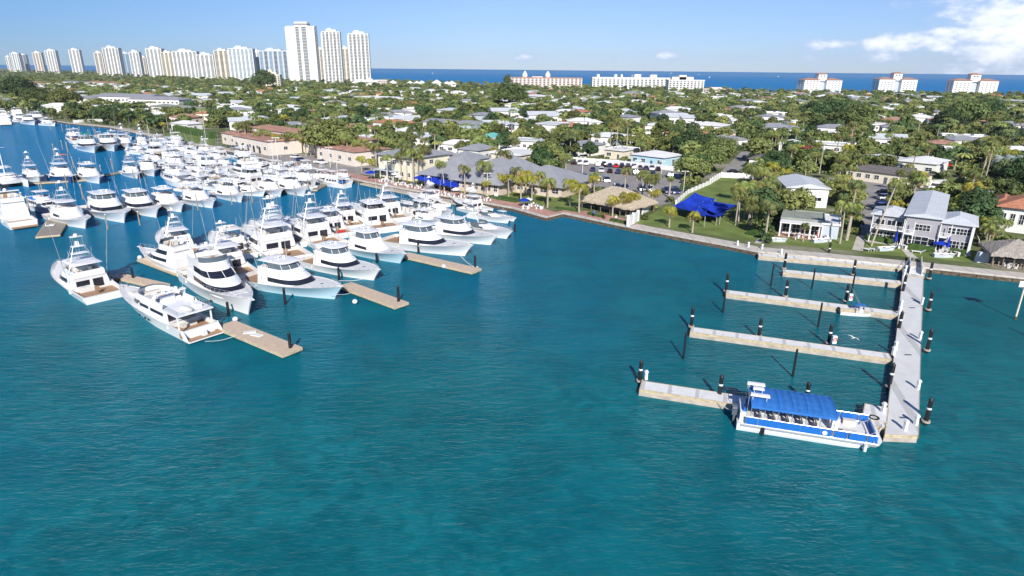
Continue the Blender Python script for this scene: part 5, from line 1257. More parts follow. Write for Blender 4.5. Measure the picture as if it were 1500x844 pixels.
def window(root, x, y, z, w_, h_, side='f', fm='white_paint', gm='glass_dark', nm='window', mull=1):
    """a framed opening standing proud of the wall; side f: facing -y, l / r: facing -x / +x"""
    f = MB(); g = MB(); t = .09
    def bx(m_, u0, u1, v0, v1, p0, p1):
        if side == 'f': m_.box(x + (u0 + u1) / 2, y - (p0 + p1) / 2, z + v0, u1 - u0, p1 - p0, v1 - v0)
        else:
            sg = -1 if side == 'l' else 1; m_.box(x + sg * (p0 + p1) / 2, y + (u0 + u1) / 2, z + v0, p1 - p0, u1 - u0, v1 - v0)
    hw = w_ / 2
    bx(f, -hw - t, hw + t, -t, 0, .01, .09); bx(f, -hw - t, hw + t, h_, h_ + t, .01, .09); bx(f, -hw - t, -hw, 0, h_, .01, .09); bx(f, hw, hw + t, 0, h_, .01, .09)
    for i in range(mull):
        u = -hw + w_ * (i + 1) / (mull + 1); bx(f, u - .03, u + .03, 0, h_, .03, .085)
    if h_ > 1.15 and mull: bx(f, -hw, hw, h_ * .5 - .03, h_ * .5 + .03, .032, .082)
    bx(g, -hw, hw, 0, h_, .012, .05)
    w1 = f.obj(nm, fm, root); g.obj('pane', gm, w1); return w1
def block(root, x0, x1, y0, y1, h, wm, rm, roof='hip', rise=1.3, z=0, oh=.6, nw=None, door=False, wh=1.2, sides=True, fm='white_paint', gm='glass_dark', storeys=1):
    MB().box((x0 + x1) / 2, (y0 + y1) / 2, z - .3, x1 - x0, y1 - y0, h + .3).obj('wall', wm, root)
    r = roof_mb(roof, x0, x1, y0, y1, z + h, rise, oh).obj('roof', rm, root)
    n = max(int((x1 - x0) / 3.4), 1) if nw is None else nw
    sh = h / storeys
    for s in range(storeys):
        for i in range(n):
            x = lin(x0, x1, (i + .5) / n)
            if door and s == 0 and i == n // 2: 
                d_ = MB(); d_.box(x, y0 - .03, z, 1.0, .06, 2.1); o = d_.obj('door', 'glass_grey', root); MB().box(x + .35, y0 - .08, z + 1, .06, .05, .15).obj('handle', 'metal', o); continue
            window(root, x, y0, z + s * sh + sh * .36, min((x1 - x0) / n * .5, 2.0), min(wh, sh * .5), 'f', fm, gm)
        if sides and y1 - y0 > 5:
            for side, xx in (('l', x0), ('r', x1)):
                window(root, xx, lin(y0, y1, .5), z + s * sh + sh * .36, 1.6, min(wh, sh * .5), side, fm, gm)
    return r
GH = 'houses of the neighbourhood'
def house(FL, FR, depth, label, blocks, cat='house', name='house', group=None, ex=True, z=ZL, front=7):
    A, W, rz = frame_px(FL, FR, z); root = thing(name, label, cat, A, rz, group)
    for bl in blocks:
        bl = dict(bl); x0, x1 = bl.pop('x'); y0, y1 = bl.pop('y'); block(root, x0 * W, x1 * W, y0 * depth, y1 * depth, **bl)
        if ex: foot(A, rz, x0 * W, x1 * W, y0 * depth, y1 * depth, front=front)
    return root, W
# --- right hand side, along the seawall
root, W = house((1272, 352), (1418, 372), 25, 'two storey grey apartment house with pale ribbed roofs and white balconies by the seawall', [
    dict(x=(0, .34), y=(.03, .36), h=5.6, wm='wall_grey', rm='roof_pale', roof='hip', rise=1.2, nw=0, sides=False),
    dict(x=(.345, .68), y=(-.04, 1.25), h=6.4, wm='wall_grey', rm='roof_pale', roof='gabley', rise=.7, nw=0, sides=False),
    dict(x=(.685, 1.0), y=(.0, .42), h=5.6, wm='wall_grey', rm='roof_pale', roof='hip', rise=1.2, nw=0, sides=False)], 'apartment house', 'apartment_house', front=3)
for (u, z, w_, h_, m_) in ((.20, 3.6, 1.5, 1.1, 1), (.28, 3.6, 1.0, 1.1, 0), (.08, 3.6, 1.6, 1.1, 1), (.52, 3.7, 2.6, 1.2, 3), (.80, 3.6, 1.2, 1.2, 1), (.91, 3.6, 2.3, 1.2, 3), (.50, .8, 3.4, 1.6, 2), (.08, .7, 2.2, 1.5, 2), (.19, .7, 2.0, 1.5, 2), (.63, .9, 1.0, 1.3, 0), (.85, .8, 2.0, 1.4, 2), (.94, .8, 1.4, 1.4, 1)):
    yy = -1.03 if .345 < u < .68 else (.70 if u < .345 else -.03); window(root, u * W, yy + .0, z, w_, h_, 'f', mull=m_)
for (u) in (.30, .40, .72):
    yy = .72 if u < .345 else (-1.0 if u < .68 else 0.0); d_ = MB(); d_.box(u * W, yy - .03, .0, 1.0, .06, 2.1); d_.obj('door', 'glass_dark', root)
for (u0, u1, yy) in ((0, .34, .75), (.345, .45, -1.0), (.685, .80, 0)):
    b = MB(); x0, x1 = u0 * W, u1 * W; b.box((x0 + x1) / 2, yy - .8, 2.85, x1 - x0, 1.6, .16); o = b.obj('balcony', 'wall_white', root)
    b = MB(); b.box((x0 + x1) / 2, yy - 1.55, 3.01, x1 - x0, .06, .12); b.box((x0 + x1) / 2, yy - 1.55, 3.85, x1 - x0, .07, .08)
    n = int((x1 - x0) / .22)
    for i in range(n + 1): b.box(lin(x0, x1, i / n), yy - 1.55, 3.1, .05, .04, .78)
    b.obj('balcony_rail', 'white_paint', o)
    for xx in (x0 + .1, x1 - .1): MB().box(xx, yy - 1.5, 0, .16, .16, 5.6).obj('post', 'white_paint', root)
MB().box(W - .1, -.6, 0, .45, .45, 5.5).obj('column', 'white_paint', root); MB().box(W * .5, 3, -.25, W * 1.05, 9.5, .27).obj('terrace', 'concrete', root)
root, W = house((1142, 343), (1226, 352), 11, 'low white cottage with flat pale roof and open terrace facing the lawn', [
    dict(x=(.0, .72), y=(.12, .95), h=3.3, wm='wall_white', rm='roof_sage', roof='flat', rise=.25, nw=0, sides=False, oh=.3),
    dict(x=(.725, 1.0), y=(.05, .98), h=3.0, wm='wall_greyblue', rm='roof_white', roof='flat', rise=.2, nw=0, sides=True, oh=.3)], 'cottage', 'cottage', front=4)
MB().box(W * .36, -.5, 3.02, W * .76, 3.4, .2).obj('terrace_roof', 'wall_white', root)
for u in (.0, .17, .52, .72): MB().box(u * W, -2.0, 0, .28, .28, 3.05).obj('post', 'white_paint', root)
for u in (.10, .27, .44, .60): window(root, u * W, 1.30, .35, 1.5, 2.0, 'f', 'white_paint', 'glass_dark', 'glazed_door', 1)
MB().box(W * .36, -.3, -.2, W * .8, 4.0, .26).obj('terrace', 'paver', root)
keep([(1140, 318), (1228, 325), (1222, 290), (1140, 285)])
house((1150, 302), (1210, 305), 17, 'white two storey garage house with grey pitched roof behind the cottage', [dict(x=(0, 1), y=(0, 1), h=5.0, wm='wall_white', rm='roof_pale', roof='gabley', rise=1.1, nw=2, sides=True, oh=.5, storeys=1, wh=.9)], group=None)
keep([(1440, 352), (1540, 365), (1540, 330), (1436, 322)])
root, W = house((1438, 335), (1540, 348), 14, 'white villa with orange tile roof and tall windows at the right edge', [
    dict(x=(.0, .42), y=(.3, 1.2), h=4.5, wm='wall_white', rm='roof_tile', roof='hip', rise=2.0, nw=2), dict(x=(.2, 1.0), y=(.0, .9), h=5.6, wm='wall_white', rm='roof_tile', roof='hip', rise=2.3, nw=6, wh=2.2, oh=.9),
    dict(x=(.55, .72), y=(1.0, 1.2), h=7.2, wm='wall_white', rm='roof_tile', roof='hip', rise=.8, nw=1)], 'villa', 'villa')
# thatched huts
def thatch(name, label, FL, FR, depth, hgt, rise, oh, furn=True, m='thatch'):
    A, W, rz = frame_px(FL, FR); root = thing(name, label, 'thatched hut', A, rz); foot(A, rz, 0, W, 0, depth, 2, 5)
    x0, x1, y0, y1 = -oh, W + oh, -oh, depth + oh; k = min(W + 2 * oh, depth + 2 * oh) / 2
    b = MB(); nx, ny = 26, 18
    def hh(x, y):
        d_ = min(x - x0, x1 - x, y - y0, y1 - y); return hgt + rise * min(d_ / k, 1) ** .92 + random.uniform(-.05, .05)
    grid = [[(lin(x0, x1, i / nx), lin(y0, y1, j / ny)) for i in range(nx + 1)] for j in range(ny + 1)]
    b.rings([[(x, y, hh(x, y)) for x, y in r] for r in grid], False)
    per = [grid[0][i] for i in range(nx + 1)] + [grid[j][nx] for j in range(1, ny + 1)] + [grid[ny][i] for i in range(nx - 1, -1, -1)] + [grid[j][0] for j in range(ny - 1, 0, -1)]
    b.rings([[(x, y, hgt + .05) for x, y in per], [(x, y, hgt - .35 + random.uniform(-.15, .1)) for x, y in per]], True); b.obj('thatch_roof', m, root)
    for i in range(6):
        for y in (0.1, depth): MB().cyl((lin(0, W, i / 5), y, 0), (lin(0, W, i / 5), y, hgt + .3), .13, .11, 7).obj('post', 'trunk_bark', root)
    if furn:
        MB().box(W * .5, depth * .5, 0, W * .55, depth * .3, 1.1).obj('bar_counter', 'timber_grey', root)
        for i in range(9):
            b = MB(); x = lin(.6, W - .6, i / 8); b.cyl((x, depth * .2, 0), (x, depth * .2, .7), .05); b.cyl((x, depth * .2, .7), (x, depth * .2, .78), .2); b.obj('bar_stool', 'timber_edge', root)
    return root
thatch('thatched_hut', 'thatched open bar hut with peaked straw roof on the brick promenade', (852, 306), (922, 320), 10.5, 2.5, 3.6, .8)
thatch('thatched_hut', 'thatched shelter with grey straw roof at the right edge by the seawall', (1452, 391), (1530, 399), 8, 2.6, 2.3, .7, True, 'thatch_grey')
# --- restaurant group
root, W = house((610, 271), (728, 287), 22, 'long low restaurant with big grey hip roof behind the blue umbrellas', [
    dict(x=(.0, .62), y=(.1, 1.0), h=3.2, wm='wall_tan', rm='roof_grey', roof='hip', rise=5.2, nw=9, oh=1.3, wh=1.6), dict(x=(.5, 1.02), y=(.0, 1.25), h=3.2, wm='wall_tan', rm='roof_grey', roof='hip', rise=5.6, nw=7, oh=1.4, wh=1.6),
    dict(x=(.9, 1.55), y=(.35, 1.2), h=3.0, wm='wall_tan', rm='roof_grey', roof='hip', rise=4.2, nw=5, oh=1.2)], 'restaurant', 'restaurant', front=4)
root, W = house((556, 258), (604, 266), 17, 'pale yellow two storey building with grey hip roof beside the restaurant', [
    dict(x=(0, 1), y=(0, 1), h=7.2, wm='wall_yellow', rm='roof_grey', roof='hip', rise=2.5, nw=5, storeys=2, oh=.9)], 'building', 'yellow_building', front=4)
MB().box(W * .30, -1.2, 2.5, W * .6, 2.4, .2).obj('porch_roof', 'wall_greyblue', root)
for u in (0, .2, .4, .6): MB().box(W * u + .1, -2.3, 0, .15, .15, 2.5).obj('post', 'white_paint', root)
house((616, 256), (664, 262), 15, 'pale building with blue gable end behind the restaurant roof', [
    dict(x=(0, .45), y=(0, .8), h=6.0, wm='wall_greyblue', rm='roof_grey', roof='hip', rise=1.6, nw=3, storeys=2), dict(x=(.4, 1.2), y=(.3, 1.1), h=5.4, wm='wall_white', rm='roof_grey', roof='hip', rise=2.2, nw=4)], 'building', 'building')
house((719, 247), (762, 252), 16, 'cream flat roofed building beyond the restaurant', [dict(x=(0, 1), y=(0, 1), h=5.6, wm='wall_cream', rm='roof_white', roof='flat', rise=.4, nw=3)], 'building', 'building')
house((672, 236), (700, 239), 12, 'small grey pyramid roofed pavilion between restaurant and cream building', [dict(x=(0, 1), y=(0, 1), h=4.6, wm='wall_white', rm='roof_grey', roof='hip', rise=1.8, nw=3)], 'pavilion', 'pavilion')
# --- pink villa
root, W = house((318, 211), (438, 236), 26, 'sprawling pale pink villa with terracotta roofs and arches above the marina', [
    dict(x=(.0, .3), y=(.1, .6), h=5.0, wm='wall_sand', rm='roof_tile_old', roof='hip', rise=1.1, nw=3), dict(x=(.28, .72), y=(-.05, .5), h=5.6, wm='wall_sand', rm='roof_tile_old', roof='flat', rise=.5, nw=5),
    dict(x=(.0, .6), y=(.65, 1.1), h=6.6, wm='wall_sand', rm='roof_tile_old', roof='hip', rise=1.3, nw=5), dict(x=(.6, 1.1), y=(.55, 1.2), h=6.6, wm='wall_cream', rm='roof_tile_old', roof='hip', rise=1.3, nw=5),
    dict(x=(1.0, 1.35), y=(.3, .9), h=5.2, wm='wall_sand', rm='roof_tile_old', roof='hip', rise=1.1, nw=4)], 'villa', 'villa', front=3)
for i in range(5):
    x = W * (.33 + i * .07); b = MB(); b.box(x, -1.36, .2, 1.7, .05, 2.0)
    b.rings([[(x + .85 * math.cos(PI * k / 8), -1.385, 2.2 + .8 * math.sin(PI * k / 8)) for k in range(9)], [(x + .85 * math.cos(PI * k / 8), -1.345, 2.2 + .8 * math.sin(PI * k / 8)) for k in range(9)]], True, True, True); b.obj('arched_opening', 'glass_dark', root)
# --- long white condominium
root, W = house((70, 158), (262, 163), 34, 'long low white condominium with slate grey roofs along the upper lagoon shore', [
    dict(x=(0, .36), y=(0, .5), h=8.0, wm='wall_white', rm='roof_grey', roof='hip', rise=1.8, nw=12, storeys=2), dict(x=(.30, .72), y=(.3, .9), h=9.5, wm='wall_white', rm='roof_grey', roof='gablex', rise=2.2, nw=14, storeys=2),
    dict(x=(.62, 1.0), y=(.05, .5), h=8.5, wm='wall_white', rm='roof_grey', roof='hip', rise=2, nw=12, storeys=2), dict(x=(.1, .5), y=(.9, 1.4), h=8.5, wm='wall_white', rm='roof_grey', roof='hip', rise=2, nw=10, storeys=2)], 'condominium', 'condominium')
# --- individually placed houses further back: front-left px, front-right px, depth, wall, roof, roof kind, height, words
HS = [((924, 240), (972, 246), 13, 'wall_blue', 'roof_white', 'hip', 3.6, 'pale blue house with white hip roof behind the car park'),
 ((1238, 262), (1345, 276), 10, 'wall_cream', 'roof_dark', 'hip', 3.4, 'long low cream house with dark brown roof beyond the street'),
 ((1254, 246), (1318, 252), 12, 'wall_white', 'roof_pale', 'hip', 3.6, 'white house with pale grey hip roof behind the dark roofed one'),
 ((1312, 252), (1368, 258), 16, 'wall_white', 'roof_white', 'hip', 4.0, 'white house with broad white roof beside the pale grey one'),
 ((1328, 231), (1390, 236), 10, 'wall_tan', 'roof_sage', 'flat', 3.6, 'long flat roofed sage green house'),
 ((1353, 222), (1396, 225), 12, 'wall_white', 'roof_tile_old', 'hip', 3.8, 'terracotta roofed house behind the sage roof'),
 ((1196, 213), (1254, 217), 13, 'wall_white', 'roof_tile', 'hip', 4.2, 'terracotta roofed house beyond the low white one by the dark trees'),
 ((1174, 222), (1232, 226), 12, 'wall_white', 'roof_white', 'flat', 3.6, 'low white flat roofed house in front of the terracotta roof'),
 ((1140, 222), (1172, 224), 11, 'wall_white', 'roof_white', 'hip', 3.6, 'white roofed house by the red leaved tree'),
 ((1096, 247), (1132, 250), 11, 'wall_white', 'roof_dark', 'hip', 3.6, 'grey roofed house with white front beyond the lawn fence'),
 ((1008, 196), (1058, 199), 15, 'wall_white', 'roof_white', 'hip', 5.0, 'bright white roofed house right of the tallest palms'),
 ((944, 197), (990, 199), 14, 'wall_white', 'roof_white', 'hip', 5.0, 'low white roofed house left of the bright white one'),
 ((1060, 205), (1095, 207), 12, 'wall_pink', 'roof_white', 'hip', 4.0, 'white and pink house behind the dark fig trees'),
 ((786, 200), (818, 202), 14, 'wall_white', 'roof_pale', 'flat', 6.5, 'square white two storey house with flat roof'),
 ((858, 212), (912, 216), 14, 'wall_white', 'roof_white', 'hip', 4.2, 'white hip roofed house behind the tall palms'),
 ((824, 226), (858, 230), 14, 'wall_white', 'roof_grey', 'hip', 4.2, 'grey roofed house at the back of the car park'),
 ((885, 232), (912, 235), 12, 'wall_cream', 'roof_white', 'flat', 3.6, 'cream flat roofed house at the back of the car park'),
 ((702, 214), (722, 216), 10, 'wall_tan', 'roof_teal', 'hip', 4.4, 'house with bright teal hip roof'),
 ((722, 218), (790, 222), 10, 'wall_white', 'roof_pale', 'flat', 4.2, 'long pale flat roofed house beside the teal roof'),
 ((546, 192), (588, 196), 14, 'wall_white', 'roof_tile', 'hip', 5.0, 'white house with orange tile roof above the yellow building'),
 ((620, 193), (654, 196), 13, 'wall_white', 'roof_grey', 'gablex', 5.6, 'white gabled house with slate roof above the restaurant'),
 ((655, 196), (700, 199), 15, 'wall_greyblue', 'roof_grey', 'hip', 5.6, 'grey hip roofed house above the restaurant'),
 ((684, 182), (716, 184), 14, 'wall_greyblue', 'roof_grey', 'hip', 6.0, 'slate roofed house behind the restaurant palms'),
 ((473, 188), (498, 190), 12, 'wall_white', 'roof_pale', 'gabley', 5.5, 'narrow white gabled house beside the big fig tree'),
 ((516, 212), (560, 217), 9, 'wall_white', 'roof_white', 'flat', 3.6, 'low white flat building behind the yellow building'),
 ((408, 171), (434, 173), 12, 'wall_white', 'roof_white', 'hip', 5.0, 'white roofed house behind the pink villa'),
 ((440, 174), (462, 176), 12, 'wall_white', 'roof_tile_old', 'hip', 4.6, 'old terracotta roofed house behind the pink villa'),
 ((22, 126), (52, 128), 22, 'wall_pink', 'roof_tile_old', 'hip', 7.0, 'pink villa with terracotta roof near the far towers'),
 ((90, 126), (118, 127), 20, 'wall_white', 'roof_grey', 'hip', 7.0, 'grey roofed white house near the far towers'),
 ((126, 126), (172, 129), 22, 'wall_white', 'roof_tile_old', 'hip', 7.0, 'long white house with terracotta roof near the far towers'),
 ((222, 164), (274, 169), 15, 'wall_white', 'roof_sage', 'hip', 4.5, 'low sage green roofed house below the white condominium'),
 ((252, 191), (276, 193), 9, 'wall_white', 'roof_white', 'hip', 3.8, 'small white house behind the quay lawn'),
 ((280, 155), (304, 157), 14, 'wall_white', 'roof_pale', 'hip', 5.0, 'pale roofed house right of the white condominium'),
 ((520, 150), (560, 152), 22, 'wall_white', 'roof_white', 'flat', 5.5, 'long white roofed house in the middle distance'),
 ((556, 152), (584, 154), 20, 'wall_white', 'roof_white', 'hip', 5.5, 'white roofed house joined to the long one'),
 ((536, 158), (552, 159), 14, 'wall_white', 'roof_tile', 'hip', 5.0, 'small orange roofed house below the long white roofs'),
 ((586, 160), (600, 161), 14, 'wall_white', 'roof_tile', 'hip', 5.0, 'second small orange roofed house further along'),
 ((408, 166), (432, 168), 12, 'wall_white', 'roof_white', 'gablex', 5.0, 'white gabled house among trees above the villa'),
 ((762, 148), (788, 150), 22, 'wall_white', 'roof_white', 'hip', 6.0, 'white roofed house below the pink hotel'),
 ((788, 160), (816, 162), 16, 'wall_white', 'roof_white', 'flat', 5.0, 'white flat roofed house, below the pink hotel'),
 ((844, 150), (866, 151), 20, 'wall_white', 'roof_pale', 'hip', 6.0, 'pale roofed house below the long white hotel'),
 ((832, 174), (856, 175), 14, 'wall_white', 'roof_tile', 'hip', 5.0, 'orange roofed house in the middle of the palms'),
 ((870, 158), (892, 159), 16, 'wall_pink', 'roof_white', 'hip', 5.0, 'pinkish house with white roof below the long white hotel'),
 ((976, 163), (998, 164), 14, 'wall_white', 'roof_tile_old', 'hip', 5.0, 'old orange roofed house right of the utility pole'),
 ((896, 182), (920, 184), 14, 'wall_white', 'roof_grey', 'hip', 5.0, 'slate blue roofed house behind the tallest palms'),
 ((1108, 150), (1126, 151), 16, 'wall_pink', 'roof_tile_old', 'hip', 5.5, 'small pink roofed house below the first beach tower'),
 ((1128, 156), (1148, 157), 14, 'wall_white', 'roof_pale', 'hip', 5.0, 'pale roofed house below the first beach tower'),
 ((1296, 162), (1324, 163), 14, 'wall_white', 'roof_white', 'hip', 5.0, 'white roofed house between the big dark trees'),
 ((1250, 148), (1272, 149), 16, 'wall_white', 'roof_white', 'flat', 5.0, 'flat roofed white house below the second beach tower'),
 ((1328, 150), (1362, 151), 12, 'wall_white', 'roof_white', 'flat', 4.5, 'long flat white building right below the second beach tower'),
 ((1358, 184), (1392, 186), 14, 'wall_tan', 'roof_tile_old', 'flat', 4.0, 'pink flat roofed house in front of the second large dark tree'),
 ((1470, 156), (1512, 158), 18, 'wall_white', 'roof_white', 'flat', 6.5, 'white flat roofed block at the right edge below the horizon'),
 ((1468, 168), (1505, 170), 14, 'wall_white', 'roof_white', 'flat', 5.0, 'second white flat roofed block at the right edge'),
 ((1450, 212), (1478, 216), 16, 'wall_tan', 'roof_grey', 'hip', 4.5, 'grey roofed house among palms near the right edge'),
 ((1388, 118 + 58), (1412, 178), 14, 'wall_white', 'roof_white', 'hip', 4.5, 'white roofed house in a clearing of the dark trees'),
 ((1085, 167), (1110, 168), 14, 'wall_white', 'roof_white', 'hip', 5.0, 'white roofed house by the curving street'),
 ((640, 171), (664, 173), 14, 'wall_white', 'roof_pale', 'hip', 5.0, 'pale roofed house in the palms above the restaurant')]
for fl, fr_, dep, wm, rm, rk, h, lab in HS:
    house(fl, fr_, dep, lab, [dict(x=(0, 1), y=(0, 1), h=h, wm=wm, rm=rm, roof=rk, rise=(.35 if rk == 'flat' else 1.5), nw=None if fr_[0] - fl[0] < 60 else 8, door=True)], group=GH)
# --- scattered copies of six plain house kinds through the rest of the neighbourhood
def plain_house(w_, d_, h, wm, rm, rk, wing=True):
    root = thing('house', None, None); block(root, -w_ / 2, w_ / 2, -d_ / 2, d_ / 2, h, wm, rm, rk, .35 if rk == 'flat' else 1.6, door=True, nw=4)
    if wing: block(root, w_ / 2 - 5, w_ / 2 + 2.5, -d_ / 2 - 4, d_ / 2 - 3, h * .92, wm, rm, rk, .3 if rk == 'flat' else 1.3, nw=1, sides=False)
    MB().box(w_ * .2, d_ * .1, h + (.2 if rk == 'flat' else .9), 1.3, 1.0, .8).obj('air_conditioner', 'glass_grey' if rk == 'flat' else wm, root); MB().cyl((-w_ * .22, -1, h), (-w_ * .22, -1, h + 1.7), .14, .14, 6).obj('vent_pipe', 'metal', root); MB().box(-w_ * .3, -d_ / 2 - 5.5, -.02, 3.2, 10, .05).obj('driveway_slab', 'concrete', root)
    return Proto(root)
HK = [('white hip roofed house', plain_house(17, 11, 3.8, 'wall_white', 'roof_white', 'hip')), ('slate grey hip roofed house', plain_house(16, 11, 4.2, 'wall_white', 'roof_grey', 'hip')),
      ('terracotta roofed house', plain_house(16, 11, 3.9, 'wall_cream', 'roof_tile', 'hip')), ('white flat roofed house', plain_house(18, 10, 3.6, 'wall_white', 'roof_white', 'flat')),
      ('weathered red roofed house', plain_house(15, 10, 3.9, 'wall_pink', 'roof_tile_old', 'hip', False)), ('pale gable roofed house', plain_house(15, 10, 4.4, 'wall_white', 'roof_pale', 'gablex'))]
REG = []      # (px, py, words) landmarks for naming what grows or stands near them
for x, y, wds in ((60, 130, 'near the farthest towers'), (160, 150, 'around the long white condominium'), (300, 140, 'below the mid height towers'), (280, 185, 'behind the quay lawn'), (380, 195, 'around the pink villa'),
                  (480, 205, 'around the big fig tree'), (450, 150, 'below the three tall towers'), (570, 180, 'above the yellow building'), (560, 145, 'left of the open sea'), (660, 205, 'behind the restaurant'), (680, 160, 'far above the restaurant'),
                  (770, 140, 'below the pink domed hotel'), (780, 190, 'behind the cream building'), (860, 180, 'behind the car park'), (930, 145, 'below the long white hotel'), (960, 195, 'beside the tall bare palms'), (1060, 165, 'by the curving street'),
                  (1060, 225, 'beyond the lawn fence'), (1200, 155, 'below the first beach tower'), (1160, 200, 'left of the big dark trees'), (1130, 290, 'beside the garage house'), (1230, 235, 'around the dark roofed house'), (1320, 155, 'below the second beach tower'),
                  (1300, 205, 'behind the long white roofs'), (1430, 160, 'below the third beach tower'), (1420, 220, 'near the right edge inland'), (1440, 270, 'behind the orange tiled villa'), (820, 255, 'around the car park'), (760, 275, 'on the promenade lawn')):
    REG.append((x, y, wds))
def region(px, py): return min(REG, key=lambda r: (r[0] - px) ** 2 + ((r[1] - py) * 2.5) ** 2)[2]
LABELQ = {}
def queue(o, base, pos):
    px, py = proj(pos); LABELQ.setdefault((base, region(px, py)), []).append((px, o))
rnd = random.Random(11); n_h = 0; HOUSES = []
def free(p, marg=0):
    return in_land(p) and not any(inside(p, e) for e in EXCL)
def shore_dist(p):
    d = 1e9
    for a, c in zip(SHORE, SHORE[1:]):
        ab = (c - a).to_2d(); ap = Vector(p) - a.to_2d(); t = max(0, min(1, ap.dot(ab) / ab.length_squared)); d = min(d, (ap - ab * t).length)
    return d
for row in range(60):
    Y = 245 + row * 30 * (1 + row * .012)
    if Y > 1500: break
    x = -Y * .84
    while x < Y * .84:
        x += rnd.uniform(24, 36) * (1 + Y / 1600)
        p = Vector((x + rnd.uniform(-3, 3), Y + rnd.uniform(-5, 5)))
        if rnd.random() < (.2 if Y < 420 else .34) or not free(p) or shore_dist(p) < 30 or not all(free(p + Vector(q)) for q in ((9, 0), (-9, 0), (0, -8), (0, 7))): continue
        px, py = proj((p.x, p.y, 2))
        if px < -20 or px > 1520 or n_h > 260: continue
        if (px > 1180 and px < 1260 or px > 1385 and px < 1445) and 150 < py < 188: continue
        i = rnd.choices(range(6), (6, 3, 1, 4, 1.5, 2))[0]; o = HK[i][1].place((p.x, p.y, ZL), rnd.choice((.1, -.35, .45, .2)) + rnd.uniform(-.1, .1), None, GH, rnd.uniform(.85, 1.15) * (1.08 if Y > 420 else 1), 'house')
        queue(o, HK[i][0], (p.x, p.y, 2)); n_h += 1; HOUSES.append(p)
        rz = o.rotation_euler.z; foot((p.x, p.y), rz, -9.5, 11, -10, 6.5, .5, 4 if Y < 380 else 11)

# ------------------------------------------------------------------ towers
def tower(name, label, pxl, pxr, ptop, Y, depth, wm, style='stripe', pbase=None, group=None, cat='tower', rz=0, band='glass_grey', crown=True, curve=0, storey=3.1, nb=None, side_win=True):
    """a slab tower whose front spans two picture columns at distance Y"""
    depth *= .6; sh_ = (pxr - pxl) * (.10 if pxr < 200 else .02 if pxr < 415 else 0); A = onY(pxl + sh_ * .3, ptop, Y); B_ = onY(pxr - sh_, ptop, Y); W = B_.x - A.x; Hh = A.z - ZL
    c = (A + B_) / 2; root = thing(name, label, cat, (c.x, Y, ZL), rz, group)
    MB().box(0, depth / 2, -.5, W, depth, Hh + .5).obj('tower_body', wm, root)
    n = nb or max(int(W / 11), 2); ns = int(Hh / storey)
    for i in range(n):
        w1 = W / n; x = -W / 2 + w1 * (i + .5); ww = w1 * (.62 if style != 'glass' else .84)
        g = MB(); g.box(x, -.12, storey, ww, .3, Hh - storey * 1.6); o = g.obj('window_bay', band if not (style == 'mix' and i % 2) else 'glass_dark', root)
        s = MB()
        for k in range(1, ns): s.box(x, -.75, k * storey + .0, ww + .3, 1.5, .95 if style in ('stripe', 'mix') else .45)
        s.obj('balcony_stack', wm, o)
    if side_win:
        for s_ in (-1, 1):
            for k2 in (.25, .72):
                g = MB()
                for k in range(1, ns): g.box(s_ * (W / 2 + .06), depth * k2, k * storey + 1, .2, depth * .22, 1.3)
                g.obj('side_window_column', 'glass_grey', root)
    if crown:
        MB().box(0, depth / 2, Hh, W * .55, depth * .6, 4.0).obj('penthouse', wm, root); MB().box(-W * .1, depth / 2, Hh + 4, W * .22, depth * .35, 3.0).obj('plant_room', wm, root)
    MB().box(0, depth / 2, Hh - .6, W + 1, depth + 1, .7).obj('roof_slab', 'wall_white', root)
    return root
GT = 'condominium towers along the beach'
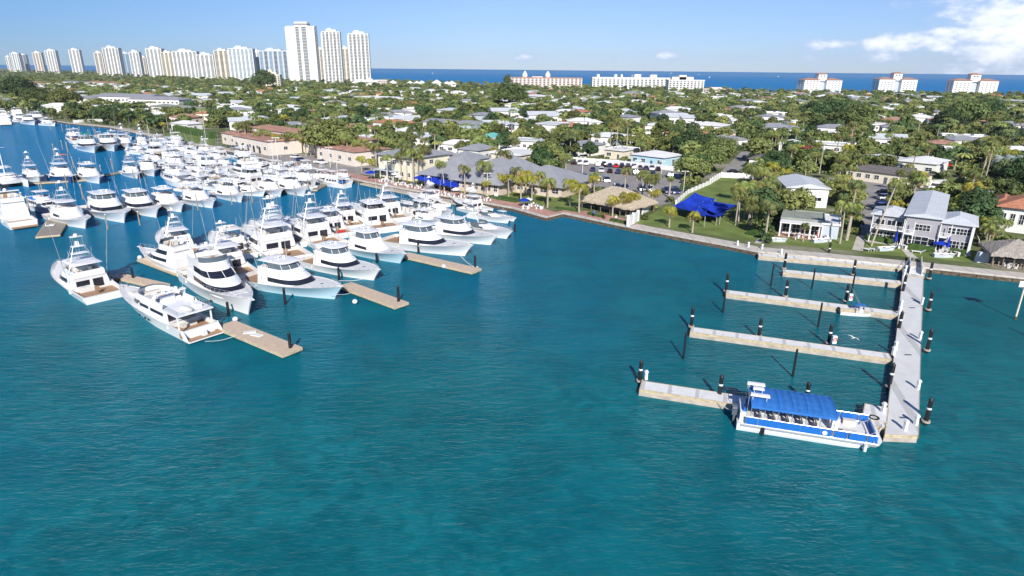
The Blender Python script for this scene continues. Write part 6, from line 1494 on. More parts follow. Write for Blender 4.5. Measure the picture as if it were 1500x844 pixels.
for i, (l, r, t, Y, dep, wm, st_, bd, lab) in enumerate([
    (7, 14, 83, 3600, 22, 'wall_white', 'stripe', 'glass_grey', 'small white tower farthest to the left'), (13, 28, 78, 3400, 30, 'wall_white', 'mix', 'glass_teal', 'white tower with blue glass bay, second from the left edge'), (28, 38, 80, 3500, 25, 'wall_greyblue', 'glass', 'glass_grey', 'blue grey tower next to the second white one'),
    (46, 61, 77, 3100, 24, 'wall_sand', 'stripe', 'glass_grey', 'slim pinkish tower standing alone on the left'), (64, 82, 74, 2900, 30, 'wall_white', 'stripe', 'glass_grey', 'white tower right of the slim pinkish one'), (99, 117, 73, 2700, 26, 'wall_white', 'stripe', 'glass_grey', 'white tower standing alone above the sea'),
    (136, 150, 77, 2500, 26, 'wall_sand', 'stripe', 'glass_grey', 'beige tower at the left end of the dense row'), (148, 175, 70, 2300, 34, 'wall_white', 'mix', 'glass_grey', 'broad white tower with dark balcony bays and white penthouse'), (176, 190, 78, 2600, 24, 'wall_greyblue', 'glass', 'glass_teal', 'blue glass tower behind the broad white one'),
    (188, 203, 76, 2250, 28, 'wall_white', 'stripe', 'glass_grey', 'cream rounded tower right of the blue glass one'), (204, 213, 84, 2400, 22, 'wall_sand', 'stripe', 'glass_grey', 'short mauve tower in the gap of the row'), (212, 236, 71, 2150, 36, 'wall_white', 'stripe', 'glass_grey', 'wide cream tower with stepped bright roof'),
    (234, 252, 77, 2080, 34, 'wall_cream', 'stripe', 'glass_grey', 'yellowish slab adjoining the wide cream tower'), (251, 288, 75, 2000, 30, 'wall_white', 'stripe', 'glass_grey', 'long white slab in the middle of the row'), (286, 312, 80, 1950, 30, 'wall_white', 'stripe', 'glass_grey', 'tan slab right of the long white one'),
    (312, 334, 74, 1880, 32, 'wall_cream', 'mix', 'glass_grey', 'pale yellow tower left of the blue glass slab'), (333, 370, 71, 1800, 30, 'wall_white', 'stripe', 'glass_teal', 'long blue glass slab tower'), (370, 381, 76, 1850, 30, 'wall_white', 'stripe', 'glass_grey', 'narrow white tower between blue slabs'),
    (378, 420, 74, 1750, 26, 'wall_greyblue', 'mix', 'glass_teal', 'long dark blue slab left of the tallest tower'), (461, 473, 72, 1750, 26, 'wall_cream', 'stripe', 'glass_grey', 'narrow yellow tower behind the tallest pair'), (499, 511, 71, 1750, 26, 'wall_cream', 'stripe', 'glass_grey', 'narrow cream tower behind the two right tall towers')]):
    tower('tower', lab, l, r, t, Y, dep, wm, st_, group=GT, band=bd)
r_ = tower('tower', 'tallest white tower with blank white wings and grey central bays', 417, 461, 38, 1500, 24, 'wall_white', 'stripe', group=GT, crown=False, nb=4, rz=-.12)
Hh = onY(417, 38, 1500).z - ZL
MB().box(0, 12, Hh, 30, 16, 9).obj('penthouse', 'wall_white', r_); MB().box(0, 12, Hh + 3, 30.4, 16.4, 2.2).obj('penthouse_band', 'glass_dark', r_)
MB().box(-22.5, -1.2, 0, 24, 2.2, Hh - 2).obj('blank_wing', 'wall_white', r_); MB().box(27, -1.2, 0, 13, 2.2, Hh - 2).obj('blank_wing', 'wall_white', r_)
for lab, l, r, t in (('white tall tower with balconies, middle one of the three tallest', 471, 497, 46), ('white tall tower with blue glass edge, rightmost of the three tallest', 510, 539, 49)):
    r_ = tower('tower', lab, l, r, t, 1500, 32, 'wall_white', 'mix', group=GT, crown=True, nb=5, rz=.12)
    Hh = onY(l, t, 1500).z - ZL; Wt = onY(r, t, 1500).x - onY(l, t, 1500).x
    MB().box(-Wt / 2 - 1.2, 14, 0, 2.4, 22, Hh - 3).obj('stair_wing', 'wall_white', r_)
tower('tower', 'small cream block below the tall towers', 384, 410, 109, 1050, 18, 'wall_yellow', 'stripe', crown=True, nb=6, cat='building')
tower('tower', 'low pinkish block left of the open sea', 549, 567, 117, 1350, 16, 'wall_pink', 'stripe', crown=False, nb=6, cat='building')
# white tent like roofs left of the open sea
b0 = thing('pavilion', None, None); MB().box(0, 0, 0, 14, 14, 4.5).obj('wall', 'wall_white', b0); roof_mb('hip', -7, 7, -7, 7, 4.5, 5, 1).obj('roof', 'roof_white', b0); pv = Proto(b0)
for i, (x, y, s) in enumerate(((523, 121, 1.3), (531, 120, 1.5), (542, 121, 1.7), (552, 121, 1.2), (576, 122, 1.2), (601, 123, 1.1), (611, 124, 1.1), (618, 125, 1.2), (640, 125, 1.4), (655, 125, 1.1), (662, 125, 1.2))):
    p = onY(x, y + 3, 1330); pv.place((p.x, 1330, ZL), .2, 'white peaked pavilion roof by the open sea, %s from the left' % ordw(i), 'white pavilions by the sea', s, 'pavilion')
# --- hotels on the beach
def hotel(label, pl, pr, pt, Y, depth, wm, rm, nb, domes=(), steps=(), name='hotel', rz=0):
    A, B_ = onY(pl, pt, Y), onY(pr, pt, Y); W = B_.x - A.x; Hh = A.z - ZL; root = thing(name, label, 'hotel', (A.x, Y, ZL), rz)
    MB().box(W / 2, depth / 2, -.5, W, depth, Hh + .5).obj('wall', wm, root); MB().box(W / 2, depth / 2, Hh, W + 1.5, depth + 1.5, 1.3).obj('roof', rm, root)
    ns = int(Hh / 3.2)
    for i in range(nb):
        x = W * (i + .5) / nb; g = MB(); g.box(x, -.1, 2.2, W / nb * .5, .3, Hh - 3.2); o = g.obj('window_bay', 'glass_grey', root); s = MB()
        for k in range(1, ns + 1): s.box(x, -.7, k * 3.2 - .9, W / nb * .6, 1.4, 1.1)
        s.obj('balcony_stack', wm, o)
    for (u, r0, h0) in domes:
        b = MB(); b.cyl((W * u, 6, Hh), (W * u, 6, Hh + 4), r0, r0, 12); d_ = b.obj('dome_drum', wm, root); b = MB(); b.rings([[(W * u + r0 * k * math.cos(2 * PI * j / 12), 6 + r0 * k * math.sin(2 * PI * j / 12), Hh + 4 + z) for j in range(12)] for k, z in ((1.1, 0), (.85, h0 * .4), (.45, h0 * .75), (.05, h0))], True, False, True); b.obj('dome_cap', 'wall_white', d_)
    for (u0, u1, hh) in steps: MB().box(W * (u0 + u1) / 2, depth / 2, Hh + 1.3, W * (u1 - u0), depth * .7, hh).obj('roof_block', wm, root)
    return root
hotel('pink beach hotel with red roof edge and two white domes', 748, 853, 114, 1280, 22, 'wall_pink', 'roof_tile_old', 18, ((.20, 5, 9), (.52, 5, 9)), ((.3, .45, 1.5),))
hotel('long white beach hotel with stepped roofline, right of the pink one', 868, 985, 114, 1230, 22, 'wall_white', 'wall_white', 20, (), ((.06, .09, 5), (.28, .31, 5), (.36, .38, 5), (.53, .61, 5.5), (.73, .81, 5)))
hotel('taller cream end block of the white hotels with mast on top', 980, 1032, 118, 1120, 22, 'wall_white', 'wall_white', 10, (), ((.1, .7, 4.5), (.3, .5, 7.5)))
hotel('low peach building right of the white hotels', 1030, 1070, 131, 1080, 18, 'wall_pink', 'wall_tan', 8, (), ((.3, .7, 2),))
def beach_tower(label, pl, pr, pt, Y, rz):
    A, B_ = onY(pl, pt, Y), onY(pr, pt, Y); W = (B_ - A).length; Hh = A.z - ZL; c = (A + B_) / 2; root = thing('beach_condominium', label, 'condominium', (c.x, Y, ZL), rz, 'white beach condominiums with red roofs')
    for s_, w_ in ((-1, .40), (1, .40)):
        x = s_ * W * .29; b = MB(); b.box(x, 10, -.5, W * w_, 22, Hh + .5); wl = b.obj('wing', 'wall_white', root); roof_mb('hip', x - W * w_ / 2, x + W * w_ / 2, -1, 21, Hh, 3.2, 1.2).obj('wing_roof', 'roof_tile_old', wl)
        for k in range(4):
            g = MB()
            for q in range(1, int(Hh / 3.1)): g.box(x + (k - 1.5) * W * .085, -1.06, q * 3.1, 2.0, .2, 1.4)
            g.obj('window_column', 'glass_grey', root)
        for q_ in (.3, .7):
            g = MB()
            for q in range(1, int(Hh / 3.1)): g.box(x + s_ * (W * w_ / 2 + .05), lin(-1, 21, q_), q * 3.1, .2, 3, 1.4)
            g.obj('side_window_column', 'glass_grey', root)
    MB().box(0, 14, -.5, W * .2, 16, Hh + 2).obj('centre_core', 'wall_greyblue', root)
    b = MB(); b.box(0, 9, Hh - 2, W * .22, 11, 11.5); t_ = b.obj('roof_tower', 'wall_white', root); roof_mb('hip', -W * .11, W * .11, 3.5, 14.5, Hh + 9.5, 2.4, 1).obj('tower_roof', 'roof_tile_old', t_)
    for k in (-1, 1): MB().box(k * 2.5, 3.4, Hh + 5.5, 2.2, .2, 2).obj('tower_window', 'glass_dark', root)
beach_tower('white beach condominium with red roof, first of the three from the left', 1176, 1237, 117, 1150, .15)
beach_tower('white beach condominium with red roof, middle one of the three', 1288, 1345, 116, 1130, .0)
beach_tower('white beach condominium with red roof, nearest the right edge', 1399, 1462, 118, 1080, -.1)
for i, (x, y, s) in enumerate(((926, 112, 1), (983, 108, 1.6), (1024, 110, 1), (1039, 114, .8), (1140, 113, .9), (634, 108, .8), (700, 102.5, .7))):
    p = G(x, y, 0); b = MB(); b.rings([[(-4 * s, 0, 0), (-4 * s, 0, 1.2), (4 * s, 0, 1.2), (4 * s, 0, 0)], [(-4 * s, 2.5, 0), (-4 * s, 2.5, 1.2), (5 * s, 1.2, 1.2), (4 * s, 2, 0)]], True, True, True); b.rings([[(-3 * s, 1, 1.2), (3 * s, 1.2, 1.2), (.5 * s, 1.1, 12 * s)], [(-3 * s, 1.1, 1.2), (3 * s, 1.3, 1.2), (.5 * s, 1.2, 12 * s)]], True, True, True)
    tag(b.obj('sailing_boat', 'canvas_white', None, False, p), 'tiny white sail out on the open sea, %s from the left' % ordw([6, 2, 3, 4, 5, 0, 1].index(i) if False else (2, 3, 4, 5, 6, 0, 1)[i]), 'sailing boat', 'sails out at sea')
# ------------------------------------------------------------------ palms and trees
def palm_crown(seed, m, nf=20, R0=2.9, droop=1.0, dead=3):
    r = random.Random(seed); b = MB(); 
    for i in range(nf):
        dd = i < dead; a = 2.39996 * i + r.uniform(-.25, .25); up = r.uniform(.05, 1.15) if not dd else r.uniform(-.9, -.4); Lf = R0 * r.uniform(.85, 1.15) * (.8 if dd else 1)
        ca, sa = math.cos(a), math.sin(a); b.use(1 if dd else 0); P = []; n = 8; x = 0; z = 0; ang = up
        for k in range(n + 1):
            P.append((x, z)); st = Lf / n; x += math.cos(ang) * st; z += math.sin(ang) * st; ang -= (.20 + .13 * droop) * (1 + .1 * k) * (1 if not dd else .4)
        tw = r.uniform(-.3, .3)
        for k in range(n):
            (x0, z0), (x1, z1) = P[k], P[k + 1]; wl = Lf * .30 * math.sin(PI * min((k + .9) / (n + .6), 1)) ** .7
            for s in (-1, 1):
                for q in range(3):
                    t0 = q / 3; xa, za = lin(x0, x1, t0), lin(z0, z1, t0); xb, zb = lin(x0, x1, t0 + .33), lin(z0, z1, t0 + .33)
                    fx = (xa + wl * .45); dz = -wl * (.50 + .25 * droop) * r.uniform(.7, 1.2); yy = s * wl * .78 * r.uniform(.85, 1.1)
                    p0, p1, p2 = (xa, 0, za), (xb, 0, zb), (fx + .05, yy, za + dz)
                    pts = [(px * ca - py * sa, px * sa + py * ca, pz) for px, py, pz in (p0, p1, p2)]; b.face(pts)
    return b.mesh('crown', [m, 'palm_dead'])
def palm_trunk(h, r0=.17, lean=0, seed=0):
    b = MB(); n = 7; rg = []
    for k in range(n + 1):
        t = k / n; rr = lin(r0 * 1.45, r0 * .8, t ** .5); x = lean * t * t; rg.append([(x + rr * math.cos(2 * PI * i / 7), rr * math.sin(2 * PI * i / 7), h * t - (.3 if k == 0 else 0)) for i in range(7)])
    b.rings(rg, True, False, True); return b.mesh('trunk', 'trunk_palm', True)
def palm_proto(h, m, seed, R0=2.9, lean=0, nf=20, droop=1.0, dead=3, r0=.17, cluster=1):
    root = thing('palm_tree', None, None); r = random.Random(seed)
    for c in range(cluster):
        tr = bpy.data.objects.new('trunk', palm_trunk(h * (1 - .12 * c), r0, lean + (c * .8 if c else 0), seed)); COL.objects.link(tr); tr.parent = root
        cr = bpy.data.objects.new('crown', palm_crown(seed + c, m, nf, R0, droop, dead)); COL.objects.link(cr); cr.parent = root
        a = c * 2.2; tr.rotation_euler.z = a; ln = lean + (c * .8 if c else 0); cr.location = (ln * math.cos(a), ln * math.sin(a), h * (1 - .12 * c))
        if cluster > 1: tr.location = (.4 * c, .3 * c, 0); cr.location.x += .4 * c; cr.location.y += .3 * c
    return Proto(root)
PALM = dict(g0=palm_proto(7.5, 'palm_green', 1), g1=palm_proto(9, 'palm_green', 2, 3.0, .9), g2=palm_proto(6, 'palm_green', 3, 2.6), d0=palm_proto(8, 'palm_dark', 4, 2.9, .3), d1=palm_proto(6.5, 'palm_dark', 5, 2.5, 0, 24, .7),
            y0=palm_proto(5.6, 'palm_yellow', 6, 2.8, .2, 20, .9), y1=palm_proto(4.6, 'palm_yellow', 7, 2.6, 0, 18, 1.0), s0=palm_proto(5, 'palm_silver', 8, 3.2, 0, 26, .4, 1, .25), c0=palm_proto(6, 'palm_green', 9, 2.4, .3, 16, 1, 2, .12, 4),
            t0=palm_proto(13, 'palm_green', 10, 2.8, .3, 18, .8), cab=palm_proto(5.5, 'palm_dark', 12, 1.7, 0, 30, 1.6, 6, .22))
def crown_mesh(seed, m, rx, rz, nclump, nleaf, leaf, zc, flat=.55):
    r = random.Random(seed); b = MB(); cl = []
    for i in range(nclump):
        u = r.uniform(-1, 1); a = r.uniform(0, 2 * PI); k = r.uniform(.45, 1.0) ** .6; q = math.sqrt(1 - u * u); z = u * (1 if u > 0 else flat)
        cl.append((rx * q * math.cos(a) * k * .8, rx * q * math.sin(a) * k * .8, zc + rz * z * k * .8, rx * r.uniform(.22, .40)))
    V, F = b.v, b.f
    for (cx, cy, cz, cr) in cl:
        for j in range(nleaf):
            u = r.uniform(-.55, 1); a = r.uniform(0, 2 * PI); q = math.sqrt(max(1 - u * u, 0)); k = r.uniform(.7, 1.05); nx, ny, nz = q * math.cos(a), q * math.sin(a), u
            px, py, pz = cx + nx * cr * k, cy + ny * cr * k, cz + nz * cr * k * .8; s = leaf * r.uniform(.6, 1.4); n = Vector((nx + r.uniform(-.7, .7), ny + r.uniform(-.7, .7), nz + .35 + r.uniform(-.6, .6))).normalized()
            t = n.orthogonal().normalized(); t.rotate(Matrix.Rotation(r.uniform(0, 6.28), 3, n)); w2 = n.cross(t); i0 = len(V); P = Vector((px, py, pz))
            V.extend((tuple(P - t * s), tuple(P + w2 * s * .6), tuple(P + t * s), tuple(P - w2 * s * .6))); F.append((i0, i0 + 1, i0 + 2, i0 + 3)); b.m.append(0)
    return b.mesh('crown', m), cl
def tree_proto(seed, m, h, rx, rz, nclump=26, nleaf=70, leaf=.42, name='broadleaf_tree'):
    root = thing(name, None, None); zc = h - rz * .9; me, cl = crown_mesh(seed, m, rx, rz, nclump, nleaf, leaf, zc); o = bpy.data.objects.new('crown', me); COL.objects.link(o); o.parent = root
    t = MB(); th = zc - rz * .35; r0 = .045 * h; t.cyl((0, 0, -.3), (0, 0, th), r0, r0 * .65, 8, False)
    for c in sorted(cl, key=lambda c: c[2])[:9]: t.cyl((0, 0, th * .9), c[:3], r0 * .42, r0 * .14, 5, False)
    t.obj('trunk', 'trunk_bark', root, True); return Proto(root)
TREE = dict(m0=tree_proto(21, 'leaf_mid', 7.5, 4.2, 3.0), m1=tree_proto(22, 'leaf_mid', 6.2, 3.4, 2.4), m2=tree_proto(23, 'leaf_mid', 9, 4.6, 3.8, 30), l0=tree_proto(24, 'leaf_lime', 6.5, 3.6, 2.5), l1=tree_proto(25, 'leaf_lime', 5, 2.8, 2.0, 20),
            k0=tree_proto(26, 'leaf_dark', 9, 5.0, 3.8, 34), k1=tree_proto(27, 'leaf_dark', 7, 3.8, 3.0), fig=tree_proto(28, 'leaf_mid', 11, 9.5, 4.6, 70, 90, .46), figd=tree_proto(29, 'leaf_dark', 12, 9.0, 5.5, 70, 90, .46), figl=tree_proto(30, 'leaf_lime', 8, 6.5, 3.4, 48, 85, .42),
            red=tree_proto(31, 'leaf_red', 6, 4.0, 2.6, 24), bush=tree_proto(32, 'leaf_lime', 2.2, 1.7, 1.3, 12, 60, .28, 'bush'), bushd=tree_proto(33, 'leaf_mid', 2.6, 1.9, 1.5, 12, 60, .28, 'bush'), cas=tree_proto(34, 'leaf_dark', 16, 5.5, 7.5, 34, 70, .5))
def put(kind, px, py, label, group, h=None, rz=None, scale=1, cat=None):
    P = PALM.get(kind) or TREE[kind]; rz = rnd.uniform(0, 6.28) if rz is None else rz
    return P.place(G(px, py, ZL), rz, label, group, scale, cat or ('palm tree' if kind in PALM else 'tree' if 'bush' not in kind else 'bush'))
N_PALM = N_TREE = 0
GPP = 'palms along the promenade'
PL = [('y0', 763, 295, 1.0), ('y0', 779, 293, .95), ('g2', 802, 304, 1.05), ('y1', 801, 300, 1.15), ('y0', 835, 303, 1.05), ('y0', 848, 311, 1.05), ('y1', 897, 317, .9), ('y1', 917, 317, 1.05), ('y1', 926, 314, .95), ('g2', 949, 300, 1.1), ('g2', 915, 280, .95), ('cab', 980, 290, .95),
      ('g1', 651, 281, .85), ('g0', 681, 284, .9), ('g2', 710, 285, 1.3), ('y1', 712, 287, .75), ('y1', 735, 285, .95), ('y0', 745, 288, .9), ('y0', 728, 283, .85), ('g0', 568, 265, .9), ('g0', 588, 264, 1.0), ('g1', 597, 265, 1.05), ('g0', 606, 267, 1.15), ('g0', 613, 266, .95), ('d0', 600, 258, 1.2),
      ('y1', 530, 252, .95), ('y1', 545, 256, .95), ('g0', 622, 262, 1.2), ('g0', 738, 272, 1.2), ('y0', 725, 268, 1.0), ('g2', 755, 282, 1.0), ('y0', 770, 285, 1.0), ('g2', 790, 285, .9), ('y0', 870, 290, .9), ('g2', 940, 292, 1.1), ('y1', 958, 306, .9)]
for i, (k, x, y, s) in enumerate(sorted(PL, key=lambda q: q[1])):
    put(k, x, y, ('yellow green' if k[0] == 'y' else 'green') + ' coconut palm, %s from the left along the brick promenade' % ordw(i), GPP, scale=s * 1.12)
PR = [('y1', 980, 333, .95, 'short golden palm on the seawall lawn in front of the blue shade sails, left one'), ('y1', 1014, 341, .95, 'short golden palm on the seawall lawn in front of the blue shade sails, right one'), ('g1', 1081, 329, 1.0, 'tall green palm at the right end of the blue shade sails'),
      ('g1', 1077, 330, .85, 'leaning green palm next to the tall one by the shade sails'), ('c0', 1095, 331, 1.1, 'clump of fan palms on the lawn beside the garden path'), ('g0', 1103, 318, 1.1, 'palm behind the clump by the garden path'), ('g2', 1176, 354, .62, 'small green palm in front of the cottage'),
      ('g1', 1230, 357, .95, 'tall palm at the right corner of the cottage'), ('cab', 1240, 352, 1.2, 'dense bushy palm between cottage and grey apartment house'), ('g0', 1243, 345, .9, 'palm behind the dense bushy one by the grey apartment house'),
      ('c0', 1446, 364, .9, 'clump of palms right of the grey apartment house'), ('g0', 1452, 358, .72, 'big palm between apartment house and orange tiled villa'), ('y0', 1440, 352, .8, 'golden palm at the right corner of the apartment house'),
      ('t0', 1433, 276, .95, 'tall slim palm behind the apartment house, left of a pair'), ('t0', 1440, 275, 1.05, 'tall slim palm behind the apartment house, right of a pair'), ('s0', 1462, 262, 1.35, 'silvery blue fan palm behind the orange tiled villa'), ('s0', 1478, 258, 1.25, 'second silvery fan palm near the right edge'),
      ('g2', 1315, 280, 1.0, 'palm at the back of the apartment car bays'), ('g2', 1260, 262, .9, 'low palm on the verge of the street'), ('g2', 1328, 266, .9, 'palm in the garden of the dark roofed house'), ('t0', 893, 227, 1.0, 'tall slim palm rising behind the car park, left of three'),
      ('t0', 902, 232, 1.15, 'tall pale stemmed palm rising behind the car park, middle of three'), ('t0', 917, 232, 1.15, 'tall slim palm rising behind the car park, right of three'), ('s0', 902, 226, 1.0, 'silvery palm between the tall stems behind the car park'), ('s0', 1152, 195, 1.3, 'silvery palm by the curving street'),
      ('s0', 700, 205, 1.4, 'silvery palm next to the teal roof'), ('s0', 72, 157, 2.0, 'silvery palm by the far basin'), ('g1', 1100, 305, 1.2, 'palm in the grove left of the garage house, front'), ('g0', 1112, 298, 1.2, 'palm in the grove left of the garage house, behind'), ('g0', 1120, 310, 1.1, 'palm in the grove left of the garage house, near the cottage'),
      ('y0', 1124, 300, .8, 'golden palm in the grove left of the garage house'), ('g0', 1132, 285, .8, 'palm in the grove left of the garage house, by its roof'), ('g0', 1090, 320, 1.1, 'palm over the shade sails edge'), ('c0', 1108, 325, 1.15, 'second clump of fan palms beside the garden path'),
      ('g0', 352, 214, 1.3, 'palm on the terrace of the pink villa, left'), ('g0', 362, 216, 1.4, 'palm on the terrace of the pink villa, right'), ('g0', 1226, 300, 1.0, 'palm right of the garage house, front'), ('g0', 1222, 285, 1.1, 'palm right of the garage house, behind'), ('y0', 1235, 285, .95, 'golden palm right of the garage house')]
for k, x, y, s, lab in PR: put(k, x, y, lab, None, scale=s)
# long leaning palm in front of the apartment house
A = G(1276, 361, ZL); top = onY(1315, 266, A.y + 9); root = thing('palm_tree', 'long bare leaning palm crossing in front of the grey apartment house', 'palm tree', A)
v = top - A; b = MB(); P = [Vector((v.x * t, v.y * t, v.z * (t ** .9))) for t in [i / 8 for i in range(9)]]
for i in range(8): b.cyl(P[i], P[i + 1], lin(.2, .12, i / 8), lin(.2, .12, (i + 1) / 8), 7, False)
b.obj('trunk', 'trunk_palm', root, True); o = bpy.data.objects.new('crown', palm_crown(77, 'palm_green', 22, 3.0)); COL.objects.link(o); o.parent = root; o.location = v
# row of palms between villa and yellow building, along the parking
RP = []
for i in range(22):
    t = i / 21; RP.append((lin(368, 552, t) + rnd.uniform(-3, 3), lin(217, 243, t) + rnd.uniform(-3, 2)))
for i, (x, y) in enumerate(sorted(RP)): put(rnd.choice(('g2', 'y0', 'g0', 'g2')), x, y, 'palm, %s from the left in the row behind the marina car park' % ordw(i), 'palm row behind the marina car park', scale=rnd.uniform(.95, 1.3))
TR = [('fig', 487, 232, 1.25, 'huge round fig tree behind the marina car park'), ('figd', 1010, 232, .95, 'large dark fig tree right of the pale blue house'), ('figl', 1035, 252, 1.1, 'wide green tree at the right corner of the car park'), ('figl', 1012, 265, .95, 'green tree overhanging the car park lamp'), ('fig', 1052, 236, .8, 'green tree beyond the lawn fence'),
      ('figl', 800, 243, 1.05, 'tall bushy green tree left of the car park'), ('figd', 1135, 252, .6, 'dark green tree beside the street, above the garage house'), ('red', 1178, 240, 1.1, 'red leaved tree among the gardens'), ('figd', 1218, 183, 1.35, 'large dark fig tree, left one of the inland pair'), ('fig', 1255, 190, 1.3, 'large spreading fig tree, middle of the inland trees'),
      ('figd', 1190, 178, 1.15, 'dark fig tree left of the inland pair'), ('fig', 1412, 188, 1.5, 'large spreading fig tree near the right edge'), ('figd', 1445, 180, 1.35, 'second dark fig tree near the right edge'), ('figd', 1385, 195, 1.1, 'dark fig tree left of the one near the right edge'), ('cas', 744, 130, 1.6, 'tall ragged casuarina at the left end of the pink hotel'),
      ('figd', 388, 133, 2.4, 'dark round tree below the cream block'), ('fig', 748, 160, 1.9, 'round green tree in the middle distance'), ('fig', 1118, 272, .6, 'leafy green tree behind the grove'), ('figd', 28, 150, 1.9, 'dark tree at the far basin'), ('fig', 60, 160, 1.4, 'green tree behind the far basin'), ('fig', 98, 162, 1.4, 'dark green tree in front of the white condominium'),
      ('figl', 1250, 300, .5, 'bush tree by the apartment car bays'), ('l1', 1222, 330, .7, 'green tree between garage house and cottage'), ('k1', 1425, 330, 1.2, 'dark tree in the shade right of the apartment house'), ('k1', 1432, 345, 1.0, 'dark shrub tree beside the thatched shelter path'),
      ('l1', 1160, 300 + 12, .8, 'small tree at the left wall of the garage house'), ('m0', 1112, 342, .6, 'bushy tree at the garden path')]
for k, x, y, s, lab in TR: put(k, x, y, lab, None, scale=s)
# hedges and flower beds
def hedge(px, w_, h_, label, m='hedge', name='hedge'):
    P = [G(x, y, ZL) for x, y in px]; b = MB(); c = offset(P, 0); r = random.Random(len(label))
    Q = []
    for a, e in zip(P, P[1:]):
        n = max(int((e - a).length / .7), 1)
        for i in range(n): Q.append(a.lerp(e, i / n))
    Q.append(P[-1]); O = [offset(Q, w_ * k) for k in (-.5, -.42, 0, .42, .5)]; rg = []
    for i in range(len(Q)):
        rg.append([(O[0][i].x, O[0][i].y, ZL)] + [(O[k][i].x + r.uniform(-.12, .12), O[k][i].y + r.uniform(-.12, .12), ZL + h_ * f * r.uniform(.85, 1.12)) for k, f in ((1, .85), (2, 1.05), (3, .85))] + [(O[4][i].x, O[4][i].y, ZL)])
    b.rings(rg, False, True, True); return tag(b.obj(name, m), label, 'hedge')
hedge([(1267, 350), (1308, 357)], 1.6, 1.1, 'clipped hedge in front of the apartment house, left part'); hedge([(1330, 364), (1368, 370)], 1.6, 1.1, 'clipped hedge in front of the apartment house, right part'); hedge([(1390, 371), (1412, 375)], 1.4, 1.2, 'short hedge at the right corner of the apartment house')
hedge([(1100, 345), (1122, 338), (1132, 326)], 2.6, .9, 'low green ground cover beside the garden path'); hedge([(722, 289), (760, 296)], 3.2, .7, 'low green bed between restaurant and promenade'); hedge([(862, 314), (885, 319)], 1.0, .6, 'low planting in front of the thatched bar, left'); hedge([(895, 323), (918, 328)], 1.4, .6, 'low planting in front of the thatched bar, right')
hedge([(815, 305), (848, 311)], 1.0, .5, 'low planting along the brick promenade'); hedge([(258, 192), (312, 203)], 3.5, 3.2, 'tall clipped hedge behind the quay lawn'); hedge([(1320, 246), (1382, 262)], 2, 1.6, 'green hedge beyond the street'); hedge([(560, 255), (572, 259)], 2, .8, 'small bed by the yellow building')
# scattered individuals: the nearest few hundred, then one mass
def clear(p, r_=0): return free(p) and shore_dist(p) > 8
cand = []
tries = 0
while len(cand) < 620 and tries < 60000:
    tries += 1; t = rnd.random(); Y = 118 * math.exp(t * 1.62); X = rnd.uniform(-.86, .86) * Y; p = Vector((X, Y))
    if not clear(p): continue
    px, py = proj((X, Y, 3))
    if not (-25 < px < 1525): continue
    g = 3.0 + Y * .011
    if any((p - q).length_squared < g * g for q, _ in cand): continue
    cand.append((p, (px, py)))
NP = NT_ = 0; cand.sort(key=lambda c: c[0].y); YMAX = 0
PK = ['g0', 'g1', 'g2', 'd0', 'd1', 'y0', 'c0', 'cab', 'g0', 'd0']; TK = ['m0', 'm1', 'm2', 'l0', 'l1', 'k0', 'k1', 'm0', 'l0']
PD = dict(g='green coconut palm', d='dark green palm', y='yellowish palm', c='clustered palm', s='silvery palm', t='tall palm'); TD = dict(m='mid green tree', l='light green tree', k='dark green tree')
HUEY = {}
for p, (px, py) in cand:
    if rnd.random() < .5 and NP < 138:
        k = rnd.choice(PK); o = PALM[k].place((p.x, p.y, ZL), rnd.uniform(0, 6.28), None, 'palms among the houses', rnd.uniform(.75, 1.35), 'palm tree'); queue(o, 'fan palm' if k == 'cab' else PD[k[0]], (p.x, p.y, 3)); NP += 1
    elif NT_ < 270:
        k = rnd.choice(TK); o = TREE[k].place((p.x, p.y, ZL), rnd.uniform(0, 6.28), None, 'trees among the houses', rnd.uniform(.75, 1.15), 'tree'); queue(o, TD[k[0]], (p.x, p.y, 3)); NT_ += 1
    else: continue
    YMAX = max(YMAX, p.y)
GB_ = 'garden bushes by the houses'; NB = 0
for hp in sorted(HOUSES, key=lambda q: q.y)[:110]:
    for _ in range(2):
        q = hp + Vector((rnd.uniform(-9, 10), rnd.uniform(-12, -7.5)))
        if not in_land(q) or shore_dist(q) < 8: continue
        k = rnd.choice(('bush', 'bushd', 'bushd', 'bush')); P_ = PALM.get(k) or TREE[k]
        o = P_.place((q.x, q.y, ZL), rnd.uniform(0, 6), None, GB_, rnd.uniform(.9, 1.5) if 'bush' in k else .8, 'bush' if 'bush' in k else 'palm tree'); queue(o, {'bush': 'pale green bush', 'bushd': 'dark garden bush', 'cab': 'short fan palm', 'g2': 'green coconut palm'}[k], (q.x, q.y, 2)); NB += 1
ug = []
for i in range(16000):
    Y = 115 * math.exp(rnd.random() * 1.75); X = rnd.uniform(-.88, .88) * Y; p = Vector((X, Y))
    if free(p) and shore_dist(p) > 7: ug.append((X, Y, ZL))
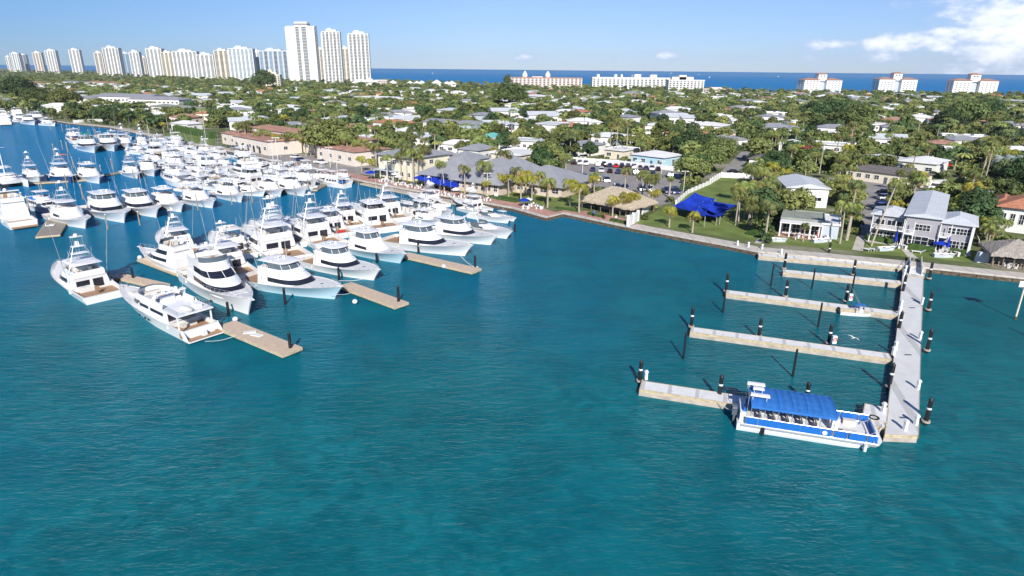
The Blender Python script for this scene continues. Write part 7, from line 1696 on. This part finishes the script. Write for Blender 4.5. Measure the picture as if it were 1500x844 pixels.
# the farther canopy that reads as one mass
def lowtree(seed, m, palm):
    if palm:
        b = MB(); r = random.Random(seed)
        for i in range(14):
            a = 2.4 * i; ca, sa = math.cos(a), math.sin(a); u = r.uniform(.0, 1.0); w_ = .5
            P = [(0, 0), (1.2, .55 * u + .2), (2.2, .35 * u - .1), (2.9, -.9 + .4 * u)]
            for (x0, z0), (x1, z1), ww0, ww1 in ((P[0], P[1], .1, w_), (P[1], P[2], w_, w_), (P[2], P[3], w_, .05)):
                b.face([(x * ca - y * sa, x * sa + y * ca, 8 + z) for x, y, z in ((x0, -ww0, z0 - .2), (x1, -ww1, z1 - .2), (x1, 0, z1 + .1), (x0, 0, z0 + .1))]); b.face([(x * ca - y * sa, x * sa + y * ca, 8 + z) for x, y, z in ((x0, ww0, z0 - .2), (x1, ww1, z1 - .2), (x1, 0, z1 + .1), (x0, 0, z0 + .1))])
        b.use(1).cyl((0, 0, 0), (0, 0, 8), .2, .15, 4, False); me = b.mesh('palm', [m, 'trunk_palm'])
    else: me, _ = crown_mesh(seed, m, 4.6, 3.4, 18, 26, .85, 4.4)
    return bpy.data.objects.new('canopy_piece', me)
PC = bpy.data.collections.new('canopy_pieces')
for i, (m_, pl) in enumerate((('palm_green', 1), ('palm_dark', 1), ('leaf_mid', 0), ('leaf_lime', 0), ('leaf_dark', 0), ('leaf_mid', 0))): PC.objects.link(lowtree(50 + i, m_, pl))
pts = []
def mass_point(p, lim): 
    return in_land(p) and not any(inside(p, e) for e in EXCL)
for i in range(24000):
    t = rnd.random(); Y = 215 * math.exp(t * 2.9); X = rnd.uniform(-.92, .92) * Y; p = Vector((X, Y))
    if Y > 3900 or not mass_point(p, 0) or shore_dist(p) < 9: continue
    if Y < YMAX + 30 and (rnd.random() < .78 or any((p - c[0]).length_squared < 26 for c in cand)): continue
    pts.append((X, Y, ZL))
me = bpy.data.meshes.new('distant_trees'); me.from_pydata(pts, [], []); canopy = bpy.data.objects.new('distant_trees', me); COL.objects.link(canopy); tag(canopy, 'mixed palms and broad trees covering the far neighbourhood as one green canopy', 'trees', None, 'stuff')
ng = bpy.data.node_groups.new('canopy', 'GeometryNodeTree'); ng.interface.new_socket('Geometry', in_out='INPUT', socket_type='NodeSocketGeometry'); ng.interface.new_socket('Geometry', in_out='OUTPUT', socket_type='NodeSocketGeometry')
N = ng.nodes.new; gi, go = N('NodeGroupInput'), N('NodeGroupOutput'); iop = N('GeometryNodeInstanceOnPoints'); ci = N('GeometryNodeCollectionInfo'); ci.inputs[0].default_value = PC; ci.inputs['Separate Children'].default_value = True; ci.inputs['Reset Children'].default_value = True
iop.inputs['Pick Instance'].default_value = True
def rv(kind, lo, hi, seed):
    n = N('FunctionNodeRandomValue'); n.data_type = kind
    if kind == 'FLOAT': n.inputs[2].default_value = lo; n.inputs[3].default_value = hi; n.inputs[8].default_value = seed; return n.outputs[1]
    if kind == 'INT': n.inputs[4].default_value = lo; n.inputs[5].default_value = hi; n.inputs[8].default_value = seed; return n.outputs[2]
    n.inputs[0].default_value = lo; n.inputs[1].default_value = hi; n.inputs[8].default_value = seed; return n.outputs[0]
ng.links.new(gi.outputs[0], iop.inputs['Points']); ng.links.new(ci.outputs[0], iop.inputs['Instance']); ng.links.new(rv('INT', 0, 5, 3), iop.inputs['Instance Index'])
ng.links.new(rv('FLOAT_VECTOR', (0, 0, 0), (0, 0, 6.28), 5), iop.inputs['Rotation']); ng.links.new(rv('FLOAT', .6, 1.15, 9), iop.inputs['Scale']); ng.links.new(iop.outputs[0], go.inputs[0])
md = canopy.modifiers.new('scatter', 'NODES'); md.node_group = ng
me = bpy.data.meshes.new('undergrowth'); me.from_pydata(ug, [], []); und = bpy.data.objects.new('undergrowth', me); COL.objects.link(und); tag(und, 'low shrubs and garden growth filling the ground between houses and trees', 'undergrowth', None, 'stuff')
UC = bpy.data.collections.new('undergrowth_pieces')
for i, m_ in enumerate(('leaf_mid', 'leaf_lime', 'leaf_dark', 'palm_green')):
    q_, _ = crown_mesh(90 + i, m_, 1.6, 1.1, 8, 30, .34, .9); UC.objects.link(bpy.data.objects.new('shrub_piece', q_))
ng2 = ng.copy(); [setattr(n_.inputs[0], 'default_value', UC) for n_ in ng2.nodes if n_.bl_idname == 'GeometryNodeCollectionInfo']
for n_ in ng2.nodes:
    if n_.bl_idname == 'FunctionNodeRandomValue' and n_.data_type == 'INT': n_.inputs[5].default_value = 3
md = und.modifiers.new('scatter', 'NODES'); md.node_group = ng2
# undergrowth between the near trees
print('palms', NP, 'trees', NT_, 'ymax', YMAX, 'mass', len(pts), 'houses', n_h)
for (base, reg), L_ in LABELQ.items():
    L_.sort(key=lambda q: q[0])
    for i, (px, o) in enumerate(L_):
        o['label'] = (base + ' ' + reg + (', %s from the left' % ordw(i) if len(L_) > 1 else ''))
# ------------------------------------------------------------------ cars
def car(m, kind='sedan'):
    L, W_, H = (4.6, 1.8, 1.42) if kind == 'sedan' else (4.8, 1.95, 1.78) if kind == 'suv' else (5.4, 1.95, 1.8); root = thing('parked_car', None, None)
    prof = {'sedan': [(-2.3, .35), (-2.28, .85), (-1.6, .95), (1.0, .92), (2.1, .74), (2.28, .38)], 'suv': [(-2.4, .4), (-2.38, 1.05), (-1.6, 1.1), (1.0, 1.06), (2.2, .92), (2.38, .42)], 'pickup': [(-2.7, .45), (-2.68, 1.05), (-.6, 1.05), (1.2, 1.08), (2.5, .98), (2.68, .45)]}[kind]
    b = MB(); rg = []
    for y, k in ((-W_ / 2, .94), (-W_ / 2 + .08, 1), (W_ / 2 - .08, 1), (W_ / 2, .94)): rg.append([(x, y, .3 + (z - .3) * k) for x, z in prof])
    b.rings(rg, True, True, True); b.obj('body', m, root, True)
    cab = {'sedan': (-1.75, -1.15, .35, 1.15, .93), 'suv': (-2.25, -2.0, .55, 1.15, 1.08), 'pickup': (-.65, -.5, .75, 1.35, 1.06)}[kind]; x0, x1, x2, x3, zb = cab
    g = MB(); w0, w1 = W_ / 2 - .08, W_ / 2 - .28; g.rings([[(x0, -w0, zb - .03), (x3, -w0, zb - .03), (x3, w0, zb - .03), (x0, w0, zb - .03)], [(x1, -w1, H - .04), (x2, -w1, H - .04), (x2, w1, H - .04), (x1, w1, H - .04)]], True, False, True); g.obj('window', 'glass_dark', root)
    MB().box((x1 + x2) / 2, 0, H - .05, x2 - x1 + .1, w1 * 2 + .08, .06).obj('roof', m, root)
    for x in (-1.4, 1.45):
        for s in (-1, 1): b = MB(); b.cyl((x, s * (W_ / 2 - .2), .33), (x, s * (W_ / 2 + .01), .33), .33, .33, 12); wh = b.obj('wheel', 'rubber', root); MB().cyl((x, s * (W_ / 2), .33), (x, s * (W_ / 2 + .02), .33), .19, .19, 10).obj('rim', 'metal', wh)
    for s in (-1, 1): MB().box(L / 2 - .03, s * .62, .62, .06, .32, .13).obj('headlight', 'white_paint', root); MB().box(-L / 2 + .02, s * .68, .72, .05, .24, .14).obj('tail_light', 'red_paint', root)
    return Proto(root)
CARS = {}
def put_car(m, kind, px, py, ang, label, group='cars in the car park'):
    key = (m, kind)
    if key not in CARS: CARS[key] = car(m, kind)
    o = CARS[key].place(G(px, py, ZL + .02), ang, label, group, 1, 'car'); o.name = 'parked_car'; return o
CL = dict(car_white='white', car_black='black', car_blue='navy', car_silver='silver', car_red='red', car_grey='grey')
CK = dict(sedan='sedan', suv='SUV', pickup='pickup')
rc = random.Random(5); spec = []
ROWS = [((836, 240), (968, 250), 15, 1.45), ((862, 250), (1000, 262), 11, 1.45), ((850, 262), (905, 268), 5, -1.6), ((898, 275), (995, 284), 8, -1.6)]
rn = ['car park row against the white wall', 'car park second row', 'car park short third row', 'car park front row behind the thatched bar']
for ri, (a, e, n, ang) in enumerate(ROWS):
    for i in range(n):
        if rc.random() < .1: continue
        t = (i + .5) / n; spec.append((ri, lin(a[0], e[0], t), lin(a[1], e[1], t), ang + rc.uniform(-.05, .05)))
cnt = {}
for ri, x, y, ang in spec:
    m_ = rc.choice(['car_black', 'car_blue', 'car_white', 'car_silver', 'car_grey', 'car_blue', 'car_black']); kd = rc.choice(['sedan', 'suv', 'sedan', 'suv', 'pickup'])
    if ri == 0 and abs(x - 904) < 5: m_, kd = 'car_red', 'sedan'
    i = cnt.get(ri, 0); cnt[ri] = i + 1; put_car(m_, kd, x, y, ang, '%s %s in the %s, %s from the left' % (CL[m_], CK[kd], rn[ri], ordw(i)))
for x, y, m_, kd, ang, lab in ((811, 251, 'car_black', 'suv', 1.3, 'black sport utility vehicle under the trees left of the car park'), (955, 268, 'car_silver', 'suv', .15, 'silver sport utility vehicle driving through the car park'), (848, 263, 'car_white', 'suv', .2, 'white sport utility vehicle beside the parking island'),
        (1298, 293, 'car_white', 'suv', .0, 'white car in the bays left of the apartment house'), (1297, 299, 'car_blue', 'sedan', .0, 'blue car in the bays left of the apartment house'), (1291, 305, 'car_silver', 'sedan', .0, 'silver sedan lowest in the apartment bays'), (1297, 284, 'car_black', 'sedan', 0, 'black sedan topmost in the apartment bays'),
        (1368, 277, 'car_white', 'pickup', .1, 'white pickup parked behind the apartment house'), (1390, 244, 'car_red', 'sedan', .3, 'red car among the gardens beyond the street'), (1250, 275, 'car_black', 'sedan', .1, 'black car by the white garden wall'), (1075, 254, 'car_black', 'sedan', .1, 'black car behind the lawn fence, left'), (1100, 256, 'car_grey', 'sedan', .1, 'grey car behind the lawn fence, middle'), (1112, 257, 'car_blue', 'sedan', .1, 'blue car behind the lawn fence, right'),
        (1415, 285, 'car_red', 'sedan', .1, 'red car in the shade behind the apartment house'), (1092, 232, 'car_silver', 'sedan', .9, 'silver car on the curving street'), (395, 222, 'car_black', 'suv', -.5, 'black vehicle under the palms by the villa, left'), (408, 225, 'car_blue', 'suv', -.5, 'dark blue vehicle under the palms by the villa, right'), (434, 232, 'car_white', 'sedan', -.4, 'white car in the marina car park'),
        (440, 236, 'car_blue', 'sedan', -.4, 'blue car in the marina car park'), (470, 240, 'car_white', 'pickup', -.4, 'white pickup by the promenade'), (505, 236, 'car_black', 'sedan', -.3, 'black car behind the palm row'), (85, 171, 'car_grey', 'sedan', -.6, 'grey car parked on the quay, left of a pair'), (104, 175, 'car_black', 'suv', -.6, 'black vehicle parked on the quay, right of a pair'), (345, 219, 'car_silver', 'suv', -.4, 'silver car beside the pink villa')):
    put_car(m_, kd, x, y, ang, lab, 'cars parked around the gardens')
# boat on a trailer
root = thing('boat_trailer', 'white boat on a trailer on the grass verge behind the apartment house', 'boat trailer', G(1372, 272, ZL), .15)
st = hull_fn(6.5, 2.2, .8, 1.1); h, d, f = hull_mb(st, 8, .3, .4); h.v = [(x, y, z + .7) for x, y, z in h.v]; d.v = [(x, y, z + .7) for x, y, z in d.v]; h.obj('hull', 'gelcoat', root, True); d.obj('deck', 'gelcoat_deck', root)
MB().box(0, 0, .3, 6, 1.6, .12).obj('trailer_frame', 'metal', root)
for s in (-1, 1): MB().cyl((-.8, s * .95, .3), (-.8, s * 1.1, .3), .3, .3, 12).obj('wheel', 'rubber', root)
# ------------------------------------------------------------------ blue shade sails over the lawn
def sail(label, px, zs, sag=1.2):
    P = [G(x, y, z) for (x, y), z in zip(px, zs)]; root = thing('shade_sail', label, 'shade sail', (P[0].x, P[0].y, ZL), 0, 'blue shade sails'); O = Vector((P[0].x, P[0].y, ZL)); b = MB(); n = 14; rg = []
    for i in range(n + 1):
        r = []
        for j in range(n + 1):
            u, v = i / n, j / n; bend = lambda t: .06 * math.sin(PI * t)
            uu = u + (.5 - u) * bend(v) * 2; vv = v + (.5 - v) * bend(u) * 2
            p = P[0] * (1 - uu) * (1 - vv) + P[1] * uu * (1 - vv) + P[2] * uu * vv + P[3] * (1 - uu) * vv; p = p - O; r.append((p.x, p.y, p.z - sag * math.sin(PI * u) * math.sin(PI * v)))
        rg.append(r)
    b.rings(rg, False); b.obj('fabric', 'canvas_royal', root, True)
    for p in P: MB().cyl((p.x - O.x, p.y - O.y, 0), (p.x - O.x, p.y - O.y, p.z - ZL + .1), .09, .09, 7).obj('pole', 'metal', root)
sail('royal blue shade sail on the lawn, left and larger of the two', [(982, 303), (1018, 282), (1048, 291), (1033, 318)], [3.2, 4.6, 3.2, 3.4])
sail('royal blue shade sail on the lawn, right one nearer the palms', [(1024, 303), (1042, 294), (1080, 300), (1055, 318)], [3.6, 3.8, 3.8, 2.8])
sail('royal blue shade sail on the lawn, middle one', [(1012, 312), (1030, 296), (1062, 303), (1050, 319)], [3.4, 4.0, 3.6, 2.9])
# ------------------------------------------------------------------ umbrellas, tables, loungers
def umb_proto(m, r=1.45, h=2.6, closed=False):
    root = thing('umbrella', None, None); MB().cyl((0, 0, 0), (0, 0, h), .03, .03, 6).obj('pole', 'white_paint', root)
    if closed: MB().cyl((0, 0, h * .4), (0, 0, h + .2), .28, .06, 8).obj('canopy', m, root)
    else: b = MB(); b.rings([[(r * k * math.cos(2 * PI * i / 8), r * k * math.sin(2 * PI * i / 8), h + z) for i in range(8)] for k, z in ((1, -.5), (.98, -.34), (.5, .02), (.04, .3))], True, False, True); b.obj('canopy', m, root)
    return Proto(root)
def table_proto(m='white_paint'):
    root = thing('cafe_table', None, None); MB().cyl((0, 0, .7), (0, 0, .75), .5, .5, 10).cyl((0, 0, 0), (0, 0, .7), .05).obj('tabletop', m, root)
    for a in (0, 1.57, 3.14, 4.71): b = MB(); x, y = .85 * math.cos(a), .85 * math.sin(a); b.box(x, y, .4, .42, .42, .05, a); b.box(x + .2 * math.cos(a), y + .2 * math.sin(a), .45, .05, .42, .42, a); b.box(x, y, 0, .36, .36, .4, a, .9); b.obj('chair', m, root)
    return Proto(root)
UB, UW, UR, TB = umb_proto('canvas_royal', 1.9), umb_proto('canvas_white'), umb_proto('canvas_royal', closed=True), table_proto()
UL = [(x, y) for x, y in [(615, 271), (622, 273), (629, 275), (636, 276), (643, 278), (650, 280), (657, 281), (664, 283), (620, 269), (628, 271), (637, 273), (646, 275), (655, 278), (663, 280)]]
for i, (x, y) in enumerate(sorted(UL)): UB.place(G(x, y, ZL), i * .3, 'royal blue umbrella on the restaurant terrace, %s from the left' % ordw(i), 'blue terrace umbrellas', 1, 'umbrella')
for x, y, lab in ((544, 263, 'royal blue umbrella alone on the brick promenade near the yellow building'),): UB.place(G(x, y, ZL), 0, lab, None, 1, 'umbrella')
for i, (x, y) in enumerate(((579, 264), (584, 268), (631, 279), (688, 287), (693, 290), (668, 288), (590, 262))): UW.place(G(x, y, ZL), i, 'white umbrella on the brick promenade, %s from the left' % ordw([579, 584, 590, 631, 668, 688, 693].index(x)), 'white promenade umbrellas', .9, 'umbrella')
for x, y, lab in ((1310, 362, 'folded blue umbrella in front of the apartment house, left'), (1386, 371, 'folded blue umbrella in front of the apartment house, right')): UR.place(G(x, y, ZL), 0, lab, None, 1.25, 'umbrella')
UB.place(G(1375, 368, ZL), 0, 'open blue umbrella lying low beside the folded one on the terrace', None, .75, 'umbrella')
UB.place(G(768, 303, ZL), 0, 'blue and white umbrella by the seawall corner', None, .8, 'umbrella'); UW.place(G(774, 302, ZL), 0, 'white umbrella beside the blue one by the seawall corner', None, .8, 'umbrella')
TP = [(560, 266), (572, 268), (582, 271), (592, 271), (600, 274), (612, 276), (640, 283), (652, 286), (662, 288), (676, 289), (700, 292), (714, 294), (770, 306), (780, 302), (790, 306), (1170, 348), (1190, 350), (1210, 353), (1322, 364), (1378, 371), (1400, 374), (1480, 392)]
for i, (x, y) in enumerate(TP): TB.place(G(x, y, ZL), i * .7, 'white round table with four chairs, %s from the left along the shore' % ordw(i), 'tables along the shore', 1, 'table')
root = thing('lounger', None, None); b = MB(); b.box(.2, 0, .28, 1.3, .62, .06); b.rings([[(-.45, -.31, .28), (-.45, .31, .28), (-.45, .31, .34), (-.45, -.31, .34)], [(-1.0, -.31, .68), (-1.0, .31, .68), (-1.0, .31, .74), (-1.0, -.31, .74)]], True, True, True); b.obj('seat', 'white_paint', root)
for x in (-.4, .75):
    for s in (-1, 1): MB().box(x, s * .27, 0, .05, .05, .28).obj('leg', 'white_paint', root)
LG = Proto(root)
for x, y, a, lab in ((1271, 368, 1.9, 'white lounger at the foot of the leaning palm, left'), (1279, 368, 1.9, 'white lounger at the foot of the leaning palm, right'), (1344, 371, 2.6, 'white lounger alone on the lawn in front of the apartment house'), (1215, 350, .3, 'white lounger at the right end of the cottage terrace')): LG.place(G(x, y, ZL), a, lab, 'white loungers on the lawns', 1.25, 'lounger')
def kayak_proto(m):
    root = thing('dinghy', None, None); st = hull_fn(3.4, 1.25, .45, .6, .1, 2, .8); h, d, f = hull_mb(st, 8, .75, .15, .1); h.obj('hull', m, root, True); d.obj('gunwale', 'gelcoat', root); f.obj('floor', 'gelcoat_deck', root); MB().box(-.3, 0, .32, .3, 1.0, .05).obj('thwart', 'teak', root); return Proto(root)
KY = kayak_proto('wall_greyblue')
for x, y, a, lab in ((1139, 353, -.3, 'pale blue dinghy on the lawn left of the cottage palm'), (1203, 354, .1, 'pale blue dinghy on the lawn right of the cottage palm'), (1299, 366, .1, 'pale blue dinghy on the lawn left of the folded umbrella'), (1383, 376, -.2, 'pale blue dinghy on the lawn near the gangway')): KY.place(G(x, y, ZL + .15), a, lab, 'pale blue dinghies on the lawns', 1.15, 'dinghy')
# ------------------------------------------------------------------ white walls and fences
def wall_px(px, h, label, m='wall_white', name='garden_wall', t=.2, posts=True):
    P = [G(x, y, ZL) for x, y in px]; root = thing(name, label, 'wall', (P[0].x, P[0].y, ZL)); O = P[0]
    b = MB(); pp = MB()
    for a, e in zip(P, P[1:]):
        d = e - a; c = (a + e) / 2 - O; b.box(c.x, c.y, 0, d.length, t, h, math.atan2(d.y, d.x)); n = max(int(d.length / 3), 1)
        for i in range(n + 1): q = a.lerp(e, i / n) - O; pp.box(q.x, q.y, 0, t * 1.8, t * 1.8, h * 1.12, math.atan2(d.y, d.x))
    if posts:
        b.v += []; k = len(b.v); b.v += pp.v; b.f += [tuple(i + k for i in f) for f in pp.f]; b.m += pp.m
    b.obj('panel', m, root); return root
wall_px([(822, 235), (905, 241), (1000, 252)], 1.6, 'long white wall along the back of the car park'); wall_px([(1040, 270), (1056, 260), (1120, 263)], 1.7, 'white wall round the far end of the shade sail lawn'); wall_px([(990, 300), (1008, 284), (1040, 270)], 1.2, 'white picket fence between car park and shade sail lawn', 'white_paint', 'picket_fence')
wall_px([(941, 314), (956, 305)], 1.5, 'short white fence right of the thatched bar', 'white_paint', 'picket_fence'); wall_px([(920, 332), (934, 324)], 2.4, 'tall white gate posts on the seawall beside the thatched bar', 'white_paint', 'gate', .35); wall_px([(1244, 276), (1264, 277)], 1.6, 'white garden wall at the street corner')
wall_px([(108, 180), (150, 178)], 1.6, 'pale wall on the far quay'); wall_px([(800, 232), (870, 240)], 1.4, 'white wall left of the car park')
# ------------------------------------------------------------------ lamp posts and utility poles
def lamp_proto():
    root = thing('lamp_post', None, None); MB().cyl((0, 0, 0), (0, 0, 6.5), .09, .07, 7).obj('post', 'white_paint', root)
    MB().box(0, 0, 6.4, 1.6, .1, .1).obj('arm', 'white_paint', root)
    for s in (-1, 1): MB().box(s * .8, 0, 6.3, .6, .4, .2).obj('lamp_head', 'white_paint', root)
    MB().cyl((0, 0, 0), (0, 0, .7), .25, .25, 8).obj('base', 'concrete', root); return Proto(root)
LP_ = lamp_proto(); ul = thing('utility_pole', None, None); MB().cyl((0, 0, 0), (0, 0, 11), .15, .11, 7).obj('pole', 'concrete', ul); MB().box(0, 0, 10.2, 2.2, .12, .14).obj('crossarm', 'trunk_bark', ul); UT = Proto(ul)
for x, y, s, lab in ((853, 258, 1.0, 'left in the car park'), (933, 264, 1.0, 'middle of the car park'), (1001, 281, .95, 'at the corner of the shade sail lawn'), (968, 262, .9, 'right in the car park'), (786, 250, .9, 'left of the bushy tree'), (400, 233, 1.1, 'by the marina car park, left'), (407, 234, 1.3, 'by the marina car park, right'), (304, 233, 1.2, 'on the end of the quay by the villa'), (484, 245, 1.1, 'behind the promenade palms'), (495, 263, .9, 'on the brick promenade left of the yellow building'), (568, 270, 1.1, 'on the brick promenade by the yellow building'), (714, 287, 1, 'at the right end of the restaurant')):
    LP_.place(G(x, y, ZL), rc.uniform(-.3, .3), 'white twin headed lamp post ' + lab, 'white lamp posts', s, 'lamp post')
for x, y, lab in ((1228, 240, 'left of the dark roofed house'), (1340, 215, 'behind the sage roofed house'), (940, 165, 'in the middle distance below the white hotel'), (1388, 150, 'near the third beach tower'), (1500, 200, 'at the right edge inland'), (1200, 255, 'above the garage house')): UT.place(G(x, y, ZL), .3, 'pale utility pole ' + lab, 'utility poles', 1, 'utility pole')
# ------------------------------------------------------------------ people
SK = [['skin', 'cloth_white', 'cloth_dark', 'black'], ['skin', 'cloth_dark', 'cloth_white', 'trunk_bark'], ['skin', 'cloth_red', 'cloth_dark', 'black'], ['skin', 'panel_blue', 'cloth_dark', 'trunk_bark']]
PMS = [[person_mb(p).mesh('person', s, True) for s in SK] for p in ('stand', 'sit')]
def person(px, py, lab, k=0, sit=0, z=ZL, group='people along the shore'):
    o = bpy.data.objects.new('person', PMS[sit][k]); COL.objects.link(o); o.location = G(px, py, z); o.rotation_euler.z = rc.uniform(0, 6.28); tag(o, lab, 'person', group)
SW = ['white top and dark trousers', 'dark top and white trousers', 'red top and dark trousers', 'blue top and dark trousers']
for i, (x, y) in enumerate([(575, 268), (588, 270), (596, 272), (606, 275), (618, 277), (647, 284), (670, 290), (706, 294), (1312, 366), (1345, 360), (885, 322), (870, 318), (902, 325), (1165, 352), (1196, 351)]): person(x, y, 'person in %s standing on the shore path, %s from the left' % (SW[i % 4], ordw(sorted([575, 588, 596, 606, 618, 647, 670, 706, 1312, 1345, 885, 870, 902, 1165, 1196]).index(x))), i % 4)
# signboard near the seawall and white box
root = thing('sign_board', 'small white sign board on the grass by the promenade', 'sign', G(727, 291, ZL), -.3); MB().box(0, 0, .7, 1.1, .08, .9).obj('panel', 'white_paint', root)
for s in (-1, 1): MB().box(s * .45, 0, 0, .08, .08, .75).obj('leg', 'metal', root)
# orange kayak in the back row of the marina
b = MB(); b.ball((0, 0, .15), 2.2, .35, .2, 12, 4, -.8); small('kayak', b, 'orange_paint', G(92, 227, 0), 'orange kayak floating at the outer end of the back row', 'kayak', rz=-.2, smooth=True)
for (x, y, lab) in ((1096, 362, 'white pedestal at the edge of the seawall path, left'), (1116, 365, 'white pedestal at the edge of the seawall path, middle'), (1080, 360, 'white pedestal at the seawall below the leaning palm')): ped.place(G(x, y, ZL), .2, lab, 'power pedestals of the grey pier', .9, 'power pedestal')
b = MB(); b.box(0, 0, 0, 2.2, 1.0, 2.0, 0, .8); b.box(.9, .2, 0, .7, .7, 1.2); small('covered_grill', b, 'wall_greyblue', G(1437, 384, ZL), 'pale blue covered grill in the shade by the thatched shelter', 'covered grill')
for P_ in list(PROTO.values()) + list(PALM.values()) + list(TREE.values()) + list(PP.values()) + [v[1] for v in HK] + [UB, UW, UR, TB, LG, KY, LP_, UT, pv, ped] + list(CARS.values()): P_.drop()
bad = [(o.name, o['label']) for o in bpy.data.objects if o.get('label') and not 4 <= len(o['label'].split()) <= 16]
print('BADLABEL', bad[:20])
for (x, y, a, lab) in ((366, 487, .3, 'white folded mat lying on the nearest timber dock, left'), (376, 491, -.4, 'white folded mat lying on the nearest timber dock, right')):
    small('folded_mat', MB().box(0, 0, 0, 1.7, .8, .08, 0, .95), 'white_paint', G(x, y, .64), lab, 'mat', 'white mats on the nearest timber dock', a)
def line_px(a, za, c, zc_, lab):
    A, C_ = G(*a, za), G(*c, zc_); n = 10; L_ = (C_ - A).length; b = MB(); b.tube([A.lerp(C_, i / n) - Vector((0, 0, .06 * L_ * math.sin(PI * i / n))) for i in range(n + 1)], .035, 4)
    tag(b.obj('mooring_line', 'canvas_white'), lab, 'mooring line', 'mooring lines in the left marina')
line_px((300, 500), 1.2, (345, 492), .7, 'mooring line from the large motor yacht stern to the nearest timber dock'); line_px((478, 428), 2.2, (512, 430), .7, 'mooring line from the ice blue bow to the middle timber dock')
line_px((545, 405), 2.2, (497, 411), 1.5, 'mooring line from the white yacht bow to the pile by the middle dock'); line_px((672, 372), 2.4, (696, 392), .8, 'mooring line from the tall white yacht to the farther dock end'); line_px((120, 420), 1.6, (172, 404), .8, 'mooring line from the tower sportfisher to the small dock end')
line_px((1086, 607), 1.2, (1053, 590), .9, 'mooring line from the ferry stern to the banded pile'); line_px((1280, 648), 1.2, (1293, 622), .9, 'mooring line from the ferry bow to the landing')
